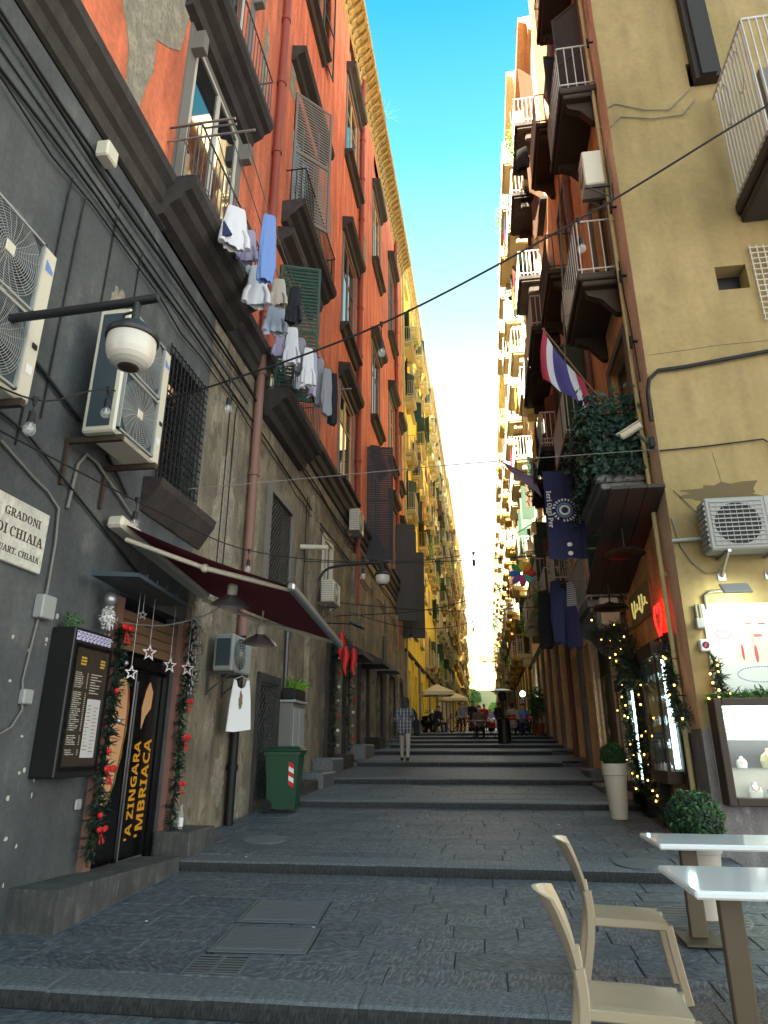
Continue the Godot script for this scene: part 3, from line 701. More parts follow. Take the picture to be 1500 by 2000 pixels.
	for q in [[4.9, 7.3, 4.2], [5.15, 7.3, 4.6], [5.75, 7.9, 6.3], [6.35, 7.6, 5.5], [9.6, 7.4, 4.2], [9.85, 7.3, 3.9], [14.7, 7.4, 4.4], [15.9, 7.4, 5.0]]:
		wall_cable(h, [Vector3(q[0], q[1], 0.05), Vector3(q[0] + 0.02, q[1] - 0.2, 0.02), Vector3(q[0] + 0.01, lerpf(q[1], q[2], 0.5), 0.02), Vector3(q[0], q[2], 0.02)], 0.010, M.cable)
	wall_cable(h, [Vector3(4.7, 4.15, 0.03), Vector3(5.2, 4.0, 0.03), Vector3(5.42, 3.95, 0.03), Vector3(5.62, 3.85, 0.03), Vector3(5.66, 3.5, 0.03), Vector3(5.66, 2.98, 0.03)], 0.014, M.cable_grey)
	wall_cable(h, [Vector3(5.6, 2.75, 0.03), Vector3(5.55, 2.2, 0.02), Vector3(5.6, 1.95, 0.03), Vector3(5.5, 1.8, 0.03), Vector3(5.3, 1.72, 0.05)], 0.010, M.cable_grey)
	wall_cable(h, [Vector3(5.75, 3.9, 0.03), Vector3(5.8, 4.4, 0.03), Vector3(5.9, 4.56, 0.04), Vector3(6.1, 4.55, 0.04), Vector3(6.9, 4.25, 0.04), Vector3(7.1, 4.2, 0.05)], 0.018, M.cable_grey)
	wall_cable(h, [Vector3(2.0, 4.6, 0.04), Vector3(5.0, 4.35, 0.04), Vector3(6.4, 3.9, 0.04), Vector3(7.4, 3.55, 0.05)], 0.014, M.cable)
	wall_cable(h, [Vector3(4.2, 5.2, 0.04), Vector3(5.0, 5.05, 0.04), Vector3(5.7, 4.85, 0.05)], 0.022, M.cable)
	g = G.new(); g.bev(Vector3(5.64, 2.87, 0.05), Vector3(0.2, 0.22, 0.1), 0.012); part("junction_box", g, M.ac_grey, h)
	g = G.new(); g.bev(Vector3(5.62, 2.06, 0.03), Vector3(0.13, 0.13, 0.06), 0.01); part("junction_box", g, M.ac_grey, h)
	g = G.new(); g.bev(Vector3(6.7, 1.1, 0.02), Vector3(0.1, 0.1, 0.03), 0.01); part("junction_box", g, M.ac_grey, h)
	g = G.new(); g.bev(Vector3(5.25, 8.0, 0.13), Vector3(0.22, 0.22, 0.16), 0.02); part("junction_box", g, M.ac_white, h)
	g = G.new(); g.cyl(Vector3(14.4, 6.05, 0), Vector3(14.4, 6.0, 0.65), 0.06, 0.06, 10); part("vent_pipe", g, M.ac_white, h)

# ---------------------------------------------------------------- the corner house on the right (alley side: frame x = -d, z out of the wall)
func r_open(a: Array) -> Array:        # openings given by distance
	var o := []
	for q in a: o.append([-q[1], -q[0], q[2], q[3]])
	return o
func balcony(parent: Node, u0: float, u1: float, v: float, out: float, slab: Material, rail: Material, h := 1.0, gap := 0.13, under := true) -> Node3D:
	var b := sub("balcony", parent); var g := G.new()
	g.bev(Vector3((u0 + u1) / 2, v - 0.07, out / 2), Vector3(u1 - u0, 0.14, out), 0.02)
	g.bev(Vector3((u0 + u1) / 2, v - 0.19, out / 2 - 0.03), Vector3(u1 - u0 - 0.08, 0.1, out - 0.06), 0.02)
	part("slab", g, slab, b)
	if under:
		for u in [u0 + 0.25, u1 - 0.25]:
			g = G.new()
			g.at(Vector3(u, v - 0.24, 0)); g.x.basis = Basis(Vector3.UP, -PI / 2)
			g.ext(PackedVector2Array([Vector2(0, 0), Vector2(out - 0.12, 0), Vector2(out - 0.16, -0.10), Vector2(out * 0.45, -0.2), Vector2(0.1, -0.48), Vector2(0, -0.5)]), -0.07, 0.07)
			part("bracket", g, slab, b)
	railing(b, u0 + 0.03, u1 - 0.03, v, out - 0.04, h, rail, 0.012, gap)
	return b
func build_right_house() -> void:
	var h := thing("corner_house", "ochre and orange corner house with stacked balconies above the jewellery shop", "house", Vector3(RX, 0, 0), -PI / 2)
	corner_house = h
	var op := r_open([[9.95, 11.2, 13.45, 16.4], [9.95, 11.2, 17.4, 20.2], [10.0, 11.2, 9.35, 12.0], [10.0, 11.4, 5.6, 8.2], [13.6, 15.0, 17.0, 19.8], [13.7, 15.0, 12.4, 15.2], [13.4, 14.8, 8.0, 10.4], [13.2, 14.6, 4.3, 6.6], [11.25, 12.15, 0.7, 3.0], [13.9, 15.9, 0.9, 4.2]])
	var g := G.new(); g.wall(-9.75, 2.6 - 2.6 - 9.1 + 0.0, 1.86, 26.0, op); part("wall", g, M.pink_wall, h, "pinkish plaster strip beside the corner")
	g = G.new(); g.wall(-16.2, -9.75, 1.86, 26.0, op); part("wall", g, M.orange_wall, h, "orange plaster between the balconies")
	g = G.new(); g.wall(-16.2, -9.1, -0.2, 1.86, op); part("dado", g, M.dado_grey, h)
	core(h, -16.1, -9.45, -0.2, 25.9, 5.0, M.interior)
	g = G.new(); g.span(Vector3(-16.2, 25.9, -9), Vector3(-9.1, 26.1, 0.0)); g.quad(Vector3(-16.2, -0.2, -9), Vector3(-16.2, -0.2, 0), Vector3(-16.2, 26.0, 0), Vector3(-16.2, 26.0, -9)); part("roof", g, M.soffit, h)
	# yellow front face of the same house, frame turned to face the street: x along the front, z towards the viewer
	var f := sub("front", h); f.rotation.y = PI / 2; f.position = Vector3(-9.1, 0, RX)
	var op2 := [[3.82, 4.27, 8.22, 8.65], [4.02, 4.4, 12.45, 13.0], [5.3, 6.6, 9.85, 12.4], [8.0, 9.4, 9.85, 12.4]]
	g = G.new(); g.wall(RX, 16.0, 1.86, 26.0, op2, 0.3); part("wall", g, M.yellow_wall, f, "mustard yellow plaster front")
	g = G.new(); g.wall(RX, 16.0, -0.2, 1.86, []); part("dado", g, M.dado_grey, f)
	g = G.new(); g.span(Vector3(2.95, -0.2, -7.0), Vector3(16.0, 25.9, -0.34)); part("inner_wall", g, M.interior, f)
	for q in [[3.82, 4.27, 8.22, 8.65], [4.02, 4.4, 12.45, 13.0]]:
		g = G.new(); g.span(Vector3(q[0], q[2], -0.33), Vector3(q[1], q[3], -0.29)); part("vent_hole", g, M.black, f)
	window(f, 5.3, 6.6, 9.85, 12.4, M.frame_white, "tall"); window(f, 8.0, 9.4, 9.85, 12.4, M.frame_white, "tall")
	g = G.new(); g.span(Vector3(4.08, 12.45, 0), Vector3(4.5, 17.6, 0.16)); g.span(Vector3(4.16, 12.45, 0.16), Vector3(4.4, 17.6, 0.24)); part("window_surround", g, M.dark_wood, f)
	g = G.new(); g.span(Vector3(5.12, 9.8, 0), Vector3(5.28, 12.55, 0.1)); g.span(Vector3(5.28, 12.4, 0), Vector3(6.62, 12.55, 0.098)); part("window_surround", g, M.frame_grey, f)
	var b := sub("balcony", f)
	g = G.new(); g.bev(Vector3(6.3, 9.68, 0.7), Vector3(4.0, 0.22, 1.4), 0.03); g.bev(Vector3(6.3, 9.5, 0.65), Vector3(3.9, 0.14, 1.3), 0.02); part("slab", g, M.dark_wood, b)
	railing(b, 4.34, 8.2, 9.79, 1.34, 2.3, M.rail_white, 0.016, 0.105)
	for z in [0.4, 0.95]:
		g = G.new(); g.tube(ring(Vector3(4.34, 11.5, z), 0.12, 0.42), 0.014, 5); part("scroll", g, M.rail_white, b)
	var gr := G.new()       # lattice over the window under the balcony
	for k in 14:
		gr.cyl(Vector3(4.36 + k * 0.1, 7.6, 0.05), Vector3(4.36 + k * 0.1, 8.95, 0.05), 0.012, 0.012, 5)
		gr.cyl(Vector3(4.34, 7.6 + k * 0.1, 0.06), Vector3(5.7, 7.6 + k * 0.1, 0.06), 0.01, 0.01, 5)
	part("lattice", gr, M.rail_white, f)
	# windows on the alley side
	for w in [[9.95, 11.2, 13.45, 16.4], [9.95, 11.2, 17.4, 20.2], [10.0, 11.2, 9.35, 12.0], [10.0, 11.4, 5.6, 8.2], [13.6, 15.0, 17.0, 19.8], [13.7, 15.0, 12.4, 15.2], [13.4, 14.8, 8.0, 10.4], [13.2, 14.6, 4.3, 6.6]]:
		window(h, -w[1], -w[0], w[2], w[3], M.frame_grey, "tall")
		g = G.new(); g.span(Vector3(-w[0], w[2], 0), Vector3(-w[0] + 0.17, w[3] + 0.15, 0.05)); g.span(Vector3(-w[1] - 0.17, w[2], 0), Vector3(-w[1], w[3] + 0.15, 0.05)); g.span(Vector3(-w[1], w[3], 0), Vector3(-w[0], w[3] + 0.15, 0.048)); part("window_surround", g, M.frame_grey, h)
	shutter(h, -9.95, 13.5, 16.3, 0.62, -2.2, M.shutter_dark); shutter(h, -11.2, 13.5, 16.3, 0.62, -1.35, M.shutter_dark); shutter(h, -9.95, 17.5, 20.1, 0.62, -2.1, M.shutter_dark); shutter(h, -11.2, 17.5, 20.1, 0.62, -1.2, M.shutter_dark)
	shutter(h, -13.4, 8.0, 10.4, 0.7, -2.0, M.shutter_green); shutter(h, -13.2, 4.35, 6.5, 0.7, -2.6, M.shutter_green)
	balcony(h, -11.45, -9.55, 13.4, 0.68, M.wood_dark, M.rail_white, 1.05, 0.16); balcony(h, -11.45, -9.55, 17.3, 0.68, M.wood_dark, M.rail_white, 1.05, 0.16)
	balcony(h, -11.7, -9.75, 9.3, 0.70, M.wood_dark, M.rail_white, 1.1, 0.2)
	balcony(h, -12.3, -9.75, 5.58, 0.78, M.dado_grey, M.iron, 1.15, 0.14, false)
	balcony(h, -15.4, -13.3, 16.9, 0.6, M.wood_dark, M.rail_white, 1.0, 0.16); balcony(h, -15.4, -13.3, 12.3, 0.68, M.wood_dark, M.iron_grey, 1.0, 0.16); balcony(h, -15.3, -13.1, 7.9, 0.68, M.wood_dark, M.rail_white, 1.0, 0.14); balcony(h, -15.2, -12.7, 4.25, 0.66, M.dado_grey, M.rail_white, 1.0, 0.18)
	g = G.new(); g.tube([Vector3(-12.0, 8.95, 0.7), Vector3(-12.0, 20, 0.05)], 0.02, 5); part("cable", g, M.cable_grey, h)
	drainpipe(h, -9.62, 1.0, 25.0, 0.035, M.frame_cream, 0.06); drainpipe(h, -12.9, 1.0, 25.0, 0.06, M.pipe_pink, 0.08)
	# small fixings on the pink strip
	for q in [[9.35, 14.2], [9.4, 10.3], [9.42, 8.9], [9.35, 7.6]]:
		g = G.new(); g.cyl(Vector3(-q[0], q[1], 0), Vector3(-q[0], q[1], 0.1), 0.02, 0.02, 6); g.cyl(Vector3(-q[0], q[1] - 0.12, 0.1), Vector3(-q[0], q[1] + 0.1, 0.1), 0.025, 0.018, 6); part("hook", g, M.iron, h)
	wall_cable(h, [Vector3(-9.35, 14.2, 0.06), Vector3(-9.3, 15.4, 0.03), Vector3(-9.3, 20, 0.03)], 0.01, M.cable_grey)
	wall_cable(h, [Vector3(-9.4, 10.3, 0.06), Vector3(-9.38, 11.6, 0.03)], 0.01, M.cable_grey)
	wall_cable(h, [Vector3(-9.55, 9.3, 0.05), Vector3(-9.5, 8.6, 0.06), Vector3(-9.4, 7.5, 0.04), Vector3(-9.38, 6.9, 0.04)], 0.012, M.cable)
	# shop front on the alley side: dark frames, lit cases, a recessed door
	var sh := sub("shop_front", h)
	g = G.new()
	g.span(Vector3(-13.25, 3.0, 0), Vector3(-9.7, 3.14, 0.1)); g.span(Vector3(-9.78, 0.5, 0), Vector3(-9.7, 3.0, 0.1)); g.span(Vector3(-11.24, 0.5, -0.05), Vector3(-11.1, 3.0, 0.12)); g.span(Vector3(-12.24, 0.5, -0.05), Vector3(-12.15, 3.0, 0.12)); g.span(Vector3(-13.3, 0.5, 0), Vector3(-13.2, 3.0, 0.12))
	g.span(Vector3(-11.1, 0.5, 0.0), Vector3(-9.78, 3.0, 0.012)); g.span(Vector3(-13.2, 0.5, 0), Vector3(-12.24, 3.0, 0.012)); part("frame", g, M.black, sh)
	for q in [[-10.95, -10.0, 1.34, 2.86], [-13.15, -12.3, 1.1, 2.6]]:
		g = G.new(); g.quad(Vector3(q[0], q[2], 0.02), Vector3(q[1], q[2], 0.02), Vector3(q[1], q[3], 0.02), Vector3(q[0], q[3], 0.02)); part("case_back", g, M.silver, sh)
		g = G.new(); g.span(Vector3(q[0], q[2], 0.21), Vector3(q[0] + 0.03, q[3], 0.24)); g.span(Vector3(q[1] - 0.03, q[2], 0.21), Vector3(q[1], q[3], 0.24)); g.span(Vector3(q[0], q[2] - 0.16, 0), Vector3(q[1], q[2], 0.26)); g.span(Vector3(q[0], q[3], 0), Vector3(q[1], q[3] + 0.2, 0.26)); part("case_frame", g, M.wood_dark, sh)
		g = G.new(); g.span(Vector3(q[1] - 0.1, q[2] + 0.03, 0.06), Vector3(q[1] - 0.06, q[3] - 0.03, 0.12)); part("light_strip", g, M.lit_cool, sh)
		g = G.new()
		for k in 4: g.span(Vector3(q[0] + 0.03, q[2] + 0.3 + k * 0.33, 0.03), Vector3(q[1] - 0.12, q[2] + 0.312 + k * 0.33, 0.2))
		part("shelf", g, M.pane, sh)
		g = G.new()
		for k in 60: g.ell(Vector3(rng.randf_range(q[0] + 0.1, q[1] - 0.16), q[2] + 0.04 + (k % 5) * 0.31, rng.randf_range(0.05, 0.18)), Vector3(0.02, rng.randf_range(0.02, 0.08), 0.02), 6, 4)
		part("trinkets", g, M.silver, sh)
		g = G.new(); g.quad(Vector3(q[0] + 0.03, q[2], 0.225), Vector3(q[1] - 0.03, q[2], 0.225), Vector3(q[1] - 0.03, q[3], 0.225), Vector3(q[0] + 0.03, q[3], 0.225)); g.quad(Vector3(q[1] - 0.01, q[2], 0.21), Vector3(q[1] - 0.01, q[2], 0.0), Vector3(q[1] - 0.01, q[3], 0.0), Vector3(q[1] - 0.01, q[3], 0.21)); part("pane", g, M.pane, sh)
	g = G.new(); g.quad(Vector3(-12.15, 0.7, -0.24), Vector3(-11.24, 0.7, -0.24), Vector3(-11.24, 3.0, -0.24), Vector3(-12.15, 3.0, -0.24)); part("door", g, M.black_gloss, sh)
	for q in [[-10.08, 2.1, 1.4], [-12.38, 1.85, 1.4]]: area_light(sh, Vector3(q[0], q[1], 0.13), Vector2(0.05, q[2]), 0.2, Color(0.86, 1.0, 0.97), Basis(Vector3.UP, PI))
	# iron gate with panes beyond the shop
	var gt := sub("gate", h)
	g = G.new()
	for k in 15: g.cyl(Vector3(-15.9 + k * 0.143, 0.85, 0.03), Vector3(-15.9 + k * 0.143, 4.2, 0.03), 0.016, 0.016, 5)
	for y in [0.95, 3.1, 4.15]: g.span(Vector3(-15.9, y, 0.01), Vector3(-13.9, y + 0.05, 0.05))
	part("bars", g, M.wood_dark, gt)
	g = G.new(); g.quad(Vector3(-15.9, 0.9, -0.2), Vector3(-13.9, 0.9, -0.2), Vector3(-13.9, 4.2, -0.2), Vector3(-15.9, 4.2, -0.2)); part("pane", g, M.glass_dark, gt)
	g = G.new()
	for k in 8: g.ell(Vector3(-15.5 + (k % 2) * 1.1, 1.5 + k * 0.24, -0.1), Vector3(0.035, 0.045, 0.035), 8, 6)
	part("bulbs", g, M.lit_lamp, gt)
	for e in [[-13.85, -13.35, 0.16], [-16.2, -15.93, 0.2]]:
		g = G.new(); g.span(Vector3(e[0], 0.4, 0), Vector3(e[1], 4.25, e[2])); part("pilaster", g, M.pink_wall, h)
	# stone blocks of the doorsteps
	for q in [[13.4, 13.95, 0.35, 0.62], [14.2, 15.8, 0.5, 0.9], [15.9, 17.4, 0.75, 1.15]]:
		g = G.new(); g.bev(Vector3(-(q[0] + q[1]) / 2, (q[3] + q[2]) / 2 - 0.1, 0.22), Vector3(q[1] - q[0], q[3] - q[2] + 0.3, 0.5), 0.03); part("doorstep", g, M.kerb_stone, h)
func ring(c: Vector3, rz: float, ry: float, n := 14) -> Array:      # a closed loop in the yz plane
	var p := []
	for k in n + 1: p.append(c + Vector3(0, sin(TAU * k / n) * ry, cos(TAU * k / n) * rz))
	return p
func build_corner_front() -> void: pass
func area_light(parent: Node, pos: Vector3, size: Vector2, e: float, c: Color, b: Basis) -> void:     # shines along its own -z
	var a := AreaLight3D.new(); a.name = "light"; a.area_size = size; a.light_energy = e * 0.45; a.light_color = c; a.shadow_enabled = true
	a.set("area_range", 12.0); a.transform = Transform3D(b, pos); parent.add_child(a, true)

# ---------------------------------------------------------------- the rows of houses going up the hill
var shared := {}
func balcony_mesh(w: float, out: float) -> Array:
	var key := "%.1f_%.1f" % [w, out]
	if not shared.has(key):
		var s := G.new(); s.bev(Vector3(0, -0.08, out / 2), Vector3(w, 0.16, out), 0.02); s.bev(Vector3(0, -0.2, out / 2 - 0.04), Vector3(w - 0.1, 0.09, out - 0.08), 0.02)
		for e in [-w / 2 + 0.25, w / 2 - 0.25]: s.bev(Vector3(e, -0.4, out * 0.3), Vector3(0.14, 0.32, out * 0.6), 0.04)
		var r := G.new()
		for y in [0.08, 1.0]:
			r.span(Vector3(-w / 2, y, out - 0.05), Vector3(w / 2, y + 0.03, out - 0.02))
			for e in [-w / 2, w / 2 - 0.03]: r.span(Vector3(e, y, 0), Vector3(e + 0.03, y + 0.03, out - 0.05))
		var k := -w / 2 + 0.005
		while k < w / 2: r.span(Vector3(k, 0.0, out - 0.044), Vector3(k + 0.02, 1.0, out - 0.026)); k += 0.13
		for e in [-w / 2 + 0.005, w / 2 - 0.025]:
			k = 0.1
			while k < out - 0.1: r.span(Vector3(e, 0.0, k), Vector3(e + 0.02, 1.0, k + 0.02)); k += 0.13
		shared[key] = [s.mesh(), r.mesh()]
	return shared[key]
func far_house(called: String, label: String, side: int, d0: float, d1: float, top: float, wall: Material, seed_: int, rail: Material, shut: Material, colw := 3.0, slabm: Material = null) -> void:
	var r := RandomNumberGenerator.new(); r.seed = seed_
	var h := thing(called, label, "house", Vector3(LX if side < 0 else RX, 0, 0), PI / 2 * (1 if side < 0 else -1))
	var s := 1.0 if side < 0 else -1.0
	var ua := minf(d0 * s, d1 * s); var ub := maxf(d0 * s, d1 * s)
	var base := gy((d0 + d1) / 2)
	var cols := maxi(1, int((d1 - d0) / colw)); var cw := (ub - ua) / cols
	var fl := 3.75; var y := base + 4.4
	var op := []; var wins := []
	while y + 3.0 < top - 0.5:
		for c in cols:
			var uc := ua + (c + 0.5) * cw + r.randf_range(-0.15, 0.15)
			var tall := r.randf() < 0.72
			var w := 1.15; var v0 := y if tall else y + 0.9
			op.append([uc - w / 2, uc + w / 2, v0, y + 2.5]); wins.append([uc, v0, y, tall])
		y += fl
	for c in cols:
		var uc := ua + (c + 0.5) * cw
		op.append([uc - 0.8, uc + 0.8, base - 1.0, base + 3.0])
	var g := G.new(); g.wall(ua, ub, -0.5, top, op, 0.22); part("wall", g, wall, h)
	g = G.new(); g.span(Vector3(ua + 0.02, -0.5, -8), Vector3(ub - 0.02, top - 0.03, -0.3)); part("inner_wall", g, M.interior, h)
	g = G.new(); g.quad(Vector3(ua, -0.5, -8), Vector3(ua, -0.5, 0), Vector3(ua, top, 0), Vector3(ua, top, -8)); g.quad(Vector3(ub, -0.5, 0), Vector3(ub, -0.5, -8), Vector3(ub, top, -8), Vector3(ub, top, 0)); g.quad(Vector3(ua, top, 0), Vector3(ub, top, 0), Vector3(ub, top, -8), Vector3(ua, top, -8)); part("side_wall", g, wall, h)
	moulding(h, "eaves", ua, ub, top, [[0.0, -0.6], [0.1, -0.5], [0.14, -0.25], [0.4, -0.12], [0.42, 0.06], [0.0, 0.08]], M.soffit if side < 0 else wall)
	moulding(h, "string_course", ua, ub, base + 3.9, [[0.0, -0.2], [0.1, -0.14], [0.12, 0.0], [0.0, 0.02]], M.trim_stone)
	if d0 < 80: drainpipe(h, ua + 0.25, base, top - 0.4, 0.07, M.pipe_pink if side > 0 else M.frame_cream, 0.09)
	var pane := G.new(); pane.quad(Vector3(-0.56, 0, 0), Vector3(0.56, 0, 0), Vector3(0.56, 2.5, 0), Vector3(-0.56, 2.5, 0)); var pm := pane.mesh()
	var fr := G.new(); fr.span(Vector3(-0.58, 0, 0), Vector3(-0.5, 2.5, 0.06)); fr.span(Vector3(0.5, 0, 0), Vector3(0.58, 2.5, 0.06)); fr.span(Vector3(-0.05, 0, 0), Vector3(0.05, 2.5, 0.05)); fr.span(Vector3(-0.5, 2.42, 0), Vector3(0.5, 2.5, 0.058)); fr.span(Vector3(-0.5, 1.7, 0), Vector3(0.5, 1.76, 0.04)); var fm := fr.mesh()
	var sg := G.new(); sg.span(Vector3(-0.74, -0.1, 0), Vector3(-0.6, 2.62, 0.06)); sg.span(Vector3(0.6, -0.1, 0), Vector3(0.74, 2.62, 0.06)); sg.span(Vector3(-0.6, 2.5, 0), Vector3(0.6, 2.62, 0.058)); var sm := sg.mesh()
	var lm := G.new(); lm.at(Vector3()); lm.span(Vector3(0, 0.02, 0), Vector3(0.56, 2.45, 0.035))
	for k in 26: lm.quad(Vector3(0.05, 0.1 + k * 0.09, 0.052), Vector3(0.51, 0.1 + k * 0.09, 0.052), Vector3(0.51, 0.1 + k * 0.09 + 0.08, 0.036), Vector3(0.05, 0.1 + k * 0.09 + 0.08, 0.036))
	var lmm := lm.mesh()
	var sl: Material = slabm if slabm else M.trim_stone
	for w in wins:
		var sc := Vector3(1, (w[2] + 2.5 - w[1]) / 2.5, 1)
		var wn := sub("window", h); wn.position = Vector3(w[0], w[1], 0)
		var o := part("pane", pm, M.glass_dark, wn); o.scale = sc; o.position.z = -0.17
		o = part("frame", fm, M.frame_white if r.randf() < 0.6 else M.frame_grey, wn); o.scale = sc; o.position.z = -0.2
		o = part("surround", sm, M.frame_cream if side < 0 else M.frame_white, wn); o.scale = sc
		if r.randf() < 0.6:
			for q in [-1.0, 1.0]:
				var a := r.randf_range(0.05, 1.5)
				o = part("shutter", lmm, shut if r.randf() < 0.8 else M.shutter_brown, wn); o.scale = sc
				o.position = Vector3(0.6 * q, 0, 0.07); o.rotation.y = (-a if q > 0 else -PI + a) if true else 0.0
		if w[3]:
			var b := sub("balcony", h); b.position = Vector3(w[0], w[1], 0)
			var bm := balcony_mesh([1.7, 2.0, 2.4][r.randi() % 3], 0.62 if side < 0 else 0.8)
			part("slab", bm[0], sl, b); part("railing", bm[1], rail, b)
		elif d0 < 90:
			var k := G.new(); k.span(Vector3(w[0] - 0.8, w[1] - 0.14, 0), Vector3(w[0] + 0.8, w[1] - 0.01, 0.2)); part("sill", k, sl, h)
	for c in cols + 1:
		var uu := ua + c * cw
		var kp := G.new(); kp.span(Vector3(maxf(uu - 0.25, ua), base - 1.2, 0), Vector3(minf(uu + 0.25, ub), base + 3.7, 0.1)); part("pilaster", kp, M.dado_grey if c % 2 == 0 or side > 0 else wall, h)
	# doorways
	for c in cols:
		var uc := ua + (c + 0.5) * cw; var k := G.new(); k.quad(Vector3(uc - 0.8, base - 1, -0.2), Vector3(uc + 0.8, base - 1, -0.2), Vector3(uc + 0.8, base + 3, -0.2), Vector3(uc - 0.8, base + 3, -0.2)); part("door", k, M.dark_wood if c % 2 == 0 else M.shutter_green, h)
	# what people hang and keep on the balconies
	var cols2 := [["white", s3(216, 214, 208)], ["red", s3(176, 38, 40)], ["blue", s3(60, 84, 150)], ["pink", s3(196, 70, 120)], ["yellow", s3(222, 186, 60)], ["grey", s3(120, 120, 124)], ["dark blue", s3(34, 42, 74)], ["orange", s3(216, 120, 40)]]
	var made := {}
	for w in wins:
		var high: float = w[1]
		if not w[3]: continue
		var at := Vector3(LX + 0.84, w[1], -w[0]) if side < 0 else Vector3(RX - 0.84, w[1], w[0])
		var rot := PI / 2 if side < 0 else -PI / 2
		var what := r.randf()
		if what < 0.42 and d0 < 110:
			var n := r.randi_range(1, 3)
			for k in n:
				var cc = cols2[r.randi() % cols2.size()]
				var place_word: String = "upper" if high > base + 15 else ("middle" if high > base + 8 else "lower")
				var key := "%s %s" % [cc[0], place_word]
				if made.has(key): continue
				made[key] = true
				var nm := "cloth_" + String(cc[0])
				if not M.has(nm): mat(nm, cc[1], 0.9)
				var t := thing("hanging_cloth", "%s washing, %s balcony, %s" % [cc[0], place_word, label_short(label)], "laundry", at, rot, "washing on the far balconies")
				var c := cloth(0.35 + r.randf() * 0.3, 0.7 + r.randf() * 0.5, r.randi(), 0.03); part("cloth", c, M[nm], t)
				t.position += Vector3(0.05 if side < 0 else -0.05, r.randf_range(0.75, 1.0), (k - 1) * 0.62)
		elif what < 0.85 and d0 < 110:
			var kind := r.randi() % 4; var pk := "plant%d_%d" % [kind, int(high / 8)]
			if made.has(pk): continue
			made[pk] = true
			var t := thing("balcony_plant", "%s plant, %s balcony, %s" % [["leafy green", "trailing yellow-green", "dark bushy", "wide bright green"][kind], ["lowest", "lower", "middle", "high", "top"][clampi(int(high / 8), 0, 4)], label_short(label)], "plant", at - Vector3(0.3 if side < 0 else -0.3, 0, 0), rot, "plants on the far balconies")
			var g2 := G.new(); g2.lathe([[0.0, 0.0], [0.13, 0.0], [0.17, 0.3], [0.0, 0.29]], 10); part("pot", g2, M.terracotta, t)
			part("leaves", leaf_ball([Vector3(0, 0.65, 0), Vector3(0, 0.25, 0.35), Vector3(0, 0.6, 0), Vector3(0, 0.55, 0.1)][kind], [Vector3(0.4, 0.5, 0.35), Vector3(0.4, 0.8, 0.2), Vector3(0.45, 0.45, 0.4), Vector3(0.8, 0.35, 0.3)][kind], 160, 0.12, r.randi()), [M.leaf_mid, M.leaf_bright, M.leaf_dark, M.leaf_bright][kind], t)
	if d0 < 100:
		var n_ac := 0
		for w in wins:
			if r.randf() < 0.12 and n_ac < 3:
				n_ac += 1
				var t := thing("air_conditioner", "%s air conditioner on %s" % [["lowest", "second lowest", "highest"][n_ac - 1], label_short(label)], "air conditioner", Vector3(LX if side < 0 else RX, w[1] + 0.4, (-(w[0] + 1.2)) if side < 0 else (w[0] + 1.2)), PI / 2 if side < 0 else -PI / 2, "air conditioners on the far houses")
				ac_body(t, 0.78, 0.55, 0.3, M.ac_white, 1, 0.1)
func label_short(l: String) -> String:
	return l.get_slice(" with", 0).get_slice(" closing", 0).get_slice(" ending", 0).get_slice(" beyond", 0).replace("uphill from the", "past the").replace(" plastered", "").replace("sunlit ", "")
func cloth(w: float, h: float, seed_: int, wave := 0.04, taper := 0.0) -> G:     # a hanging piece of cloth with folds and thickness; origin at its top middle
	var f := FastNoiseLite.new(); f.seed = seed_; f.frequency = 1.0
	var g := G.new()
	g.sheet(func(a: float, b: float):
		var u := a - 0.5; var q := 1.0 - b
		var ww: float = w * (1.0 - taper * (1.0 - q))
		return Vector3(u * ww + f.get_noise_2d(u * 3, q * 2) * 0.03 * q, -h * q + f.get_noise_2d(u * 4 + 9, 3.0) * 0.06 * q, f.get_noise_2d(u * 5.0, q * 1.3) * wave * (0.4 + q * 1.6) + sin(u * 22.0 + seed_) * wave * 0.35 * (0.3 + q)), 14, 12)
	return g
func leaf_ball(c: Vector3, r: Vector3, n: int, size: float, seed_: int, shell := 0.35, lump := 0.0) -> G:    # leaves spread through a rounded volume
	var q := RandomNumberGenerator.new(); q.seed = seed_
	var g := G.new(); var f := FastNoiseLite.new(); f.seed = seed_; f.frequency = 1.3
	for k in n:
		var d := Vector3(q.randfn(), q.randfn(), q.randfn()).normalized()
		var p := c + d * r * pow(q.randf(), shell) * (1.0 + lump * f.get_noise_3dv(d * 1.6))
		leaf_at(g, p, (d + Vector3(q.randfn(), q.randfn() + 0.4, q.randfn()) * 0.6).normalized(), size * q.randf_range(0.6, 1.2), q)
	return g
func leaf_at(g: G, p: Vector3, n: Vector3, s: float, q: RandomNumberGenerator) -> void:
	var t := n.cross(Vector3(q.randfn(), q.randfn(), q.randfn())).normalized(); var b := n.cross(t)
	g.tri(p - t * s * 0.5, p + b * s * 0.22 + n * s * 0.06, p + t * s * 0.5); g.tri(p - t * s * 0.5, p + t * s * 0.5, p - b * s * 0.22 + n * s * 0.06)
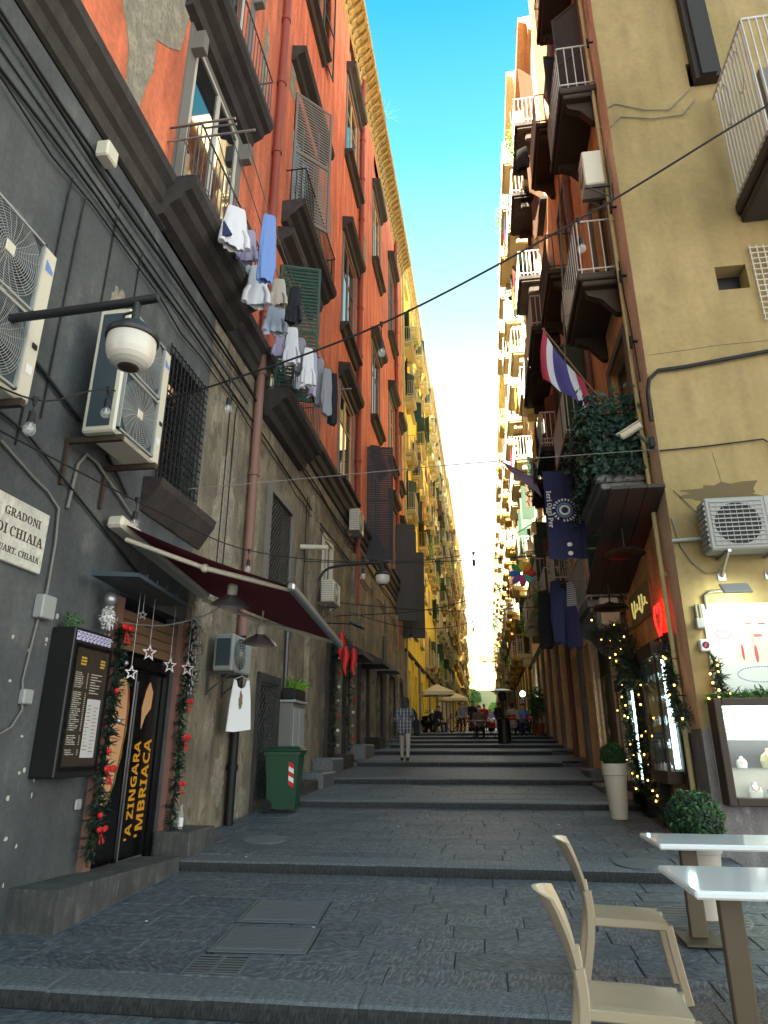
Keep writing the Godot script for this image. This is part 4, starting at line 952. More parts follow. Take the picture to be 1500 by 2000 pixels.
func ac_body(t: Node3D, w: float, h: float, dp: float, m: Material, fans := 1, out := 0.08) -> void:   # box with fan openings; back at z = out, centre at origin
	var g := G.new(); var fr := minf(h / (fans if h > w else 1), w) * 0.44
	g.bev(Vector3(0, 0, out + dp / 2), Vector3(w, h, dp), 0.02); part("casing", g, m, t)
	for k in fans:
		var cy := 0.0 if fans == 1 else (k - 0.5) * h * 0.5
		var cx := -w * 0.12 if w > h else -w * 0.06
		var c := Vector3(cx, cy, out + dp + 0.004)
		g = G.new(); g.at(c); 
		for j in 24: g.tri(Vector3.ZERO, Vector3(cos(TAU * j / 24), sin(TAU * j / 24), 0) * fr, Vector3(cos(TAU * (j + 1) / 24), sin(TAU * (j + 1) / 24), 0) * fr)
		part("fan_opening", g, M.interior, t)
		g = G.new(); g.at(c)
		for rr in 5: g.tube(circle(fr * (0.3 + 0.17 * rr), 0.012, 24), 0.005, 4)
		for j in 10: g.cyl(Vector3(cos(TAU * j / 10) * fr * 0.15, sin(TAU * j / 10) * fr * 0.15, 0.01), Vector3(cos(TAU * j / 10 + 0.5) * fr, sin(TAU * j / 10 + 0.5) * fr, 0.01), 0.004, 0.004, 4)
		g.bev(Vector3(0, 0, 0.012), Vector3(fr * 0.3, fr * 0.3, 0.02), 0.01)
		part("fan_grille", g, m, t)
	for x in [-w * 0.36, w * 0.36]:
		g = G.new()
		g.span(Vector3(x - 0.02, -h / 2 - 0.04, 0.0), Vector3(x + 0.02, -h / 2, out + dp)); g.span(Vector3(x - 0.02, -h / 2 - 0.34, 0.0), Vector3(x + 0.02, -h / 2 - 0.04, 0.03)); g.cyl(Vector3(x, -h / 2 - 0.3, 0.02), Vector3(x, -h / 2 - 0.03, out + dp * 0.8), 0.014, 0.014, 5)
		part("bracket", g, M.iron_grey, t)
func circle(r: float, z := 0.0, n := 24) -> Array:
	var p := []
	for k in n + 1: p.append(Vector3(cos(TAU * k / n) * r, sin(TAU * k / n) * r, z))
	return p
func build_far_rows() -> void:
	far_house("yellow_house", "bright yellow house with cream window frames beside the red house", -1, 35.0, 57.0, 33.2, M.bright_yellow, 5, M.frame_cream, M.shutter_green, 3.4, M.frame_cream)
	far_house("yellow_house", "pale yellow house with many balconies, second uphill from the red house", -1, 57.0, 84.0, 35.0, M.pale_wall, 6, M.frame_cream, M.shutter_green, 3.2, M.frame_cream)
	far_house("yellow_house", "golden yellow house, third uphill from the red house", -1, 84.0, 118.0, 36.5, M.bright_yellow, 7, M.frame_cream, M.shutter_brown, 3.6, M.soffit)
	far_house("yellow_house", "cream house closing the row on the red house's side of the alley", -1, 118.0, 158.0, 38.0, M.pale_wall, 8, M.frame_cream, M.shutter_green, 5.0, M.soffit)
	far_house("orange_house", "orange plastered house with rail balconies, next uphill from the corner house", 1, 16.2, 21.5, 25.0, M.apricot_wall, 15, M.rail_white, M.shutter_brown, 2.6)
	far_house("cream_house", "sunlit cream house with white balconies, second uphill from the corner house", 1, 21.5, 40.0, 29.4, M.pale_wall, 16, M.rail_white, M.shutter_green, 3.0, M.frame_cream)
	far_house("cream_house", "yellow-cream house, third uphill from the corner house", 1, 40.0, 62.0, 28.6, M.pale_wall, 17, M.rail_white, M.shutter_brown, 3.2, M.soffit)
	far_house("ochre_house", "ochre house, fourth uphill from the corner house", 1, 62.0, 95.0, 28.4, M.yellow_wall, 18, M.frame_cream, M.shutter_green, 3.4, M.frame_cream)
	far_house("cream_house", "distant cream house ending the row on the corner house's side", 1, 95.0, 150.0, 28.8, M.pale_wall, 19, M.rail_white, M.shutter_green, 5.0, M.soffit)
	# houses across the top of the street
	for q in [[-22.0, -1.8, 36.0, 200.0, M.yellow_wall, "ochre house across the top of the street, taller and farther of the pair"], [-1.8, 18.0, 27.0, 196.0, M.soffit, "low ochre house across the top of the street"]]:
		var t := thing("hill_house", q[5], "house", Vector3(0, 0, -q[3]))
		var op := []
		for i in 5:
			for j in 5: op.append([q[0] + 1.2 + i * 2.6, q[0] + 2.3 + i * 2.6, 9.0 + j * 3.6, 11.0 + j * 3.6])
		var g := G.new(); g.wall(q[0], q[1], 0, q[2], op, 0.3); part("wall", g, q[4], t)
		g = G.new(); g.span(Vector3(q[0], 0, -8), Vector3(q[1], q[2] - 0.05, -0.35)); part("inner_wall", g, M.interior, t)
		for o in op:
			if o[3] < q[2] and o[1] < q[1]:
				g = G.new(); g.quad(Vector3(o[0], o[2], -0.25), Vector3(o[1], o[2], -0.25), Vector3(o[1], o[3], -0.25), Vector3(o[0], o[3], -0.25)); part("window", g, M.shutter_green, t)
	# unseen tall block added behind the viewer to keep the sun off this end
	for q in [[Vector3(-11.5, 0, 22), Vector3(18, 53, 8), "tall plain block added behind the viewer to shade the near alley"]]:
		var t := thing("sun_blocker", q[2], "house", q[0])
		var g := G.new(); g.span(Vector3(-q[1].x / 2, -0.3, -q[1].z / 2), Vector3(q[1].x / 2, q[1].y, q[1].z / 2)); part("wall", g, M.yellow_wall, t)

# ---------------------------------------------------------------- things on and in front of the red house. on(d, y, out): a point on its wall
func on(d: float, y: float, out := 0.0) -> Vector3:
	return Vector3(LX + out, y, -d)
func garment(w: float, h: float, seed_: int, sleeves := true) -> G:    # a shirt pegged by its hem side: a baggy open tube with folds, hanging from its top
	var f := FastNoiseLite.new(); f.seed = seed_; f.frequency = 1.0
	var g := G.new()
	g.sheet(func(u: float, v: float):
		var a: float = TAU * u; var q := 1.0 - v
		var rx: float = w / 2 * (0.72 + 0.28 * sin(q * 2.4)); var rz: float = (0.012 + 0.055 * pow(q, 0.8)) * minf(1.0, w * 3.0)
		var n: float = 1.0 + f.get_noise_3d(cos(a) * 1.4, sin(a) * 1.4, q * 1.6) * 0.5 * q + sin(a * 7 + seed_ + q * 2) * 0.09 * (0.3 + q)
		return Vector3(cos(a) * rx * n, -h * q - sin(a * 2 + seed_) * 0.03 * q + f.get_noise_2d(cos(a) * 3, 7.0) * 0.05 * q, -sin(a) * rz * n), 28, 12, 0.003)
	if sleeves:
		for s in [-1.0, 1.0]:
			g.tube([Vector3(s * w * 0.36, -h * 0.55, 0.03), Vector3(s * w * 0.52, -h * 0.72, 0.04), Vector3(s * w * 0.55, -h * 0.98, 0.05)], [w * 0.12, w * 0.13, w * 0.15], 8)
	return g
func wall_lamp(label: String, wall: Vector3, reach: float, turn: float) -> Node3D:     # curved arm out of the wall, hood and opal globe below
	var t := thing("wall_lamp", label, "street lamp", wall, turn, "lamps on arms along the alley")
	var g := G.new(); g.tube([Vector3(0, -0.42, 0), Vector3(0, -0.3, 0.1), Vector3(0, -0.12, 0.2), Vector3(0, -0.03, 0.34), Vector3(0, 0.02, 0.6), Vector3(0, 0.06, reach - 0.1), Vector3(0, 0.08, reach + 0.16)], 0.035, 10); g.cyl(Vector3(0, -0.42, -0.01), Vector3(0, -0.42, 0.03), 0.09, 0.09, 12); part("arm", g, M.lamp_black, t)
	var o := Vector3(0, 0, reach)
	g = G.new(); g.cyl(o + Vector3(0, -0.16, 0), o + Vector3(0, 0.05, 0), 0.03, 0.03, 8); g.tube([o + Vector3(0, -0.02, 0.02), o + Vector3(0, -0.04, -0.1), o + Vector3(0, -0.14, -0.13), o + Vector3(0, -0.2, -0.06)], 0.012, 6); part("hanger", g, M.lamp_black, t)
	g = G.new(); g.lathe([[0.172, -0.281], [0.189, -0.277], [0.195, -0.252], [0.18, -0.227], [0.134, -0.197], [0.11, -0.189], [0.1, -0.151], [0.042, -0.126], [0.0, -0.126]], 28, o); part("hood", g, M.lamp_black, t)
	g = G.new(); g.lathe([[0.075, -0.504], [0.105, -0.492], [0.135, -0.47], [0.155, -0.44], [0.168, -0.4], [0.174, -0.35], [0.172, -0.281]], 28, o); part("globe", g, M.opal, t)
	g = G.new(); g.lathe([[0.0, -0.517], [0.06, -0.512], [0.077, -0.502], [0.075, -0.496]], 20, o); part("cap", g, M.wood_dark, t)
	return t
func big_ac(label: String, d_mid: float, y_mid: float, front: float) -> void:
	var t := thing("air_conditioner", label, "air conditioner", on(d_mid, y_mid), PI / 2, "large twin-fan air conditioners on the grey wall")
	var w := 0.94; var h := 1.45; var dp := 0.36; var z := front - dp
	var g := G.new(); g.bev(Vector3(0, 0, z + dp / 2), Vector3(w, h, dp), 0.02); part("casing", g, M.ac_white, t)
	g = G.new(); g.bev(Vector3(w * 0.41, 0, z + dp / 2 + 0.006), Vector3(w * 0.16, h - 0.02, dp), 0.012); part("service_panel", g, M.ac_white, t)
	g = G.new(); g.quad(Vector3(-w / 2 - 0.003, -h / 2 + 0.06, z + 0.05), Vector3(-w / 2 - 0.003, -h / 2 + 0.06, z + dp - 0.06), Vector3(-w / 2 - 0.003, h / 2 - 0.06, z + dp - 0.06), Vector3(-w / 2 - 0.003, h / 2 - 0.06, z + 0.05)); part("fins", g, M.ac_dark, t)
	for sgn in [-1.0, 1.0]:
		var c := Vector3(-w * 0.09, sgn * h * 0.245, front)
		var fg := sub("fan", t)
		g = G.new(); g.at(c + Vector3(0, 0, 0.003)); g.quad(Vector3(-0.36, -0.335, 0), Vector3(0.36, -0.335, 0), Vector3(0.36, 0.335, 0), Vector3(-0.36, 0.335, 0)); part("recess", g, M.ac_dark, fg)
		g = G.new(); g.at(c + Vector3(0, 0, 0.004))
		for k in 4:
			var a := TAU * k / 4 + 0.4
			g.quad(Vector3(cos(a), sin(a), 0) * 0.06, Vector3(cos(a + 0.35), sin(a + 0.35), 0.01) * 0.3, Vector3(cos(a + 1.0), sin(a + 1.0), 0.0) * 0.29, Vector3(cos(a + 0.9), sin(a + 0.9), 0.0) * 0.06)
		part("blades", g, M.iron, fg)
		g = G.new(); g.at(c + Vector3(0, 0, 0.025))
		for k in 15: g.tube(circle(0.07 + k * 0.0205, 0.0, 30), 0.0032, 4)
		for k in 24:
			var a := TAU * k / 24
			g.tube([Vector3(cos(a), sin(a), 0.003) * 0.05, Vector3(cos(a + 0.2), sin(a + 0.2), 0.006) * 0.2, Vector3(cos(a + 0.3), sin(a + 0.3), 0) * 0.36], 0.0028, 4)
		for e in [[-0.36, -0.335, 0.36, -0.315], [-0.36, 0.315, 0.36, 0.335], [-0.36, -0.335, -0.34, 0.335], [0.34, -0.335, 0.36, 0.335]]: g.span(Vector3(e[0], e[1], -0.02), Vector3(e[2], e[3], 0.008))
		part("grille", g, M.ac_grey, fg)
		g = G.new(); g.bev(c + Vector3(0, 0, 0.03), Vector3(0.1, 0.1, 0.015), 0.006); part("hub", g, M.ac_white, fg)
	g = G.new(); g.bev(Vector3(w * 0.42, -0.22, front + 0.012), Vector3(0.06, 0.05, 0.012), 0.005); part("handle_slot", g, M.black, t)
	g = G.new(); g.quad(Vector3(w * 0.36, 0.5, front + 0.010), Vector3(w * 0.46, 0.5, front + 0.010), Vector3(w * 0.46, 0.54, front + 0.010), Vector3(w * 0.36, 0.6, front + 0.010)); part("badge", g, M.blue_light, t)
	g = G.new(); g.quad(Vector3(w * 0.37, -0.48, front + 0.010), Vector3(w * 0.45, -0.48, front + 0.010), Vector3(w * 0.45, -0.4, front + 0.010), Vector3(w * 0.37, -0.4, front + 0.010)); part("sticker", g, M.white, t)
	for x in [-w * 0.38, w * 0.38]:
		g = G.new(); g.span(Vector3(x - 0.025, -h / 2 - 0.06, 0), Vector3(x + 0.025, -h / 2, front + 0.04)); g.span(Vector3(x - 0.022, -h / 2 - 0.5, 0), Vector3(x + 0.022, -h / 2 - 0.06, 0.04)); part("bracket", g, M.wood_dark, t)
	g = G.new(); g.tube([Vector3(w * 0.3, -h / 2 + 0.1, 0.06), Vector3(w * 0.55, -h / 2, 0.05), Vector3(w * 0.9, -h / 2 - 0.18, 0.04)], 0.02, 6); part("pipe", g, M.cable, t)
func garland(parent: Node, pts: Array, r: float, n: int, seed_: int, m: Material) -> void:     # fir sprigs along a line
	var q := RandomNumberGenerator.new(); q.seed = seed_
	var g := G.new(); g.tube(pts, 0.012, 5)
	for k in n:
		var f: float = q.randf() * (pts.size() - 1); var i := mini(int(f), pts.size() - 2)
		var p: Vector3 = (pts[i] as Vector3).lerp(pts[i + 1], f - i)
		var d := Vector3(q.randfn(), q.randfn() - 0.3, q.randfn() * 0.8 + 0.3).normalized()
		var e := p + d * r * q.randf_range(0.5, 1.15); var s := d.cross(Vector3(q.randfn(), q.randfn(), q.randfn())).normalized() * 0.02
		g.tri(p - s, p + s, e); 
		for z in 3:
			var o := p.lerp(e, 0.35 + z * 0.25); var v := (d + Vector3(q.randfn(), q.randfn(), q.randfn()) * 0.5).normalized() * r * 0.4; g.tri(o - s * 0.5, o + s * 0.5, o + v)
	part("fir_sprigs", g, m, parent)
func bow(parent: Node, p: Vector3, s: float) -> void:
	var g := G.new()
	for e in [-1.0, 1.0]:
		g.ell(p + Vector3(e * s * 0.5, s * 0.1, 0.02), Vector3(s * 0.5, s * 0.3, s * 0.2), 8, 6)
		g.tri(p, p + Vector3(e * s * 0.2, -s * 1.3, 0.03), p + Vector3(e * s * 0.55, -s * 1.1, 0.03))
	g.ell(p + Vector3(0, 0, 0.04), Vector3(s * 0.16, s * 0.2, s * 0.16), 8, 6); part("bow", g, M.red, parent)
func star(label: String, p: Vector3, r: float, drop: float) -> void:
	var t := thing("hanging_star", label, "ornament", p, PI / 2 - 0.5, "silver stars hung over the sandwich shop door")
	var a := PackedVector2Array(); var b := PackedVector2Array()
	for k in 10:
		var q := TAU * k / 10 + PI / 2; var rr := r if k % 2 == 0 else r * 0.42
		a.append(Vector2(cos(q), sin(q)) * rr); b.append(Vector2(cos(q), sin(q)) * rr * 0.66)
	var g := G.new()
	for k in 10:
		var c := (k + 1) % 10
		for z in [0.008, -0.008]: g.quad(Vector3(b[k].x, b[k].y, z), Vector3(a[k].x, a[k].y, z), Vector3(a[c].x, a[c].y, z), Vector3(b[c].x, b[c].y, z))
		g.quad(Vector3(a[k].x, a[k].y, -0.008), Vector3(a[k].x, a[k].y, 0.008), Vector3(a[c].x, a[c].y, 0.008), Vector3(a[c].x, a[c].y, -0.008))
	part("star", g, M.silver, t)
	g = G.new(); g.cyl(Vector3(0, r, 0), Vector3(0, r + drop, 0), 0.003, 0.003, 4); part("thread", g, M.silver, t)

func build_left_things() -> void:
	var g: G
	big_ac("twin-fan air conditioner cut off by the picture edge, nearest the street plaque", 3.78, 4.92, 0.6)
	big_ac("twin-fan air conditioner beside the barred window, behind the globe lamp", 5.95, 5.32, 0.58)
	wall_lamp("globe street lamp on a bent arm in front of the twin-fan air conditioners", Vector3(LX, 4.72, -3.86), 1.66, PI / 2)
	wall_lamp("globe street lamp on an arm below the dark shutters", Vector3(LX, 5.95, -15.9), 1.7, PI / 2)
	# marble street plaque
	var t := thing("street_plaque", "pale marble street plaque with dark carved lettering on the grey wall", "street sign", on(5.14, 3.44), PI / 2)
	g = G.new(); g.bev(Vector3(0, 0, 0.02), Vector3(0.72, 0.58, 0.05), 0.008); part("slab", g, M.marble, t)
	var y := 0.15
	for q in [["GRADONI", 0.10], ["DI CHIAIA", 0.12], ["QUART. CHIAIA", 0.075]]:
		words("lettering", q[0], q[1], 0.004, M.wood_dark, t, Transform3D(Basis(), Vector3(0.0, y, 0.046)), true); y -= 0.165
	# menu case
	t = thing("menu_case", "black wall case with a printed menu beside the sandwich shop door", "menu board", on(6.2, 2.05), PI / 2)
	g = G.new(); g.bev(Vector3(0, 0.0, 0.125), Vector3(0.66, 1.36, 0.25), 0.01); part("case", g, M.black, t)
	g = G.new(); g.quad(Vector3(-0.26, -0.58, 0.253), Vector3(0.3, -0.58, 0.253), Vector3(0.3, 0.5, 0.253), Vector3(-0.26, 0.5, 0.253)); part("menu_sheet", g, menu_print(), t)
	g = G.new(); g.quad(Vector3(-0.3, 0.56, 0.253), Vector3(0.31, 0.56, 0.253), Vector3(0.31, 0.65, 0.253), Vector3(-0.3, 0.65, 0.253)); part("header_strip", g, strip_print(), t)
	g = G.new()
	for e in [[-0.3, -0.62, -0.27, 0.53], [0.3, -0.62, 0.33, 0.53], [-0.27, -0.62, 0.3, -0.59], [-0.27, 0.5, 0.3, 0.53]]: g.span(Vector3(e[0], e[1], 0.25), Vector3(e[2], e[3], 0.268))
	part("frame", g, M.black_gloss, t)
	t = thing("small_plant", "small green sprig growing on top of the menu case", "plant", on(5.98, 2.73, 0.12)); part("leaves", leaf_ball(Vector3(0, 0.07, 0), Vector3(0.12, 0.09, 0.1), 60, 0.07, 5), M.leaf_mid, t)
	# sandwich shop door, part of the house
	var dr := sub("shop_door", red_house)
	g = G.new(); g.span(Vector3(7.0, 0.25, -0.22), Vector3(8.55, 3.3, -0.18)); part("backing", g, M.black, dr)
	g = G.new(); g.span(Vector3(7.0, 0.25, -0.18), Vector3(7.07, 2.65, -0.05)); g.span(Vector3(8.48, 0.25, -0.18), Vector3(8.55, 2.65, -0.05)); g.span(Vector3(7.07, 2.55, -0.18), Vector3(8.48, 2.65, -0.052)); part("frame", g, M.black_gloss, dr)
	for e in [7.10, 7.80]:
		g = G.new(); g.bev(Vector3(e + 0.335, 1.42, -0.14), Vector3(0.66, 2.2, 0.05), 0.012); part("leaf", g, M.black_gloss, dr)
		g = G.new(); g.span(Vector3(e + 0.05, 0.4, -0.115), Vector3(e + 0.62, 0.425, -0.108)); g.span(Vector3(e + 0.05, 0.425, -0.115), Vector3(e + 0.065, 2.4, -0.108)); part("trim_line", g, M.silver, dr)
	var bread := PackedVector2Array(); var crust := PackedVector2Array(); var lettuce := PackedVector2Array()
	for k in 30:
		var a := TAU * k / 30
		bread.append(Vector2(7.42 + cos(a) * 0.22 + sin(a) * 0.08, 1.72 + sin(a) * 0.70)); crust.append(Vector2(7.5 + cos(a) * 0.17 + sin(a) * 0.10, 1.68 + sin(a) * 0.66))
		lettuce.append(Vector2(7.47 + cos(a) * (0.21 + 0.015 * (k % 2)) + sin(a) * 0.10, 1.68 + sin(a) * (0.70 + 0.012 * (k % 2))))
	g = G.new(); g.ext(lettuce, -0.115, -0.111); part("print", g, M.leaf_bright, dr); g = G.new(); g.ext(crust, -0.111, -0.109); part("print", g, M.pipe_red, dr); g = G.new(); g.ext(bread, -0.109, -0.107); part("print", g, M.bread, dr)
	var rot := Basis(Vector3.BACK, PI / 2)
	words("lettering", "'A ZINGARA", 0.20, 0.004, M.gold, dr, Transform3D(rot, Vector3(8.02, 1.16, -0.108)))
	words("lettering", "'MBRIACA", 0.235, 0.004, M.gold, dr, Transform3D(rot, Vector3(8.27, 1.18, -0.108)))
	g = G.new(); g.ext(PackedVector2Array([Vector2(8.05, 1.85), Vector2(8.12, 2.0), Vector2(8.24, 2.1), Vector2(8.26, 2.3), Vector2(8.16, 2.42), Vector2(8.08, 2.3), Vector2(8.02, 2.1)]), -0.114, -0.108); part("print", g, M.bread, dr)
	for e in [[6.86, 7.0], [8.55, 8.72]]:
		g = G.new(); g.span(Vector3(e[0], 0.3, 0), Vector3(e[1], 3.25, 0.07)); part("door_jamb", g, M.pipe_pink, dr)
	for k in 4:
		g = G.new(); g.bev(Vector3(7.8, 2.76 + k * 0.115, -0.03), Vector3(1.5, 0.108, 0.03), 0.006); part("board", g, M.wood, dr)
	g = G.new(); g.ext(PackedVector2Array([Vector2(0, 0), Vector2(0.5, -0.04), Vector2(0.5, -0.08), Vector2(0, -0.06)]), 0, 1.5); var brd := part("rain_board", g, M.ac_dark, dr); brd.rotation.y = -PI / 2 + 0.1; brd.position = Vector3(7.6, 3.35, 0.02)
	# garlands beside the door
	t = thing("garland", "fir garland with red bows hanging between the menu case and the shop door", "garland", on(6.8, 0.0, 0.14), PI / 2)
	garland(t, [Vector3(0.1, 2.9, -0.03), Vector3(0.02, 2.4, 0.02), Vector3(0.08, 1.9, 0), Vector3(0.0, 1.4, 0.02), Vector3(0.06, 1.0, 0), Vector3(0.0, 0.62, 0)], 0.15, 420, 3, M.leaf_fir)
	for q in [[2.86, 0.13], [1.42, 0.12], [0.86, 0.1]]: bow(t, Vector3(0.0, q[0], 0.1), q[1])
	for k in 6:
		g = G.new(); g.ell(Vector3(0.08 - (k % 2) * 0.12, 2.5 - k * 0.3, 0.1), Vector3(0.03, 0.03, 0.03), 8, 6); part("bauble", g, [M.silver, M.red][k % 2], t)
	t = thing("garland", "fir garland with silver tinsel on the far jamb of the shop door", "garland", on(8.62, 0.0, 0.14), PI / 2)
	garland(t, [Vector3(0.0, 3.3, 0), Vector3(0.06, 2.6, 0.02), Vector3(-0.06, 2.0, 0), Vector3(0.0, 1.4, 0.02), Vector3(-0.05, 0.7, 0)], 0.13, 400, 8, M.leaf_fir)
	for q in [[2.2, 0.1], [1.75, 0.12], [1.2, 0.1]]: bow(t, Vector3(-0.05, q[0], 0.1), q[1])
	g = G.new()
	for k in 90: g.tri(Vector3(rng.randf_range(-0.1, 0.1), rng.randf_range(2.3, 3.3), 0.12), Vector3(rng.randf_range(-0.1, 0.1), 2.9, 0.1), Vector3(0.02, rng.randf_range(2.3, 3.3), 0.16)) if false else g.ell(Vector3(rng.randf_range(-0.09, 0.09), rng.randf_range(2.3, 3.35), rng.randf_range(0.05, 0.14)), Vector3(0.012, 0.02, 0.012), 5, 3)
	part("tinsel", g, M.silver, t)
	# frosty figure of balls at the top of the first garland
	t = thing("hanging_ornament", "pale frosted ornament of stacked tinsel balls hanging above the menu case", "ornament", on(6.56, 3.02, 0.15), PI / 2)
	g = G.new(); g.ell(Vector3(0, 0.12, 0), Vector3(0.075, 0.08, 0.07), 12, 8); part("ball", g, M.silver, t)
	part("tinsel", leaf_ball(Vector3(0, -0.08, 0), Vector3(0.1, 0.14, 0.09), 160, 0.05, 4), M.white, t); part("tinsel", leaf_ball(Vector3(0.02, -0.34, 0), Vector3(0.07, 0.14, 0.07), 120, 0.05, 6), M.ac_grey, t)
	star("silver star hung nearest the menu case", on(6.9, 2.4, 0.3), 0.085, 0.8); star("larger silver star, second from the menu case, over the shop door", on(7.25, 2.66, 0.3), 0.1, 0.75); star("silver star hung above the middle of the shop door", on(7.8, 2.58, 0.3), 0.1, 0.8); star("silver star nearest the far garland of the shop door", on(8.3, 2.6, 0.3), 0.11, 0.75); star("tiny silver star high up under the awning", on(7.0, 3.05, 0.3), 0.06, 0.4)
	# the awning over the door
	t = thing("awning", "burgundy folding awning with pale arms over the sandwich shop door", "awning", on(6.5, 0), PI / 2); t.rotation.z = 0.0
	var fb := G.new()
	for k in 6:
		var z0 := 0.22 + k * 1.93 / 6; var z1 := 0.22 + (k + 1) * 1.93 / 6
		var sag := func(z: float): return 3.97 - (z - 0.22) * 0.40 - sin((z - 0.22) / 1.93 * PI) * 0.04
		fb.quad(Vector3(0, sag.call(z0), z0), Vector3(0, sag.call(z1), z1), Vector3(2.42, sag.call(z1) - 0.24, z1), Vector3(2.42, sag.call(z0) - 0.24, z0)); fb.quad(Vector3(0, sag.call(z1) + 0.006, z1), Vector3(0, sag.call(z0) + 0.006, z0), Vector3(2.42, sag.call(z0) - 0.234, z0), Vector3(2.42, sag.call(z1) - 0.234, z1))
	part("fabric", fb, M.burgundy, t)
	g = G.new(); g.at(Vector3(1.21, 3.86, 0.15), Basis(Vector3.BACK, -0.099)); g.bev(Vector3.ZERO, Vector3(2.6, 0.14, 0.2), 0.03); part("cassette", g, M.ac_white, t)
	g = G.new(); g.at(Vector3(1.21, 3.07, 2.17), Basis(Vector3.BACK, -0.099)); g.bev(Vector3.ZERO, Vector3(2.5, 0.09, 0.08), 0.02); part("front_bar", g, M.metal, t)
	for x in [0.12, 2.3]:
		var ar := sub("arm", t)
		g = G.new(); g.at(Vector3(x, 3.84 - x * 0.099, 0.2)); g.tube([Vector3(0, 0, 0), Vector3(0.02, -0.36, 0.95)], 0.028, 8); part("upper_arm", g, M.ac_white, ar)
		g = G.new(); g.at(Vector3(x, 3.84 - x * 0.099, 0.2)); g.tube([Vector3(0.02, -0.36, 0.95), Vector3(0, -0.64, 1.95)], 0.03, 8); g.ell(Vector3(0.02, -0.36, 0.95), Vector3(0.05, 0.05, 0.05), 8, 6); part("fore_arm", g, M.ac_white, ar)
	for q in [["shiny metal reflector lamp hanging under the awning, nearer the door", -2.9, 3.28, -7.35], ["brownish metal reflector lamp hanging lower, towards the small air conditioner", -2.9, 3.0, -8.45]]:
		t = thing("reflector_lamp", q[0], "lamp", Vector3(q[1], q[2], q[3]), 0.0, "reflector lamps under the awning"); t.rotation = Vector3(0.25, 0.0, -0.15)
		g = G.new(); g.lathe([[0.23, -0.09], [0.21, -0.06], [0.16, -0.02], [0.09, 0.02], [0.06, 0.05], [0.0, 0.05]], 24); g.lathe([[0.0, 0.035], [0.06, 0.035], [0.09, 0.01], [0.2, -0.065], [0.225, -0.09]], 24); part("shade", g, M.metal, t)
		g = G.new(); g.lathe([[0.06, 0.05], [0.06, 0.16], [0.04, 0.18], [0.0, 0.18]], 14); g.cyl(Vector3(0, 0.17, 0), Vector3(0.0, 0.36, 0.0), 0.012, 0.012, 6); part("socket", g, M.ac_white, t)
		g = G.new(); g.ell(Vector3(0, -0.03, 0), Vector3(0.05, 0.06, 0.05), 10, 8); part("bulb", g, M.opal, t)
	# small air conditioner and the white top hung from it
	t = thing("air_conditioner", "small boxy air conditioner above the hanging white top", "air conditioner", on(9.95, 2.98), PI / 2); ac_body(t, 0.82, 0.54, 0.3, M.ac_grey, 1, 0.12)
	g = G.new(); g.quad(Vector3(-0.414, -0.2, 0.16), Vector3(-0.414, -0.2, 0.38), Vector3(-0.414, 0.2, 0.38), Vector3(-0.414, 0.2, 0.16)); part("fins", g, M.ac_dark, t)
	t = thing("tank_top", "white sleeveless top on a hanger below the small air conditioner", "clothing", on(10.1, 2.62, 0.38), PI / 2 - 0.75)
	var top := PackedVector2Array([Vector2(-0.13, 0.0), Vector2(-0.09, 0.0), Vector2(-0.06, -0.1), Vector2(0, -0.13), Vector2(0.06, -0.1), Vector2(0.09, 0.0), Vector2(0.13, 0.0), Vector2(0.15, -0.14), Vector2(0.17, -0.3), Vector2(0.2, -0.72), Vector2(0.06, -0.74), Vector2(-0.08, -0.76), Vector2(-0.2, -0.75), Vector2(-0.17, -0.3), Vector2(-0.15, -0.14)])
	g = G.new(); g.ext(top, -0.012, 0.012); part("cloth", g, M.white, t)
	g = G.new(); g.ext(blob(0.0, -0.3, 0.03, 0.14, 3), 0.0, 0.0135); part("print", g, M.wood, t)
	g = G.new(); g.tube([Vector3(-0.14, 0.0, 0), Vector3(0, 0.06, 0), Vector3(0.14, 0.0, 0)], 0.008, 5); g.cyl(Vector3(0, 0.06, 0), Vector3(0, 0.14, 0), 0.005, 0.005, 5); part("hanger", g, M.metal, t)
	# wheeled bin
	t = thing("wheelie_bin", "green wheeled rubbish bin with a red and white striped sticker", "bin", Vector3(-3.58, gy(12.2) + 0.004, -12.2), 0.08)
	g = G.new()
	var pr := [[0.24, 0.22, 0.06], [0.29, 0.27, 0.92], [0.32, 0.3, 0.92], [0.32, 0.3, 0.98]]
	for k in 3:
		var a = pr[k]; var b = pr[k + 1]
		for e in 4:
			var cx := [[-1, 1], [1, 1], [1, -1], [-1, -1]]; var c0 = cx[e]; var c1 = cx[(e + 1) % 4]
			g.quad(Vector3(c0[0] * a[0], a[2], c0[1] * a[1]), Vector3(c1[0] * a[0], a[2], c1[1] * a[1]), Vector3(c1[0] * b[0], b[2], c1[1] * b[1]), Vector3(c0[0] * b[0], b[2], c0[1] * b[1]))
	g.span(Vector3(-0.24, 0.055, -0.22), Vector3(0.24, 0.065, 0.22)); part("body", g, M.green_bin, t)
	g = G.new(); g.bev(Vector3(0.0, 1.0, 0), Vector3(0.68, 0.05, 0.64), 0.02); g.bev(Vector3(0.02, 1.04, 0), Vector3(0.56, 0.05, 0.52), 0.025); g.cyl(Vector3(-0.37, 0.98, -0.28), Vector3(-0.37, 0.98, 0.28), 0.02, 0.02, 8); part("lid", g, M.green_bin, t)
	for z in [-0.22, 0.22]:
		g = G.new(); g.cyl(Vector3(-0.25, 0.1, z - 0.025), Vector3(-0.25, 0.1, z + 0.025), 0.1, 0.1, 18); part("wheel", g, M.rubber, t)
	g = G.new(); g.cyl(Vector3(-0.25, 0.1, -0.22), Vector3(-0.25, 0.1, 0.22), 0.015, 0.015, 6); part("axle", g, M.iron, t)
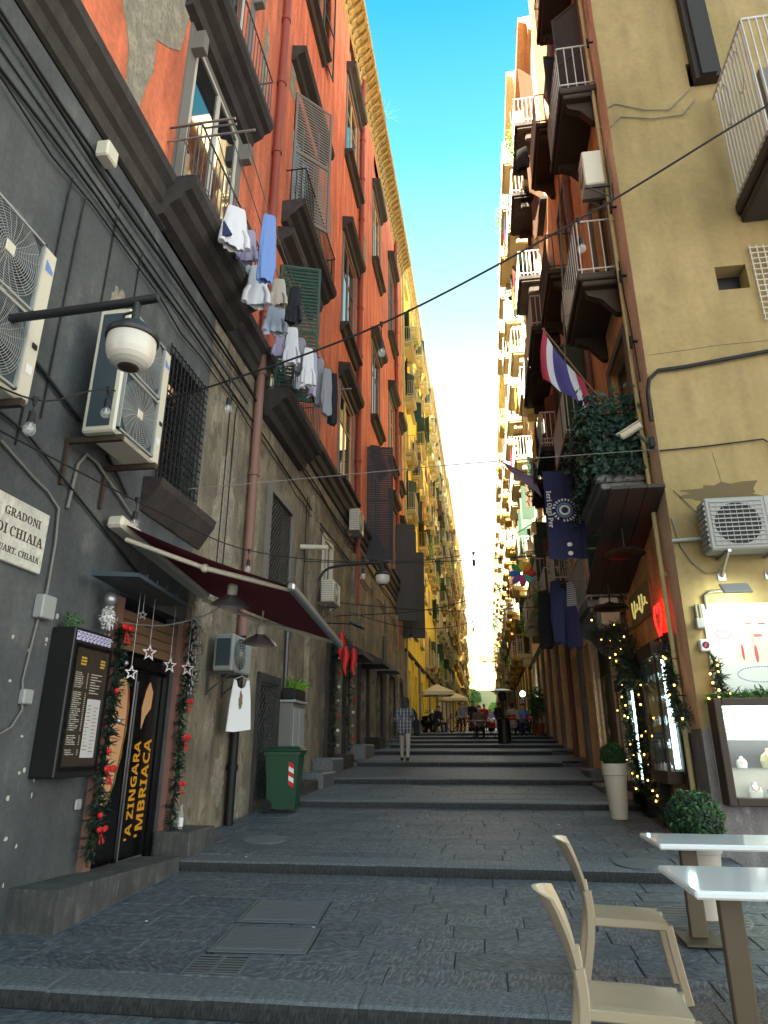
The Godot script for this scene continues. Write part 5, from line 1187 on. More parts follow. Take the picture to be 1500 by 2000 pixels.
	for k in 5:      # slanting stripes of the sticker
		g = G.new(); var a := 0.44 + k * 0.075; var z := func(yy: float): return 0.225 + (yy - 0.06) * 0.058
		g.quad(Vector3(0.12, a, z.call(a) + 0.004), Vector3(0.21, a - 0.05, z.call(a - 0.05) + 0.004), Vector3(0.21, a + 0.025, z.call(a + 0.025) + 0.004), Vector3(0.12, a + 0.075, z.call(a + 0.075) + 0.004)); part("sticker_stripe", g, M.red if k % 2 == 0 else M.white, t)
	# meter cabinet with planter
	t = thing("meter_cabinet", "grey metal utility cabinet beside the lattice window, carrying a planter", "cabinet", on(13.75, 0.6), PI / 2)
	g = G.new(); g.bev(Vector3(0, 0.95, 0.15), Vector3(0.95, 1.9, 0.3), 0.015); part("body", g, M.frame_grey, t); g = G.new(); g.bev(Vector3(0, 1.92, 0.17), Vector3(1.05, 0.05, 0.38), 0.01); part("cover", g, M.ac_grey, t)
	for k in 2:
		g = G.new(); g.bev(Vector3(-0.22 + k * 0.45, 1.0, 0.305), Vector3(0.4, 1.6, 0.02), 0.01); part("door", g, M.ac_grey, t)
	t = thing("planter", "dark trough planter with spiky green leaves on the utility cabinet", "planter", on(13.7, 2.55, 0.2), PI / 2)
	g = G.new(); g.bev(Vector3(0, 0.11, 0), Vector3(0.85, 0.22, 0.26), 0.02); part("trough", g, M.black, t)
	g = G.new()
	for k in 120:
		var b := Vector3(rng.randf_range(-0.4, 0.4), 0.22, rng.randf_range(-0.1, 0.1)); var dd := Vector3(rng.randfn() * 0.5, rng.randf_range(0.5, 1.0), rng.randfn() * 0.5 + 0.2).normalized(); var l := rng.randf_range(0.18, 0.38); var s := dd.cross(Vector3(rng.randfn(), 0, rng.randfn())).normalized() * 0.012
		var m := b + dd * l * 0.6; var e := b + dd * l + Vector3(0, -0.1 * l * 2, 0)
		g.quad(b - s, b + s, m + s, m - s); g.tri(m - s, m + s, e)
	part("leaves", g, M.leaf_bright, t)
	# ledges and doorstep blocks along the wall
	t = place("ledge"); g = G.new(); g.at(Vector3(LX, 0, 0), Basis(Vector3.UP, PI / 2)); g.ext(PackedVector2Array([Vector2(5.88, -0.1), Vector2(8.25, 0.2), Vector2(8.25, 0.43), Vector2(5.88, 0.5)]), 0.0, 0.46); part("block", g, M.ledge_dark, t)
	t = place("ledge"); g = G.new(); g.at(Vector3(LX, 0, 0), Basis(Vector3.UP, PI / 2)); g.bev(Vector3(8.85, 0.42, 0.24), Vector3(0.8, 0.5, 0.48), 0.02); part("block", g, M.ledge_dark, t)
	for q in [[13.6, 14.6, 1.02, 0.55], [14.7, 16.0, 1.15, 0.62], [16.1, 17.4, 1.42, 0.5], [17.5, 19.3, 1.5, 0.4], [20.0, 21.6, 1.75, 0.6], [23.2, 24.6, 2.0, 0.5]]:
		t = place("doorstep"); g = G.new(); g.at(Vector3(LX, 0, 0), Basis(Vector3.UP, PI / 2)); g.bev(Vector3((q[0] + q[1]) / 2, q[2] - 0.3, q[3] / 2), Vector3(q[1] - q[0], 0.6, q[3]), 0.03); part("block", g, [M.kerb_stone, M.trim_stone][int(q[0]) % 2], t)
	t = thing("glass_bottle", "clear glass bottle with a white label on the stone ledge", "bottle", on(8.75, 0.672, 0.2), 0.0)
	g = G.new(); g.lathe([[0.0, 0.0], [0.035, 0.0], [0.036, 0.17], [0.014, 0.23], [0.013, 0.28], [0.0, 0.28]], 14); part("glass", g, M.bulb_glass, t); g = G.new(); g.lathe([[0.0365, 0.03], [0.0365, 0.13]], 14); part("label", g, M.white, t)
	t = thing("drink_can", "small turquoise can wedged beside the far garland", "can", on(8.78, 1.62, 0.07)); g = G.new(); g.lathe([[0.0, 0.0], [0.03, 0.0], [0.034, 0.02], [0.034, 0.16], [0.025, 0.19], [0.0, 0.19]], 12); part("body", g, mat("turquoise", s3(60, 160, 150), 0.4), t)
	# washing lines and clothes
	var rows := [[0, 7.82, 9.41, 1.25, 0.30, "blue_light"], [0, 9.31, 9.24, 0.76, 0.26, "cloth_black"], [0, 11.83, 9.13, 1.07, 0.26, "cloth_grey"], [0, 12.39, 9.35, 1.24, 0.24, "cloth_black"], [1, 9.01, 9.18, 0.55, 0.30, "cloth_beige"], [1, 11.03, 9.13, 0.86, 0.28, "cloth_white"], [1, 11.38, 9.24, 0.99, 0.22, "cloth_lilac"], [1, 11.93, 9.46, 1.14, 0.24, "cloth_grey"], [2, 7.49, 9.30, 0.76, 0.42, "cloth_white"], [2, 8.03, 9.36, 0.61, 0.3, "cloth_lilac"], [2, 8.54, 9.09, 0.77, 0.4, "cloth_white"], [2, 9.52, 9.12, 0.67, 0.4, "cloth_pale"], [2, 10.55, 9.30, 0.83, 0.3, "cloth_white"], [2, 11.20, 9.50, 0.87, 0.26, "cloth_grey"], [3, 8.62, 9.39, 0.49, 0.22, "cloth_stripe"], [3, 10.58, 9.23, 0.52, 0.26, "cloth_lilac"], [3, 11.88, 9.28, 0.56, 0.26, "cloth_white"], [4, 12.33, 9.26, 0.64, 0.26, "cloth_beige"]]
	mat("cloth_black", s3(26, 27, 32), 0.9); mat("cloth_grey", s3(132, 134, 142), 0.9); mat("cloth_beige", s3(176, 164, 154), 0.9); mat("cloth_white", s3(214, 214, 220), 0.9); mat("cloth_lilac", s3(176, 168, 196), 0.9); mat("cloth_pale", s3(192, 198, 216), 0.9); stripe_mat("cloth_stripe")
	for e in ["cloth_grey", "cloth_beige", "cloth_white", "cloth_lilac", "cloth_pale", "blue_light"]:
		M[e].backlight_enabled = true; M[e].backlight = (M[e] as StandardMaterial3D).albedo_color * 0.5
	var xs := [-2.95, -3.15, -3.35, -3.6, -3.85]; var labels := ["light blue shirt on the outermost washing line, longest of the bright clothes", "black shirt hanging behind the light blue one", "long grey trousers near the far end of the outer line", "long black garment at the far end of the outer line", "beige shirt with a round hem on the second washing line", "white shirt halfway along the second washing line", "thin lilac top beside the white shirt on the second line", "grey long-sleeved top at the far end of the second line", "large white cloth with a navy corner, nearest of the washing", "lilac shirt behind the nearest white cloth", "large white T-shirt hanging open below the nearest cloth", "pale bluish white shirt in the middle of the washing", "white vest on the third line above the pale shirt", "grey top at the far end of the third line", "small striped shirt close to the wall behind the white clothes", "small lilac shirt close to the wall", "small white shirt close to the wall at the far end", "beige cloth closest to the wall above the green shutter"]
	var ends := [[], [], [], [], []]
	for k in rows.size():
		var q = rows[k]; var c := Vector3(xs[q[0]], q[2], -q[1]); ends[q[0]].append(c)
		var o := thing("hanging_garment", labels[k], "laundry", c, 0.35 + rng.randf_range(-0.35, 0.35), "washing hung out from the red house")
		part("cloth", garment(q[4] * 0.84, q[3], 40 + k, q[3] < 0.9), M[q[5]], o)
		g = G.new()
		for s in [-0.3, 0.3]: g.bev(Vector3(q[4] * s, 0.01, 0), Vector3(0.012, 0.07, 0.02), 0.003)
		part("pegs", g, M.wood, o)
		if k == 8:
			g = G.new(); g.ext(PackedVector2Array([Vector2(-0.2, -0.42), Vector2(-0.06, -0.62), Vector2(-0.2, -0.7)]), 0.075, 0.115); part("corner", g, M.navy, o)
	for k in 5:
		t = thing("washing_line", ["outermost washing line", "second washing line in from the street", "third washing line, carrying the large white cloth", "fourth washing line, near the wall", "washing line closest to the wall"][k] + " between the first-floor balconies", "washing line", Vector3(), 0.0, "washing lines of the red house")
		var p := [Vector3(xs[k], 9.75, -6.62)]
		for c in ends[k]: p.append(c + Vector3(0, 0.012, 0))
		p.append(Vector3(xs[k], 9.65, -13.6)); g = G.new(); g.tube(p, 0.009, 5); part("cord", g, M.cable_grey, t)
	for q in [[6.62, 9.76, "metal clothes pole on the first balcony"], [13.6, 9.66, "metal clothes pole on the balcony above the green shutter"]]:
		t = thing("clothes_pole", q[2], "pole", on(q[0], q[1]), PI / 2); g = G.new(); g.cyl(Vector3(0, 0, 0), Vector3(0, 0, 1.3), 0.016, 0.016, 8); part("pole", g, M.metal, t)
	# further up: second shop door with hanging horns, small air conditioners, canopies
	t = thing("garland", "long garland of fir and baubles round the second shop door", "garland", on(17.4, 0, 0.2), PI / 2)
	garland(t, [Vector3(0, 1.5, 0), Vector3(0.05, 2.4, 0), Vector3(0, 3.4, 0), Vector3(0.1, 4.3, 0), Vector3(1.0, 4.5, 0.1), Vector3(1.9, 4.2, 0), Vector3(2.0, 3.0, 0), Vector3(1.95, 1.6, 0)], 0.18, 700, 21, M.leaf_fir)
	for k in 14:
		g = G.new(); g.ell(Vector3([0.0, 2.0][k % 2] + rng.randf_range(-0.1, 0.1), 1.7 + k * 0.18, 0.14), Vector3(0.045, 0.045, 0.045), 8, 6); part("bauble", g, [M.silver, M.red, M.white][k % 3], t)
	for k in 3:
		t = thing("red_horn", ["large red horn charm hanging at the second shop door", "small red horn charm behind the large one", "red horn charm nearest the second shop doorway"][k], "ornament", on([15.9, 16.9, 16.3][k], [3.6, 3.7, 4.0][k], [0.8, 0.8, 0.6][k])); g = G.new(); g.tube([Vector3(0, 0.35, 0), Vector3(0.02, 0.1, 0), Vector3(-0.02, -0.15, 0.02), Vector3(0.03, -0.36, 0.05)], [0.05, 0.09, 0.06, 0.006], 10); g.cyl(Vector3(0, 0.3, 0), Vector3(0, 0.9, 0), 0.004, 0.004, 4); part("horn", g, M.red, t)
	for q in [[16.3, 5.35, "small white air conditioner by the narrow white window", 0.55], [19.6, 8.35, "white air conditioner on the cornice below the dark shutters", 0.7]]:
		t = thing("air_conditioner", q[2], "air conditioner", on(q[0], q[1]), PI / 2); ac_body(t, 0.8, q[3], 0.32, M.ac_white, 1, 0.15)
		g = G.new()
		for k in 9: g.span(Vector3(-0.412, -q[3] * 0.42 + k * q[3] * 0.1, 0.18), Vector3(-0.402, -q[3] * 0.42 + k * q[3] * 0.1 + 0.02, 0.45))
		part("louvres", g, M.ac_grey, t)
	for q in [[18.9, 4.15, 1.8, "black box canopy over the second shop door"], [22.6, 4.35, 1.6, "second black canopy, further up past the garlanded door"], [25.9, 4.5, 1.4, "grey stone canopy with a curved bracket near the yellow house"]]:
		t = thing("shop_canopy", q[3], "canopy", on(q[0], q[1]), PI / 2); g = G.new(); g.ext(PackedVector2Array([Vector2(0, 0.35), Vector2(0.25, 0.3), Vector2(0.85, 0.0), Vector2(0.85, -0.12), Vector2(0, -0.1)]), -q[2] / 2, q[2] / 2); var o := part("hood", g, M.black if q[0] < 24 else M.frame_grey, t); o.rotation.y = -PI / 2
	t = thing("flood_light", "dark flat floodlight on an arm by the second shop door", "lamp", on(17.1, 4.75), PI / 2); g = G.new(); g.cyl(Vector3(0, 0, 0), Vector3(0, -0.05, 0.8), 0.015, 0.015, 6); part("arm", g, M.iron, t); g = G.new(); g.at(Vector3(0, -0.08, 0.85), Basis(Vector3.RIGHT, 0.4)); g.bev(Vector3(0, 0, 0), Vector3(0.5, 0.06, 0.35), 0.015); part("head", g, M.ac_dark, t)
	# covers let into the paving
	for q in [[-1.92, 6.78, 0.70, 0.70, "square ribbed metal cover, the farther of the pair"], [-1.84, 5.98, 0.74, 0.62, "square ribbed metal cover, the nearer of the pair"]]:
		t = thing("access_cover", q[4] + " in the paving", "manhole cover", Vector3(q[0], gy(q[1]) + 0.004, -q[1]), 0.06, "ribbed square covers in the paving"); t.rotation.x = 0.05
		g = G.new(); g.bev(Vector3(0, 0, 0), Vector3(q[2], 0.012, q[3]), 0.003); part("plate", g, M.iron_plate, t); g = G.new()
		for k in 16: g.span(Vector3(-q[2] / 2 + 0.03, 0.006, -q[3] / 2 + 0.04 + k * (q[3] - 0.08) / 16), Vector3(q[2] / 2 - 0.03, 0.016, -q[3] / 2 + 0.055 + k * (q[3] - 0.08) / 16))
		part("ribs", g, M.iron_plate, t)
		g = G.new()
		for e in [-q[2] / 2 - 0.012, q[2] / 2]: g.span(Vector3(e, -0.004, -q[3] / 2), Vector3(e + 0.012, 0.009, q[3] / 2))
		part("rim", g, M.metal, t)
		g = G.new(); g.bev(Vector3(0, -0.004, 0), Vector3(q[2] + 0.05, 0.01, q[3] + 0.03), 0.002); part("gap", g, M.interior, t)
	t = thing("drain_grate", "slotted iron drain grate near the bottom kerb", "drain", Vector3(-2.02, gy(5.40) + 0.006, -5.40), 0.05); t.rotation.x = 0.05
	g = G.new(); g.bev(Vector3(0, -0.006, 0), Vector3(0.42, 0.012, 0.36), 0.002); part("pit", g, M.black, t)
	for e in [[-0.21, -0.18, -0.19, 0.18], [0.19, -0.18, 0.21, 0.18], [-0.015, -0.18, 0.015, 0.18], [-0.19, -0.18, -0.015, -0.165], [0.015, -0.18, 0.19, -0.165], [-0.19, 0.165, -0.015, 0.18], [0.015, 0.165, 0.19, 0.18]]:
		g = G.new(); g.span(Vector3(e[0], -0.001, e[1]), Vector3(e[2], 0.005, e[3])); part("frame", g, M.iron_plate, t)
	for k in 6:
		g = G.new(); g.span(Vector3(-0.19, -0.001, -0.128 + k * 0.05), Vector3(0.19, 0.004, -0.108 + k * 0.05)); part("bar", g, M.iron_plate, t)
	for q in [[-3.05, 9.6, 0.3, "round iron cover in the paving by the stone ledge"], [1.6, 8.6, 0.28, "round iron cover in the paving beside the shop step"], [1.75, 7.0, 0.42, "round iron cover under the plant pot by the tables"]]:
		t = thing("manhole_cover", q[3], "manhole cover", Vector3(q[0], gy(q[1]) + 0.006, -q[1])); t.rotation.x = 0.06
		g = G.new(); g.lathe([[q[2], -0.01], [q[2], 0.004], [q[2] - 0.02, 0.006], [0.0, 0.006]], 28); part("plate", g, M.iron_plate, t)
		g = G.new()
		for k in 10:
			var z: float = -q[2] * 0.85 + k * q[2] * 0.19; var hw := sqrt(q[2] * q[2] * 0.85 - z * z) if z * z < q[2] * q[2] * 0.85 else 0.02
			g.span(Vector3(-hw, 0.006, z), Vector3(hw, 0.011, z + 0.02))
		part("ribs", g, M.iron_plate, t)
	# scraps of paper on the paving
	for k in 9:
		var d := rng.randf_range(5.6, 14.0); var x := rng.randf_range(-3.2, 1.8)
		t = thing("paper_scrap", "tiny pale scrap of litter lying on the paving", "litter", Vector3(x, gy(d) + 0.004, -d), rng.randf() * TAU, "scraps of litter on the paving"); t.rotation.x = 0.05
		g = G.new(); g.ext(blob(0, 0, 0.016, 0.01, 300 + k, 0.4, 8), 0.0, 0.004); var o := part("paper", g, M.white, t); o.rotation.x = -PI / 2
func stripe_mat(key: String) -> void:
	var im := Image.create(64, 64, false, Image.FORMAT_RGB8)
	for yy in 64:
		for x in 64: im.set_pixel(x, yy, s3(90, 96, 120) if (yy / 8) % 2 == 0 else s3(206, 206, 212))
	var m := print_mat(key, im, 0.9); m.uv1_triplanar = true; m.uv1_scale = Vector3.ONE * 6.0
func menu_print() -> Material:
	var im := Image.create(256, 512, false, Image.FORMAT_RGB8); im.fill(s3(54, 46, 38))
	var r := RandomNumberGenerator.new(); r.seed = 9
	for q in [[36, 40], [190, 40]]:
		for k in 3: im.fill_rect(Rect2i(q[0] + 6, q[1] + k * 14, r.randi_range(34, 48), 9), s3(190, 150, 60))
	var y := 110
	while y < 470:
		var x := 16
		var l := r.randi_range(40, 70)
		while x < 16 + l: im.fill_rect(Rect2i(x, y, r.randi_range(3, 6), 4), s3(196, 190, 180)); x += r.randi_range(5, 8)
		im.fill_rect(Rect2i(104, y, 9, 4), s3(180, 174, 164))
		y += 9 if r.randf() < 0.86 else 24
	y = 110
	while y < 200:
		im.fill_rect(Rect2i(134, y, r.randi_range(40, 90), 4), s3(180, 174, 164)); y += 12
	im.fill_rect(Rect2i(132, 222, 106, 256), s3(190, 186, 184))
	for k in 26: im.fill_rect(Rect2i(140 + (k % 2) * 50, 250 + k * 8, r.randi_range(16, 36), 3), [s3(90, 88, 88), s3(150, 60, 56), s3(110, 108, 106)][r.randi() % 3])
	return print_mat("menu_print", im, 0.35)
func strip_print() -> Material:
	var im := Image.create(128, 24, false, Image.FORMAT_RGB8)
	for yy in 24:
		for x in 128: im.set_pixel(x, yy, s3(196, 190, 210) if int(x / 7.0 + sin(yy * 0.5)) % 2 == 0 or yy % 9 < 2 else s3(96, 80, 130))
	return print_mat("strip_print", im, 0.5)

# ---------------------------------------------------------------- things by the corner house. onr(d, y, out): a point on its alley wall
func onr(d: float, y: float, out := 0.0) -> Vector3:
	return Vector3(RX - out, y, -d)
func chair(label: String, pos: Vector3, turn: float) -> void:      # moulded plastic chair, seat towards +x
	var t := thing("plastic_chair", label, "chair", pos, turn, "beige plastic chairs at the white tables")
	var g := G.new(); var n := 8       # dished seat with rolled edge
	var seat := func(i, j):
		var u: float = i / float(n); var w: float = j / float(n) * 2.0 - 1.0
		return Vector3(-0.22 + 0.47 * u, 0.455 - 0.018 * (1.0 - w * w) * sin(u * PI) - 0.03 * pow(u, 6.0) - 0.01 * pow(absf(w), 8.0), w * (0.21 + 0.005 * u))
	for i in n:
		for j in n:
			g.quad(seat.call(i, j), seat.call(i, j + 1), seat.call(i + 1, j + 1), seat.call(i + 1, j))
			g.quad(seat.call(i, j + 1) - Vector3(0, 0.02, 0), seat.call(i, j) - Vector3(0, 0.02, 0), seat.call(i + 1, j) - Vector3(0, 0.02, 0), seat.call(i + 1, j + 1) - Vector3(0, 0.02, 0))
	for i in n:
		var d := Vector3(0, -0.02, 0)
		g.quad(seat.call(i, n) + d, seat.call(i + 1, n) + d, seat.call(i + 1, n), seat.call(i, n)); g.quad(seat.call(i + 1, 0) + d, seat.call(i, 0) + d, seat.call(i, 0), seat.call(i + 1, 0)); g.quad(seat.call(n, i + 1) + d, seat.call(n, i) + d, seat.call(n, i), seat.call(n, i + 1)); g.quad(seat.call(0, i) + d, seat.call(0, i + 1) + d, seat.call(0, i + 1), seat.call(0, i))
	part("seat", g, M.taupe, t)
	# backrest: curved panel rising from the rear legs
	g = G.new(); var m := 10; var k := 8
	var back := func(i, j, th):
		var w: float = i / float(m) * 2.0 - 1.0; var v: float = j / float(k)
		var lean := -0.225 - 0.03 * v - 0.10 * v * v
		return Vector3(lean - 0.085 * (1.0 - w * w) * (0.2 + v * 0.8) + 0.02 * v + th, 0.48 + 0.42 * v - 0.02 * w * w * v, w * (0.205 + 0.005 * v))
	for i in m:
		for j in k:
			g.quad(back.call(i + 1, j, 0.008), back.call(i, j, 0.008), back.call(i, j + 1, 0.008), back.call(i + 1, j + 1, 0.008)); g.quad(back.call(i, j, -0.010), back.call(i + 1, j, -0.010), back.call(i + 1, j + 1, -0.010), back.call(i, j + 1, -0.010))
	for i in m:
		g.quad(back.call(i, k, 0.008), back.call(i, k, -0.010), back.call(i + 1, k, -0.010), back.call(i + 1, k, 0.008)); g.quad(back.call(i, 0, -0.010), back.call(i, 0, 0.008), back.call(i + 1, 0, 0.008), back.call(i + 1, 0, -0.010))
	for j in k:
		g.quad(back.call(0, j, -0.010), back.call(0, j, 0.008), back.call(0, j + 1, 0.008), back.call(0, j + 1, -0.010)); g.quad(back.call(m, j, 0.008), back.call(m, j, -0.010), back.call(m, j + 1, -0.010), back.call(m, j + 1, 0.008))
	part("backrest", g, M.taupe, t)
	for s in [-1.0, 1.0]:
		g = G.new(); leg_bar(g, [Vector3(-0.31, 0.0, s * 0.20), Vector3(-0.245, 0.30, s * 0.20), Vector3(-0.225, 0.47, s * 0.20), Vector3(-0.235, 0.6, s * 0.205)], 0.022); part("leg", g, M.taupe, t)
		g = G.new(); leg_bar(g, [Vector3(0.315, 0.0, s * 0.20), Vector3(0.27, 0.25, s * 0.198), Vector3(0.245, 0.42, s * 0.195)], 0.022); part("leg", g, M.taupe, t)
		g = G.new(); leg_bar(g, [Vector3(-0.22, 0.425, s * 0.196), Vector3(0.24, 0.415, s * 0.196)], 0.02); part("side_rail", g, M.taupe, t)
func leg_bar(g: G, p: Array, w: float) -> void:
	g.sweep(catmull(p, 4), w * 1.2, w * 0.9)
func cafe_table(label: String, c: Vector3, sx: float, sz: float, top: float) -> void:
	var t := thing("cafe_table", label, "table", c, 0.0, "white tables at the corner")
	var g := G.new(); g.bev(Vector3(0, top - 0.022, 0), Vector3(sx, 0.044, sz), 0.012); part("table_top", g, M.laminate, t)
	g = G.new(); g.bev(Vector3(-sx * 0.32, (top - 0.044) / 2 + 0.01, 0.0), Vector3(0.13, top - 0.065, 0.06), 0.008); part("column", g, M.taupe_dark, t)
	g = G.new(); g.bev(Vector3(-sx * 0.32, 0.01, 0), Vector3(0.3, 0.02, 0.44), 0.006); part("foot", g, M.taupe_dark, t)
	g = G.new(); g.bev(Vector3(-sx * 0.2, top - 0.05, 0), Vector3(0.5, 0.012, 0.36), 0.003); part("mount", g, M.iron, t)
func topiary(label: String, p: Vector3, h: float, r0: float, r1: float, ball: float, seed_: int) -> void:
	var t := thing("topiary_pot", label, "potted plant", p, 0.0, "clipped ball plants in tall pale pots")
	var g := G.new(); g.lathe([[0.0, 0.0], [r0, 0.0], [r0 * 1.02, 0.01], [lerpf(r0, r1, 0.8), h * 0.78], [r1 * 1.03, h * 0.79], [r1 * 1.06, h], [r1 * 0.94, h], [r1 * 0.9, h - 0.05], [0.0, h - 0.05]], 32); part("pot", g, M.pot, t)
	g = G.new(); g.ell(Vector3(0, h + ball * 0.62, 0), Vector3(ball, ball * 0.92, ball) * 0.8, 16, 12); part("heart", g, M.leaf_fir, t)
	part("leaves", leaf_ball(Vector3(0, h + ball * 0.62, 0), Vector3(ball, ball * 0.92, ball), 3000, 0.045, seed_, 0.1, 0.28), M.leaf_dark, t); part("leaves", leaf_ball(Vector3(0.01, h + ball * 0.64, 0), Vector3(ball, ball * 0.95, ball) * 1.02, 500, 0.05, seed_, 0.05, 0.34), M.leaf_mid, t)
func fairy_lights(parent: Node, pts: Array, n: int, seed_: int, spread := 0.1) -> void:
	var q := RandomNumberGenerator.new(); q.seed = seed_
	var c := G.new(); c.tube(pts, 0.003, 4); part("wire", c, M.cable, parent)
	for k in n:
		var f: float = (k + 0.5) / n * (pts.size() - 1); var i := mini(int(f), pts.size() - 2)
		var p: Vector3 = (pts[i] as Vector3).lerp(pts[i + 1], f - i) + Vector3(q.randfn(), q.randfn(), absf(q.randfn())) * spread * 0.6
		var g := G.new(); g.ell(p, Vector3(0.012, 0.014, 0.012), 6, 5); part("bulb", g, M.lit_warm, parent)
func build_right_things() -> void:
	var g: G; var t: Node3D
	chair("beige plastic chair cut off by the bottom edge, nearest the viewer", Vector3(0.61, 0.06, -3.9), -0.06)
	chair("beige plastic chair behind the nearest one, standing on the first step", Vector3(0.84, gy(5.3), -5.3), -0.06)
	cafe_table("white table beside the nearest chair, larger in view", Vector3(1.86, 0.0, -4.70), 1.6, 0.86, 0.9)
	cafe_table("white table farther back, before the clipped ball plant", Vector3(2.1, gy(6.4), -6.4), 1.64, 0.74, 0.73)
	topiary("clipped ball plant in a pale pot behind the white tables", Vector3(1.83, gy(7.05), -7.05), 0.66, 0.14, 0.19, 0.24, 11)
	topiary("clipped ball plant in a tall pale pot by the shop gate", Vector3(1.98, gy(11.9), -11.9), 0.82, 0.13, 0.19, 0.2, 12)
	# air conditioner on the yellow front
	t = thing("air_conditioner", "dusty air conditioner on two brackets on the mustard front wall", "air conditioner", Vector3(3.42, 4.36, FZ), 0.0)
	g = G.new(); g.bev(Vector3(0, 0, 0.28), Vector3(0.98, 0.7, 0.32), 0.02); part("casing", g, M.ac_grey, t)
	g = G.new(); g.at(Vector3(-0.12, -0.01, 0.443))
	for k in 28: g.tri(Vector3.ZERO, Vector3(cos(TAU * k / 28), sin(TAU * k / 28), 0) * 0.28, Vector3(cos(TAU * (k + 1) / 28), sin(TAU * (k + 1) / 28), 0) * 0.28)
	part("fan_opening", g, M.iron, t)
	g = G.new()
	for k in 11: g.span(Vector3(-0.43, -0.3 + k * 0.058, 0.448), Vector3(0.2, -0.285 + k * 0.058, 0.458))
	for k in 9: g.span(Vector3(-0.43 + k * 0.078, -0.31, 0.444), Vector3(-0.424 + k * 0.078, 0.3, 0.449))
	part("grille", g, M.ac_grey, t)
	g = G.new(); g.bev(Vector3(0.36, 0, 0.443), Vector3(0.24, 0.68, 0.01), 0.003); part("service_panel", g, M.ac_grey, t); g = G.new(); g.span(Vector3(0.28, 0.1, 0.449), Vector3(0.46, 0.24, 0.452)); part("sticker", g, M.white, t)
	for k in 9:
		g = G.new(); g.span(Vector3(-0.505, -0.3 + k * 0.07, 0.15), Vector3(-0.488, -0.27 + k * 0.07, 0.42)); part("louvre", g, M.ac_grey, t)
	for x in [-0.28, 0.3]:
		g = G.new(); g.tube([Vector3(x, -0.36, 0.42), Vector3(x, -0.42, 0.3), Vector3(x, -0.6, 0.02)], 0.022, 6); g.span(Vector3(x - 0.02, -0.385, 0.0), Vector3(x + 0.02, -0.35, 0.44)); g.span(Vector3(x - 0.05, -0.66, 0), Vector3(x + 0.05, -0.56, 0.02)); part("bracket", g, M.metal, t)
	g = G.new(); g.cyl(Vector3(-0.85, -0.1, 0.06), Vector3(-0.49, -0.1, 0.1), 0.025, 0.025, 8); part("pipe_stub", g, M.ac_grey, t)
	# poster, its lamp and the lit show case
	t = thing("poster", "pale jewellery advertising poster with a ring emblem under the lit lamp", "poster", Vector3(3.55, 2.83, FZ), 0.0)
	g = G.new(); g.bev(Vector3(0, 0, 0.015), Vector3(1.46, 1.13, 0.03), 0.004); part("board", g, M.frame_white, t)
	g = G.new(); g.quad(Vector3(-0.715, -0.55, 0.032), Vector3(0.715, -0.55, 0.032), Vector3(0.715, 0.55, 0.032), Vector3(-0.715, 0.55, 0.032)); part("print", g, poster_print(), t)
	t = thing("poster_lamp", "lit white floodlight panel above the poster", "lamp", Vector3(3.16, 3.47, FZ), 0.0)
	g = G.new(); g.tube([Vector3(-0.28, -0.14, 0.03), Vector3(-0.28, 0.03, 0.04), Vector3(-0.2, 0.08, 0.05), Vector3(0.0, 0.08, 0.1), Vector3(0.0, 0.06, 0.3)], 0.022, 8); part("arm", g, M.cable_grey, t)
	var lx := Basis(Vector3.RIGHT, 0.75)
	g = G.new(); g.at(Vector3(0, 0.05, 0.36), lx); g.bev(Vector3(0, 0, 0), Vector3(0.34, 0.035, 0.2), 0.008); part("housing", g, M.ac_grey, t)
	g = G.new(); g.at(Vector3(0, 0.05, 0.36), lx); g.quad(Vector3(-0.155, -0.02, -0.085), Vector3(0.155, -0.02, -0.085), Vector3(0.155, -0.02, 0.085), Vector3(-0.155, -0.02, 0.085)); part("light_face", g, M.lit_lamp, t)
	area_light(t, Vector3(0, 0.022, 0.345), Vector2(0.3, 0.16), 0.22, Color(0.96, 1.0, 0.86), lx * Basis(Vector3.RIGHT, -PI / 2))
	t = thing("wall_box", "grey junction box with conduit beside the poster", "electrical box", Vector3(2.76, 3.14, FZ), 0.0)
	g = G.new(); g.bev(Vector3(0, 0, 0.05), Vector3(0.1, 0.13, 0.1), 0.01); part("box", g, M.ac_grey, t); g = G.new(); g.cyl(Vector3(-0.015, 0.06, 0.04), Vector3(-0.015, 0.25, 0.04), 0.018, 0.018, 8); g.cyl(Vector3(0.03, 0.06, 0.04), Vector3(0.03, 0.25, 0.04), 0.018, 0.018, 8); part("conduit", g, M.cable_grey, t)
	t = thing("wall_box", "small white badge box with a round blue and red emblem", "sign", Vector3(2.78, 2.86, FZ), 0.0)
	g = G.new(); g.bev(Vector3(0, 0, 0.05), Vector3(0.13, 0.15, 0.1), 0.012); part("box", g, M.white, t)
	g = G.new(); g.at(Vector3(0.0, 0, 0.103))
	for k in 16: g.tri(Vector3.ZERO, Vector3(cos(TAU * k / 16), sin(TAU * k / 16), 0) * 0.045, Vector3(cos(TAU * (k + 1) / 16), sin(TAU * (k + 1) / 16), 0) * 0.045)
	part("emblem", g, M.denim, t)
	g = G.new(); g.ext(PackedVector2Array([Vector2(-0.02, -0.03), Vector2(-0.008, -0.03), Vector2(0.012, 0.005), Vector2(0.012, 0.03), Vector2(0.0, 0.03), Vector2(-0.02, 0.0)]), 0.102, 0.106); part("emblem", g, M.red, t)
	# show case
	t = thing("show_case", "wall-mounted brown show case with lit jewellery on white busts", "display case", Vector3(3.55, 1.6, FZ), 0.0)
	g = G.new(); var hw := 0.85; var hh := 0.6
	g.span(Vector3(-hw, -hh, 0.0), Vector3(hw, hh, 0.03)); part("back", g, M.frame_white, t)
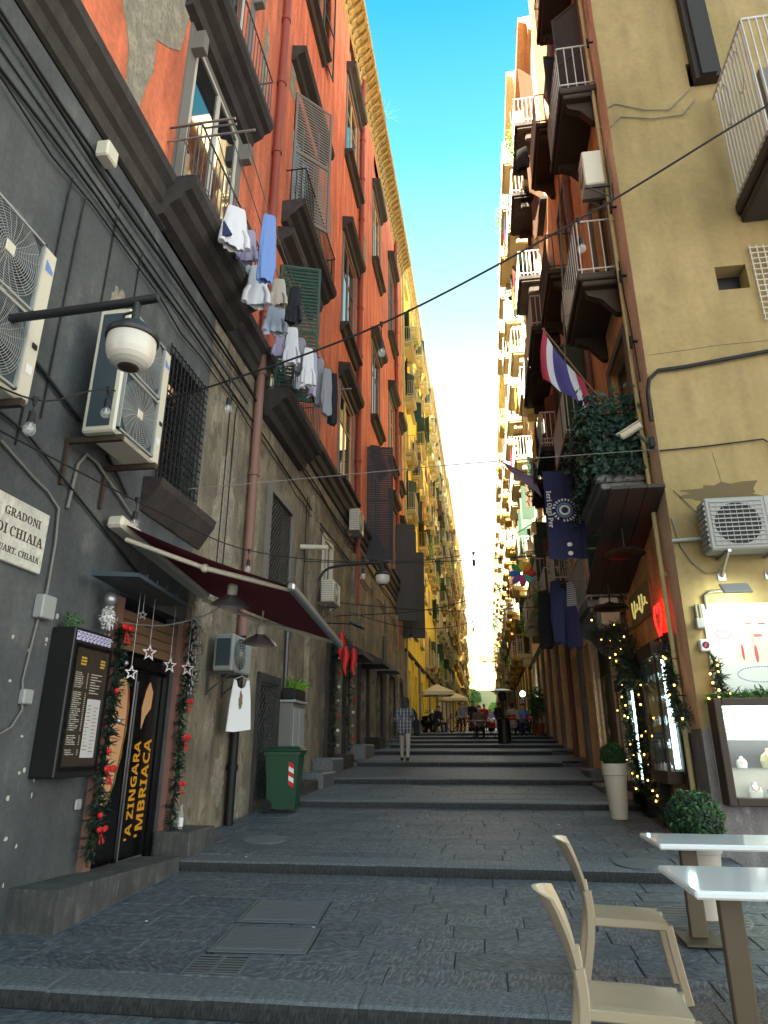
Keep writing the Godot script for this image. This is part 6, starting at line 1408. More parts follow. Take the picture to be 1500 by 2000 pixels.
	for e in [[-hw, -hh, -hw + 0.09, hh], [hw - 0.09, -hh, hw, hh], [-hw + 0.09, -hh, hw - 0.09, -hh + 0.09], [-hw + 0.09, hh - 0.09, hw - 0.09, hh]]:
		g = G.new(); g.bev(Vector3((e[0] + e[2]) / 2, (e[1] + e[3]) / 2, 0.165), Vector3(e[2] - e[0], e[3] - e[1], 0.27), 0.01); part("frame", g, M.wood_dark, t)
	g = G.new(); g.span(Vector3(-hw + 0.1, hh - 0.12, 0.2), Vector3(hw - 0.1, hh - 0.095, 0.26)); part("light_strip", g, M.lit_cool, t)
	area_light(t, Vector3(0, hh - 0.125, 0.2), Vector2(1.4, 0.06), 0.9, Color(0.88, 1.0, 0.95), Basis(Vector3.RIGHT, -PI / 2))
	for y in [0.12, -0.2]:
		g = G.new(); g.span(Vector3(-hw + 0.09, y, 0.03), Vector3(hw - 0.09, y + 0.012, 0.27)); part("shelf", g, M.pane, t)
	g = G.new(); g.quad(Vector3(-hw + 0.09, -hh + 0.09, 0.292), Vector3(hw - 0.09, -hh + 0.09, 0.292), Vector3(hw - 0.09, hh - 0.09, 0.292), Vector3(-hw + 0.09, hh - 0.09, 0.292)); part("pane", g, M.pane, t)
	g = G.new(); g.span(Vector3(-hw + 0.1, -0.19, 0.031), Vector3(hw - 0.1, 0.12, 0.036)); part("dark_backing", g, M.black, t)
	var bust := [["white necklace bust on the top shelf", -0.66, 0.132, 0.2], ["pale bust with a heavy necklace on the middle shelf", -0.28, -0.188, 0.22], ["low white display stand on the middle shelf", -0.6, -0.188, 0.13], ["white shell-shaped stand on the bottom of the show case", -0.5, -0.51, 0.17], ["ring stand with black earrings on the top shelf", -0.28, 0.132, 0.12], ["pale bust at the far end of the bottom of the show case", 0.25, -0.51, 0.2]]
	for b in bust:
		var o := thing("display_bust", b[0], "display bust", Vector3(3.55 + b[1], 1.6 + b[2], FZ + 0.15), 0.0, "busts in the lit show case")
		g = G.new(); var s: float = b[3]
		g.lathe([[0.0, 0.0], [s * 0.42, 0.0], [s * 0.5, s * 0.35], [s * 0.42, s * 0.62], [s * 0.18, s * 0.8], [s * 0.15, s * 0.98], [0.0, s]], 16); var p := part("form", g, M.white if s != 0.22 else M.frame_cream, o); p.scale = Vector3(1, 1, 0.45)
		g = G.new(); g.tube([Vector3(-s * 0.25, s * 0.78, s * 0.12), Vector3(-s * 0.2, s * 0.55, s * 0.22), Vector3(0, s * 0.4, s * 0.25), Vector3(s * 0.2, s * 0.55, s * 0.22), Vector3(s * 0.25, s * 0.78, s * 0.12)], s * 0.035, 6); part("necklace", g, M.gold, o)
	for k in 12:
		var sx := -0.72 + (k % 6) * 0.2 + rng.randf_range(-0.03, 0.03); var sy: float = [0.132, -0.188, -0.51][k % 3]
		if k % 6 == 1 and k % 3 == 1: continue
		var o := thing("jewel_box", ["small open white jewellery box on the top shelf of the show case", "small open black jewellery box on the middle shelf of the show case", "small open blue jewellery box at the bottom of the show case"][k % 3], "box", Vector3(3.55 + sx, 1.6 + sy, FZ + 0.22), rng.randf_range(-0.3, 0.3), "little boxes in the lit show case")
		g = G.new(); g.bev(Vector3(0, 0.02, 0), Vector3(0.07, 0.04, 0.05), 0.004); part("tray", g, [M.white, M.black, M.denim][k % 3], o); g = G.new(); g.bev(Vector3(0, 0.06, -0.03), Vector3(0.07, 0.06, 0.012), 0.004); part("lid", g, [M.white, M.black, M.denim][k % 3], o); g = G.new(); g.tube(circle(0.012, 0.0, 12), 0.003, 5); var jr := part("ring", g, M.gold, o); jr.position = Vector3(0, 0.052, 0)
	t = thing("coral_branch", "red coral branch at the bottom of the show case", "coral", Vector3(3.42, 1.09, FZ + 0.16))
	g = G.new()
	for k in 14:
		var a := rng.randf_range(-1.3, 1.3); var l := rng.randf_range(0.08, 0.2); g.tube([Vector3(0, 0.02, 0), Vector3(sin(a) * l * 0.6, cos(a) * l * 0.6, rng.randf_range(-0.03, 0.05)), Vector3(sin(a) * l + rng.randfn() * 0.03, cos(a) * l, 0.02)], [0.012, 0.01, 0.004], 5)
	part("branches", g, M.red, t)
	t = thing("garland", "frosted fir garland lying along the top of the show case", "garland", Vector3(3.5, 2.23, FZ + 0.16)); garland(t, [Vector3(-0.82, 0.0, 0), Vector3(-0.3, 0.03, 0), Vector3(0.2, 0.02, 0), Vector3(0.8, 0.04, 0)], 0.11, 260, 31, M.leaf_mid)
	g = G.new()
	for k in 120: g.ell(Vector3(rng.randf_range(-0.8, 0.8), rng.randf_range(-0.01, 0.09), rng.randf_range(-0.06, 0.1)), Vector3(0.012, 0.010, 0.012), 5, 3)
	part("frost_beads", g, M.silver, t)
	t = thing("garland", "short fir garland with yellow lights hanging below the badge box", "garland", Vector3(2.84, 2.2, FZ + 0.1)); garland(t, [Vector3(0.0, 0.5, 0), Vector3(0.05, 0.25, 0), Vector3(0.02, 0.02, 0), Vector3(-0.02, -0.02, 0.02)], 0.12, 160, 32, M.leaf_fir)
	fairy_lights(t, [Vector3(-0.05, 0.62, 0.03), Vector3(0.05, 0.4, 0.05), Vector3(-0.06, 0.2, 0.06), Vector3(0.06, 0.05, 0.06), Vector3(-0.2, -0.02, 0.03)], 10, 5, 0.05)
	# garlands round the shop entrance
	var spans := [["thick fir garland with lights over the shop cases", [Vector3(-12.6, 3.3, 0.25), Vector3(-12.2, 3.5, 0.3), Vector3(-11.7, 3.35, 0.32), Vector3(-11.2, 3.0, 0.3), Vector3(-10.9, 2.6, 0.25)], 0.3, 900, 22, 41], ["fir garland with lights and red bows hanging beside the farther shop case", [Vector3(-12.3, 3.2, 0.25), Vector3(-12.25, 2.4, 0.25), Vector3(-12.2, 1.7, 0.2), Vector3(-12.15, 1.0, 0.2)], 0.17, 520, 16, 42],
		["fir garland with lights between the two shop cases", [Vector3(-11.15, 3.0, 0.22), Vector3(-11.2, 2.2, 0.2), Vector3(-11.15, 1.4, 0.2), Vector3(-11.1, 0.75, 0.18)], 0.12, 420, 14, 43], ["fir garland with lights hanging at the corner of the shop", [Vector3(-9.7, 2.95, 0.16), Vector3(-9.55, 2.5, 0.16), Vector3(-9.5, 2.1, 0.14), Vector3(-9.2, 1.95, 0.14)], 0.15, 420, 9, 44]]
	for q in spans:
		t = thing("garland", q[0], "garland", Vector3(RX, 0, 0), -PI / 2, "lit garlands round the jewellery shop"); garland(t, q[1], q[2], q[3], q[5], M.leaf_fir); fairy_lights(t, q[1], q[4], q[5], q[2] * 0.8)
		if q[5] < 43:
			for k in 2: bow(t, (q[1][k + 1] as Vector3) + Vector3(0.1, -0.2, 0.16), 0.07)
	# neon heart
	t = thing("neon_heart", "red glowing heart outline on the wall beside the shop garland", "neon sign", onr(10.05, 3.38, 0.09), -PI / 2)
	var p2 := []
	for k in 25:
		var a := TAU * k / 24; p2.append(Vector3(0.19 * pow(sin(a), 3), 0.018 * (13 * cos(a) - 5 * cos(2 * a) - 2 * cos(3 * a) - cos(4 * a)), 0.0))
	g = G.new(); g.tube(p2, 0.011, 6); part("tube", g, M.neon_red, t)
	g = G.new(); g.cyl(Vector3(0, 0.1, 0), Vector3(0, 0.1, -0.09), 0.006, 0.006, 5); g.cyl(Vector3(0, -0.2, 0), Vector3(0, -0.2, -0.09), 0.006, 0.006, 5); part("stand_offs", g, M.iron, t)
	var om := OmniLight3D.new(); om.name = "glow"; om.light_color = Color(1, 0.1, 0.08); om.light_energy = 0.012; om.light_size = 0.2; om.omni_range = 4.0; om.shadow_enabled = true; om.position = Vector3(0, 0, 0.05); t.add_child(om, true)
	# slanting dark canopy with its lamps, lettering of the shop
	t = thing("shop_canopy", "dark slanting canopy boards above the jewellery shop entrance", "canopy", Vector3(RX, 0, 0), -PI / 2)
	for k in 3:
		g = G.new(); var z0 := 0.02 + k * 0.245; var z1 := z0 + 0.235
		g.quad(Vector3(-12.1, 4.22, z0), Vector3(-12.1, 4.22, z1), Vector3(-8.98, 5.02, z1), Vector3(-8.98, 5.02, z0)); g.quad(Vector3(-12.1, 4.27, z1), Vector3(-12.1, 4.27, z0), Vector3(-8.98, 5.07, z0), Vector3(-8.98, 5.07, z1)); g.quad(Vector3(-8.98, 5.02, z0), Vector3(-8.98, 5.02, z1), Vector3(-8.98, 5.07, z1), Vector3(-8.98, 5.07, z0)); g.quad(Vector3(-12.1, 4.22, z1), Vector3(-12.1, 4.22, z0), Vector3(-12.1, 4.27, z0), Vector3(-12.1, 4.27, z1))
		for z in [z0, z1]: g.quad(Vector3(-12.1, 4.22, z), Vector3(-8.98, 5.02, z), Vector3(-8.98, 5.07, z), Vector3(-12.1, 4.27, z))
		part("board", g, M.dark_wood, t)
	for q in [["dark dish lamp under the upper end of the canopy", -10.0, 4.35], ["dark dish lamp under the lower end of the canopy", -11.6, 3.85]]:
		var o := thing("dish_lamp", q[0], "lamp", onr(-q[1], q[2], 0.45), 0.0, "dish lamps under the canopy"); g = G.new(); g.lathe([[0.3, 0.0], [0.27, 0.05], [0.1, 0.09], [0.04, 0.12], [0.0, 0.12]], 24); g.lathe([[0.0, 0.06], [0.1, 0.07], [0.26, 0.03], [0.29, 0.0]], 24); g.cyl(Vector3(0, 0.1, 0), Vector3(0, 0.42, 0), 0.015, 0.015, 6); part("shade", g, M.black, o)
	t = thing("shop_lettering", "faint pale lettering on the ochre fascia beneath the canopy", "sign", onr(11.3, 3.85, 0.02), -PI / 2)
	g = G.new(); g.bev(Vector3(0, 0, 0), Vector3(1.5, 0.55, 0.04), 0.01); part("fascia", g, M.yellow_wall, t); var sq := []
	for k in 60: sq.append(Vector3(-0.55 + k * 0.0185, sin(k * 0.62) * 0.1 * (1.0 + 0.6 * sin(k * 0.21)), 0.03) + Vector3(cos(k * 0.62) * 0.05, 0, 0))
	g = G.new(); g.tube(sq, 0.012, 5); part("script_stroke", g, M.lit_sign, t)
	# security camera with cables
	t = thing("security_camera", "pale security camera on the corner of the mustard wall", "camera", onr(9.3, 5.95, 0.0), -PI / 2)
	g = G.new(); g.at(Vector3(-0.05, 0.12, 0.28), Basis(Vector3.UP, -0.5) * Basis(Vector3.RIGHT, 0.35)); g.bev(Vector3(0, 0, 0), Vector3(0.1, 0.09, 0.34), 0.02); g.bev(Vector3(0, 0.055, 0.02), Vector3(0.12, 0.012, 0.38), 0.004); part("body", g, M.ac_white, t)
	g = G.new(); g.tube([Vector3(0, -0.1, 0), Vector3(0, -0.1, 0.1), Vector3(-0.03, 0.06, 0.2)], 0.02, 6); g.bev(Vector3(0, -0.12, 0.03), Vector3(0.12, 0.16, 0.06), 0.01); part("mount", g, M.ac_dark, t)
	# cables on the mustard front: part of the house
	var f := corner_house.get_node("front")
	wall_cable(f, [Vector3(2.56, 6.1, -0.02), Vector3(2.56, 6.55, 0.03), Vector3(2.6, 6.75, 0.05), Vector3(2.74, 6.88, 0.05), Vector3(3.1, 6.9, 0.06), Vector3(3.7, 6.98, 0.06), Vector3(5.0, 7.15, 0.06), Vector3(8.0, 7.4, 0.06)], 0.03, M.cable)
	wall_cable(f, [Vector3(2.6, 5.6, 0.03), Vector3(3.2, 5.62, 0.04), Vector3(3.98, 5.68, 0.04), Vector3(4.05, 5.62, 0.04), Vector3(4.05, 4.8, 0.04)], 0.012, M.cable)
	wall_cable(f, [Vector3(2.62, 4.6, 0.02), Vector3(2.68, 4.2, 0.02), Vector3(2.8, 3.95, 0.03), Vector3(2.95, 3.8, 0.03), Vector3(3.1, 3.82, 0.04), Vector3(3.2, 3.95, 0.05)], 0.008, M.cable_grey)
	wall_cable(f, [Vector3(2.7, 5.0, 0.02), Vector3(3.0, 4.6, 0.02), Vector3(3.2, 4.3, 0.1)], 0.005, M.cable)
	wall_cable(f, [Vector3(2.62, 12.2, 0.02), Vector3(2.75, 12.26, 0.02), Vector3(3.2, 12.02, 0.03), Vector3(3.6, 11.95, 0.03), Vector3(4.0, 12.35, 0.05)], 0.010, M.cable_grey)
	wall_cable(f, [Vector3(2.62, 11.75, 0.02), Vector3(2.8, 11.95, 0.02), Vector3(3.3, 11.8, 0.03), Vector3(3.8, 11.8, 0.03), Vector3(4.05, 12.1, 0.05)], 0.010, M.cable_grey)
	# conical drips and patched render on the front
	for q in [[3.35, 4.92, 0.5, 0.14, 51], [5.4, 5.0, 0.3, 0.12, 57]]:
		g = G.new(); g.ext(blob(q[0], q[1], q[2], q[3], q[4], 0.35), -0.01, 0.004); part("sooty_patch", g, M.soot, f)
	g = G.new(); g.tube([Vector3(2.64, 7.18, 0.0), Vector3(3.2, 7.22, 0.001), Vector3(3.7, 7.26, 0.0), Vector3(4.4, 7.27, 0.001)], 0.004, 4); g.tube([Vector3(3.3, 5.55, 0.0), Vector3(3.34, 5.2, 0.001), Vector3(3.36, 4.9, 0.0)], 0.003, 4); part("crack", g, M.joint, f)
	for c in f.get_children():        # the front's pieces belong to the house itself
		var xf: Transform3D = f.transform * (c as Node3D).transform
		f.remove_child(c); corner_house.add_child(c, true); (c as Node3D).transform = xf
	corner_house.remove_child(f); f.free()
	# flag, banner and the ivy screen
	t = thing("flag", "red, white and blue striped flag on a pole above the navy banner", "flag", Vector3(1.95, 7.55, -10.4))
	var pole := [Vector3(0, 0, 0), Vector3(-0.62, 1.12, 0.0)]
	g = G.new(); g.tube([Vector3(0.6, -0.95, 0), pole[0], pole[1]], 0.014, 6); g.ell(pole[1], Vector3(0.03, 0.03, 0.03), 8, 6); part("pole", g, M.wood, t)
	var bands := [["red", 0.0, 0.16, s3(150, 44, 66)], ["white", 0.16, 0.33, s3(186, 186, 196)], ["blue", 0.33, 0.67, s3(62, 58, 118)], ["white", 0.67, 0.84, s3(186, 186, 196)], ["red", 0.84, 1.0, s3(150, 44, 66)]]
	for b in bands:
		g = G.new()
		for i in 5:
			for j in 10:
				var q := func(a: float, v: float):
					var e: Vector3 = (pole[1] as Vector3).lerp(pole[0], a * 0.98)
					return e + Vector3(-0.03 * v - 0.08 * sin(v * 2.5 + a * 3), -0.95 * v * (1.0 - 0.12 * a), 0.09 * sin(v * 5 + a * 5) * v + 0.05 * sin(a * 14) * v)
				var a0: float = lerpf(b[1], b[2], i / 5.0); var a1: float = lerpf(b[1], b[2], (i + 1) / 5.0); var v0 := j / 10.0; var v1 := (j + 1) / 10.0
				var off := Vector3(0, 0, 0.003)
				g.quad(q.call(a0, v1) + off, q.call(a1, v1) + off, q.call(a1, v0) + off, q.call(a0, v0) + off); g.quad(q.call(a1, v1) - off, q.call(a0, v1) - off, q.call(a0, v0) - off, q.call(a1, v0) - off)
		part("stripe", g, mat("flag_" + b[0], b[3], 0.85), t)
	t = thing("banner", "navy blue banner with a round emblem and white gothic lettering", "banner", Vector3(1.55, 6.42, -11.6), 0.0)
	g = cloth(0.66, 1.66, 77, 0.03); part("cloth", g, M.navy, t)
	for q in [[0.145, 0.115, M.blue_light], [0.10, 0.06, M.white], [0.055, 0.0, M.denim]]:
		g = G.new(); g.at(Vector3(0, -0.78, 0.06 + (0.15 - q[0]) * 0.08))
		for k in 26:
			var a := TAU * k / 26; var b := TAU * (k + 1) / 26
			g.quad(Vector3(cos(a), sin(a), 0) * q[1], Vector3(cos(a), sin(a), 0) * q[0], Vector3(cos(b), sin(b), 0) * q[0], Vector3(cos(b), sin(b), 0) * q[1]) if q[1] > 0 else g.tri(Vector3.ZERO, Vector3(cos(a), sin(a), 0) * q[0], Vector3(cos(b), sin(b), 0) * q[0])
		part("emblem", g, q[2], t)
	g = G.new()
	for k in 22:
		var a := TAU * k / 22
		if k != 15 and k != 0 and k != 11: g.at(Vector3(cos(a) * 0.195, -0.78 + sin(a) * 0.195, 0.068), Basis(Vector3.BACK, a)); g.bev(Vector3(0, 0, 0), Vector3(0.05, 0.022, 0.004), 0.001); g.bev(Vector3(0.01, 0.014, 0), Vector3(0.02, 0.02, 0.004), 0.001)
	part("wreath", g, M.white, t)
	words("lettering", "Sempre....", 0.13, 0.003, M.white, t, Transform3D(Basis(Vector3.BACK, -PI / 2), Vector3(0.275, -0.72, 0.068)), true); words("lettering", "Ieri Oggi Per", 0.11, 0.003, M.white, t, Transform3D(Basis(Vector3.BACK, -PI / 2), Vector3(-0.26, -0.75, 0.068)), true)
	for y in [-1.42, -1.58]:
		g = G.new(); g.ell(Vector3(0.03, y, 0.06), Vector3(0.045, 0.04, 0.012), 12, 8); part("dot", g, M.white, t)
	g = G.new(); g.cyl(Vector3(-0.36, 0.0, 0), Vector3(0.36, 0.02, 0), 0.012, 0.012, 6); g.cyl(Vector3(0.33, 0.0, 0), Vector3(0.6, 0.05, 0.0), 0.01, 0.01, 5); part("rod", g, M.iron, t)
	t = thing("ivy_screen", "dark artificial ivy screen covering the first-floor balcony", "hedge screen", Vector3(RX, 5.58, 0), -PI / 2)
	var q5 := RandomNumberGenerator.new(); q5.seed = 55
	g = G.new()
	for k in 2600:
		var side := q5.randf() < 0.3
		var p := Vector3(-9.72 + q5.randf_range(0, 0.06), q5.randf_range(-0.05, 1.3), q5.randf_range(0.02, 0.82)) if side else Vector3(q5.randf_range(-12.3, -9.72), q5.randf_range(-0.1, 1.35), 0.78 + q5.randf_range(0, 0.1))
		leaf_at(g, p, (Vector3(1, 0.5, 0) if side else Vector3(0, 0.5, 1)) + Vector3(q5.randfn(), q5.randfn(), q5.randfn()) * 0.4, q5.randf_range(0.07, 0.13), q5)
	part("leaves", g, M.ivy, t)
	g = G.new()
	for k in 500:
		var p := Vector3(q5.randf_range(-12.4, -9.66), q5.randf_range(-0.25, 1.45), 0.8 + q5.randf_range(0, 0.16)) if q5.randf() < 0.6 else Vector3(-9.7 + q5.randf_range(0, 0.14), q5.randf_range(-0.2, 1.42), q5.randf_range(0.0, 0.9))
		leaf_at(g, p, Vector3(0.4, 0.6, 0.6) + Vector3(q5.randfn(), q5.randfn(), q5.randfn()) * 0.5, q5.randf_range(0.08, 0.15), q5)
	part("leaves", g, M.leaf_ivy2, t)
	g = G.new(); g.span(Vector3(-12.28, 0.0, 0.74), Vector3(-9.74, 1.15, 0.76)); g.span(Vector3(-9.76, 0.0, 0.02), Vector3(-9.74, 1.0, 0.74)); part("net", g, M.leaf_fir, t)
	# air conditioners on the alley side
	for q in [[9.62, 11.25, "white air conditioner hung under the upper balcony next to the corner", 0.42, 0.75], [12.55, 4.75, "upper of the two white air conditioners below the navy banner", 0.5, 0.5], [12.75, 4.0, "lower of the two white air conditioners below the navy banner", 0.5, 0.5], [13.0, 10.9, "white air conditioner with cables between two balconies", 0.6, 0.6]]:
		t = thing("air_conditioner", q[2], "air conditioner", onr(q[0], q[1]), -PI / 2); ac_body(t, q[3], q[4], 0.34, M.ac_white, 1, 0.12)
	# washing on the right-hand balconies
	var wash := [["pair of dark blue jeans hung below the navy banner", "denim", 1.45, 4.75, -13.2, 0.26, 1.2], ["second pair of blue jeans beside the dark ones", "blue_jean", 1.6, 4.7, -13.7, 0.26, 1.1], ["black trousers hung behind the jeans", "cloth_black", 1.3, 4.8, -14.3, 0.3, 1.2], ["dark navy sheet hanging lowest below the banner", "navy", 1.7, 4.2, -13.0, 0.26, 0.8], ["striped grey towel hanging behind the jeans", "cloth_stripe", 1.75, 4.75, -13.3, 0.2, 0.9], ["black bundle of clothes hanging by the top balconies", "cloth_black", 1.85, 18.6, -15.6, 0.4, 0.8]]
	mat("blue_jean", s3(64, 84, 130), 0.9)
	for k in wash.size():
		var q = wash[k]; t = thing("hanging_garment", q[0], "laundry", Vector3(q[2], q[3], q[4]), -0.5, "washing on the corner house side"); part("cloth", garment(q[5], q[6], 500 + k, false), M[q[1]], t)
	t = thing("washing_line", "washing line carrying the jeans below the banner", "washing line", Vector3()); g = G.new(); g.tube([Vector3(1.94, 5.1, -12.9), Vector3(1.45, 4.77, -13.2), Vector3(1.6, 4.72, -13.7), Vector3(1.3, 4.82, -14.3), Vector3(1.94, 5.2, -15.2)], 0.006, 4); part("cord", g, M.cable_grey, t)
	t = thing("pinwheel_flower", "rainbow coloured pinwheel on a balcony beyond the navy banner", "pinwheel", Vector3(1.1, 6.0, -17.5))
	var cs := [s3(214, 60, 40), s3(230, 150, 40), s3(222, 200, 60), s3(70, 170, 90), s3(50, 120, 200), s3(150, 90, 180), s3(220, 80, 140), s3(90, 200, 190)]
	for k in 8:
		g = G.new(); var a := TAU * k / 8; g.at(Vector3(cos(a) * 0.2, sin(a) * 0.2, 0), Basis(Vector3.BACK, a)); g.ell(Vector3.ZERO, Vector3(0.16, 0.09, 0.03), 8, 6); part("petal", g, mat("petal%d" % k, cs[k], 0.7), t)
	g = G.new(); g.cyl(Vector3(0, 0, 0), Vector3(0.8, -1.2, 0.0), 0.012, 0.012, 5); part("stick", g, M.wood, t)
func poster_print() -> Material:      # pale figure advert: soft flesh tones, a ring emblem, a necklace in a panel below
	var im := Image.create(512, 400, false, Image.FORMAT_RGB8); im.fill(s3(206, 214, 206))
	var dot := func(cx: float, cy: float, rx: float, ry: float, c: Color):
		for y in range(maxi(0, int(cy - ry)), mini(400, int(cy + ry) + 1)):
			for x in range(maxi(0, int(cx - rx)), mini(512, int(cx + rx) + 1)):
				var d := pow((x - cx) / rx, 2) + pow((y - cy) / ry, 2)
				if d < 1.0: im.set_pixel(x, y, im.get_pixel(x, y).lerp(c, clampf((1.0 - d) * 4.0, 0, 1)))
	dot.call(230, 250, 130, 110, s3(222, 202, 186)); dot.call(212, 100, 66, 86, s3(226, 206, 190)); dot.call(210, 190, 34, 50, s3(218, 196, 180)); dot.call(330, 190, 60, 90, s3(206, 190, 176))
	for q in [[182, 92], [240, 92]]:
		dot.call(q[0], q[1], 20, 5, s3(120, 90, 96)); dot.call(q[0], q[1] - 16, 22, 4, s3(170, 140, 130))
	dot.call(212, 146, 26, 8, s3(196, 96, 100)); dot.call(190, 150, 10, 44, s3(214, 160, 150)); dot.call(140, 220, 6, 40, s3(170, 50, 60)); dot.call(196, 230, 8, 44, s3(176, 70, 74))
	im.fill_rect(Rect2i(0, 268, 512, 132), s3(198, 208, 204))
	for k in 400:
		var a := TAU * k / 400; im.fill_rect(Rect2i(int(68 + cos(a) * 38), int(120 + sin(a) * 38), 3, 3), s3(120, 60, 80)); im.fill_rect(Rect2i(int(200 + cos(a) * 100), int(320 + sin(a) * 34), 4, 4), s3(90, 100, 130) if k % 8 < 5 else s3(190, 200, 210))
	for k in 5: im.fill_rect(Rect2i(44 + k * 11, 114, 7, 14), s3(150, 110, 126))
	return print_mat("poster_print", im, 0.35)

# ---------------------------------------------------------------- cables across the alley
func catmull(p: Array, n := 8) -> Array:
	var o := []
	for k in p.size() - 1:
		var a: Vector3 = p[maxi(k - 1, 0)]; var b: Vector3 = p[k]; var c: Vector3 = p[k + 1]; var d: Vector3 = p[mini(k + 2, p.size() - 1)]
		for j in n: o.append(b.cubic_interpolate(c, a, d, j / float(n)))
	o.append(p[-1]); return o
func string_bulb(t: Node3D, p: Vector3, drop: float) -> void:
	var b := sub("pendant", t); b.position = p
	var g := G.new(); g.cyl(Vector3(0, 0.02, 0), Vector3(0, -0.05, 0), 0.028, 0.012, 8); g.cyl(Vector3(0, -0.04, 0), Vector3(0, -drop, 0), 0.006, 0.006, 5); g.cyl(Vector3(0, -drop + 0.01, 0), Vector3(0, -drop - 0.09, 0), 0.026, 0.032, 12); part("socket", g, M.cable, b)
	g = G.new(); g.lathe([[0.0, -0.125], [0.028, -0.118], [0.046, -0.095], [0.05, -0.07], [0.042, -0.04], [0.026, -0.012], [0.026, 0.0]], 16, Vector3(0, -drop - 0.07, 0)); part("glass", g, M.bulb_glass, b)
	g = G.new(); g.cyl(Vector3(0, -drop - 0.08, 0), Vector3(0, -drop - 0.12, 0), 0.012, 0.006, 6); part("stem", g, M.opal, b)
func build_cables() -> void:
	var t: Node3D; var g: G
	var main := catmull([Vector3(5.0, 8.9, -5.6), Vector3(3.41, 8.34, -6.0), Vector3(1.37, 7.58, -6.6), Vector3(-1.07, 6.65, -7.0), Vector3(-3.09, 6.14, -7.2), Vector3(-4.08, 5.98, -7.3)])
	t = thing("string_light", "thick black festoon cable with clear bulbs crossing the sky", "string lights", Vector3(), 0.0, "festoon cables with bulbs over the alley")
	g = G.new(); g.tube(main, 0.013, 6); part("cable", g, M.cable, t)
	for q in [Vector3(1.37, 7.58, -6.6), Vector3(-1.07, 6.65, -7.0), Vector3(-3.09, 6.14, -7.2)]: string_bulb(t, q, 0.28)
	t = thing("string_light", "festoon cable with bulbs hanging along the grey wall under the air conditioners", "string lights", Vector3(), 0.0, "festoon cables with bulbs over the alley")
	g = G.new(); g.tube(catmull([Vector3(-3.9, 5.85, -7.3), Vector3(-3.55, 4.98, -5.35), Vector3(-3.45, 4.25, -4.25), Vector3(-3.4, 4.0, -3.0)]), 0.008, 6); part("cable", g, M.cable, t)
	for q in [Vector3(-3.55, 4.98, -5.35), Vector3(-3.45, 4.25, -4.25)]: string_bulb(t, q, 0.12)
	t = thing("string_light", "lower festoon cable sagging across the alley above the awning", "string lights", Vector3(), 0.0, "festoon cables with bulbs over the alley")
	g = G.new(); g.tube(catmull([Vector3(-3.62, 3.94, -4.15), Vector3(-3.86, 4.36, -7.2), Vector3(-3.56, 4.55, -9.6), Vector3(-2.18, 4.83, -11.5), Vector3(-0.11, 5.16, -12.4), Vector3(1.34, 5.74, -11.9), Vector3(1.85, 6.0, -11.8)]), 0.009, 6); part("cable", g, M.cable, t)
	for q in [Vector3(-3.56, 4.55, -9.6), Vector3(-0.11, 5.16, -12.4), Vector3(-2.1, 4.86, -11.55), Vector3(-3.82, 4.3, -6.6)]: string_bulb(t, q, 0.16)
	t = thing("string_light", "farther festoon cable with bulbs sagging over the steps beyond the banner", "string lights", Vector3(), 0.0, "festoon cables with bulbs over the alley")
	g = G.new(); g.tube(catmull([Vector3(-4.05, 5.6, -20.0), Vector3(-2.2, 5.15, -20.5), Vector3(-0.3, 5.35, -20.8), Vector3(2.55, 6.6, -21.0)]), 0.012, 6); part("cable", g, M.cable, t)
	for q in [Vector3(-2.2, 5.15, -20.5), Vector3(-0.3, 5.35, -20.8), Vector3(1.2, 5.9, -20.9)]: string_bulb(t, q, 0.2)
	for q in [["pale thin wire from the barred window to the corner camera", [Vector3(-4.08, 5.1, -8.3), Vector3(-2.26, 5.6, -9.3), Vector3(-0.06, 5.81, -9.6), Vector3(2.6, 5.68, -9.2)], 0.007, "cable_grey"], ["thin level wire crossing in front of the yellow house", [Vector3(-4.05, 5.75, -14.6), Vector3(-2.11, 5.74, -15.0), Vector3(0.27, 5.74, -15.0), Vector3(2.55, 5.8, -15.0)], 0.011, "cable"], ["thin wire crossing higher up the alley beyond the banner", [Vector3(-4.05, 5.1, -18.0), Vector3(-1.0, 5.6, -19.5), Vector3(2.55, 6.9, -20.0)], 0.014, "cable"], ["thin wire crossing low over the steps", [Vector3(-4.05, 5.3, -17.0), Vector3(-0.8, 5.15, -18.0), Vector3(2.55, 5.25, -18.0)], 0.011, "cable"], ["slack wire beside the sandwich shop awning", [Vector3(-4.0, 2.95, -6.9), Vector3(-3.7, 3.0, -7.4), Vector3(-3.2, 3.2, -7.6), Vector3(-2.95, 3.5, -7.5)], 0.008, "cable_grey"]]:
		t = thing("overhead_wire", q[0], "wire", Vector3(), 0.0, "thin wires across the alley"); g = G.new(); g.tube(catmull(q[1]), q[2], 5); part("wire", g, M[q[3]], t)

# ---------------------------------------------------------------- the cafe terrace up the steps
func umbrella(label: String, p: Vector3, w: float) -> void:
	var t := thing("parasol", label, "parasol", p, 0.2, "cream parasols on the terrace")
	var g := G.new(); g.cyl(Vector3(0, 0, 0), Vector3(0, 2.5, 0), 0.025, 0.025, 8); g.lathe([[0.0, 0.0], [0.25, 0.0], [0.25, 0.06], [0.0, 0.08]], 14); part("pole", g, M.wood, t)
	g = G.new()
	for k in 4:
		var a := Basis(Vector3.UP, PI / 2 * k); var x := w / 2
		g.tri(a * Vector3(-x, 2.1, x), a * Vector3(x, 2.1, x), Vector3(0, 2.55, 0)); g.quad(a * Vector3(-x, 1.92, x), a * Vector3(x, 1.92, x), a * Vector3(x, 2.1, x), a * Vector3(-x, 2.1, x)); g.tri(a * Vector3(x, 2.09, x), a * Vector3(-x, 2.09, x), Vector3(0, 2.53, 0))
	part("canopy", g, M.canvas, t)
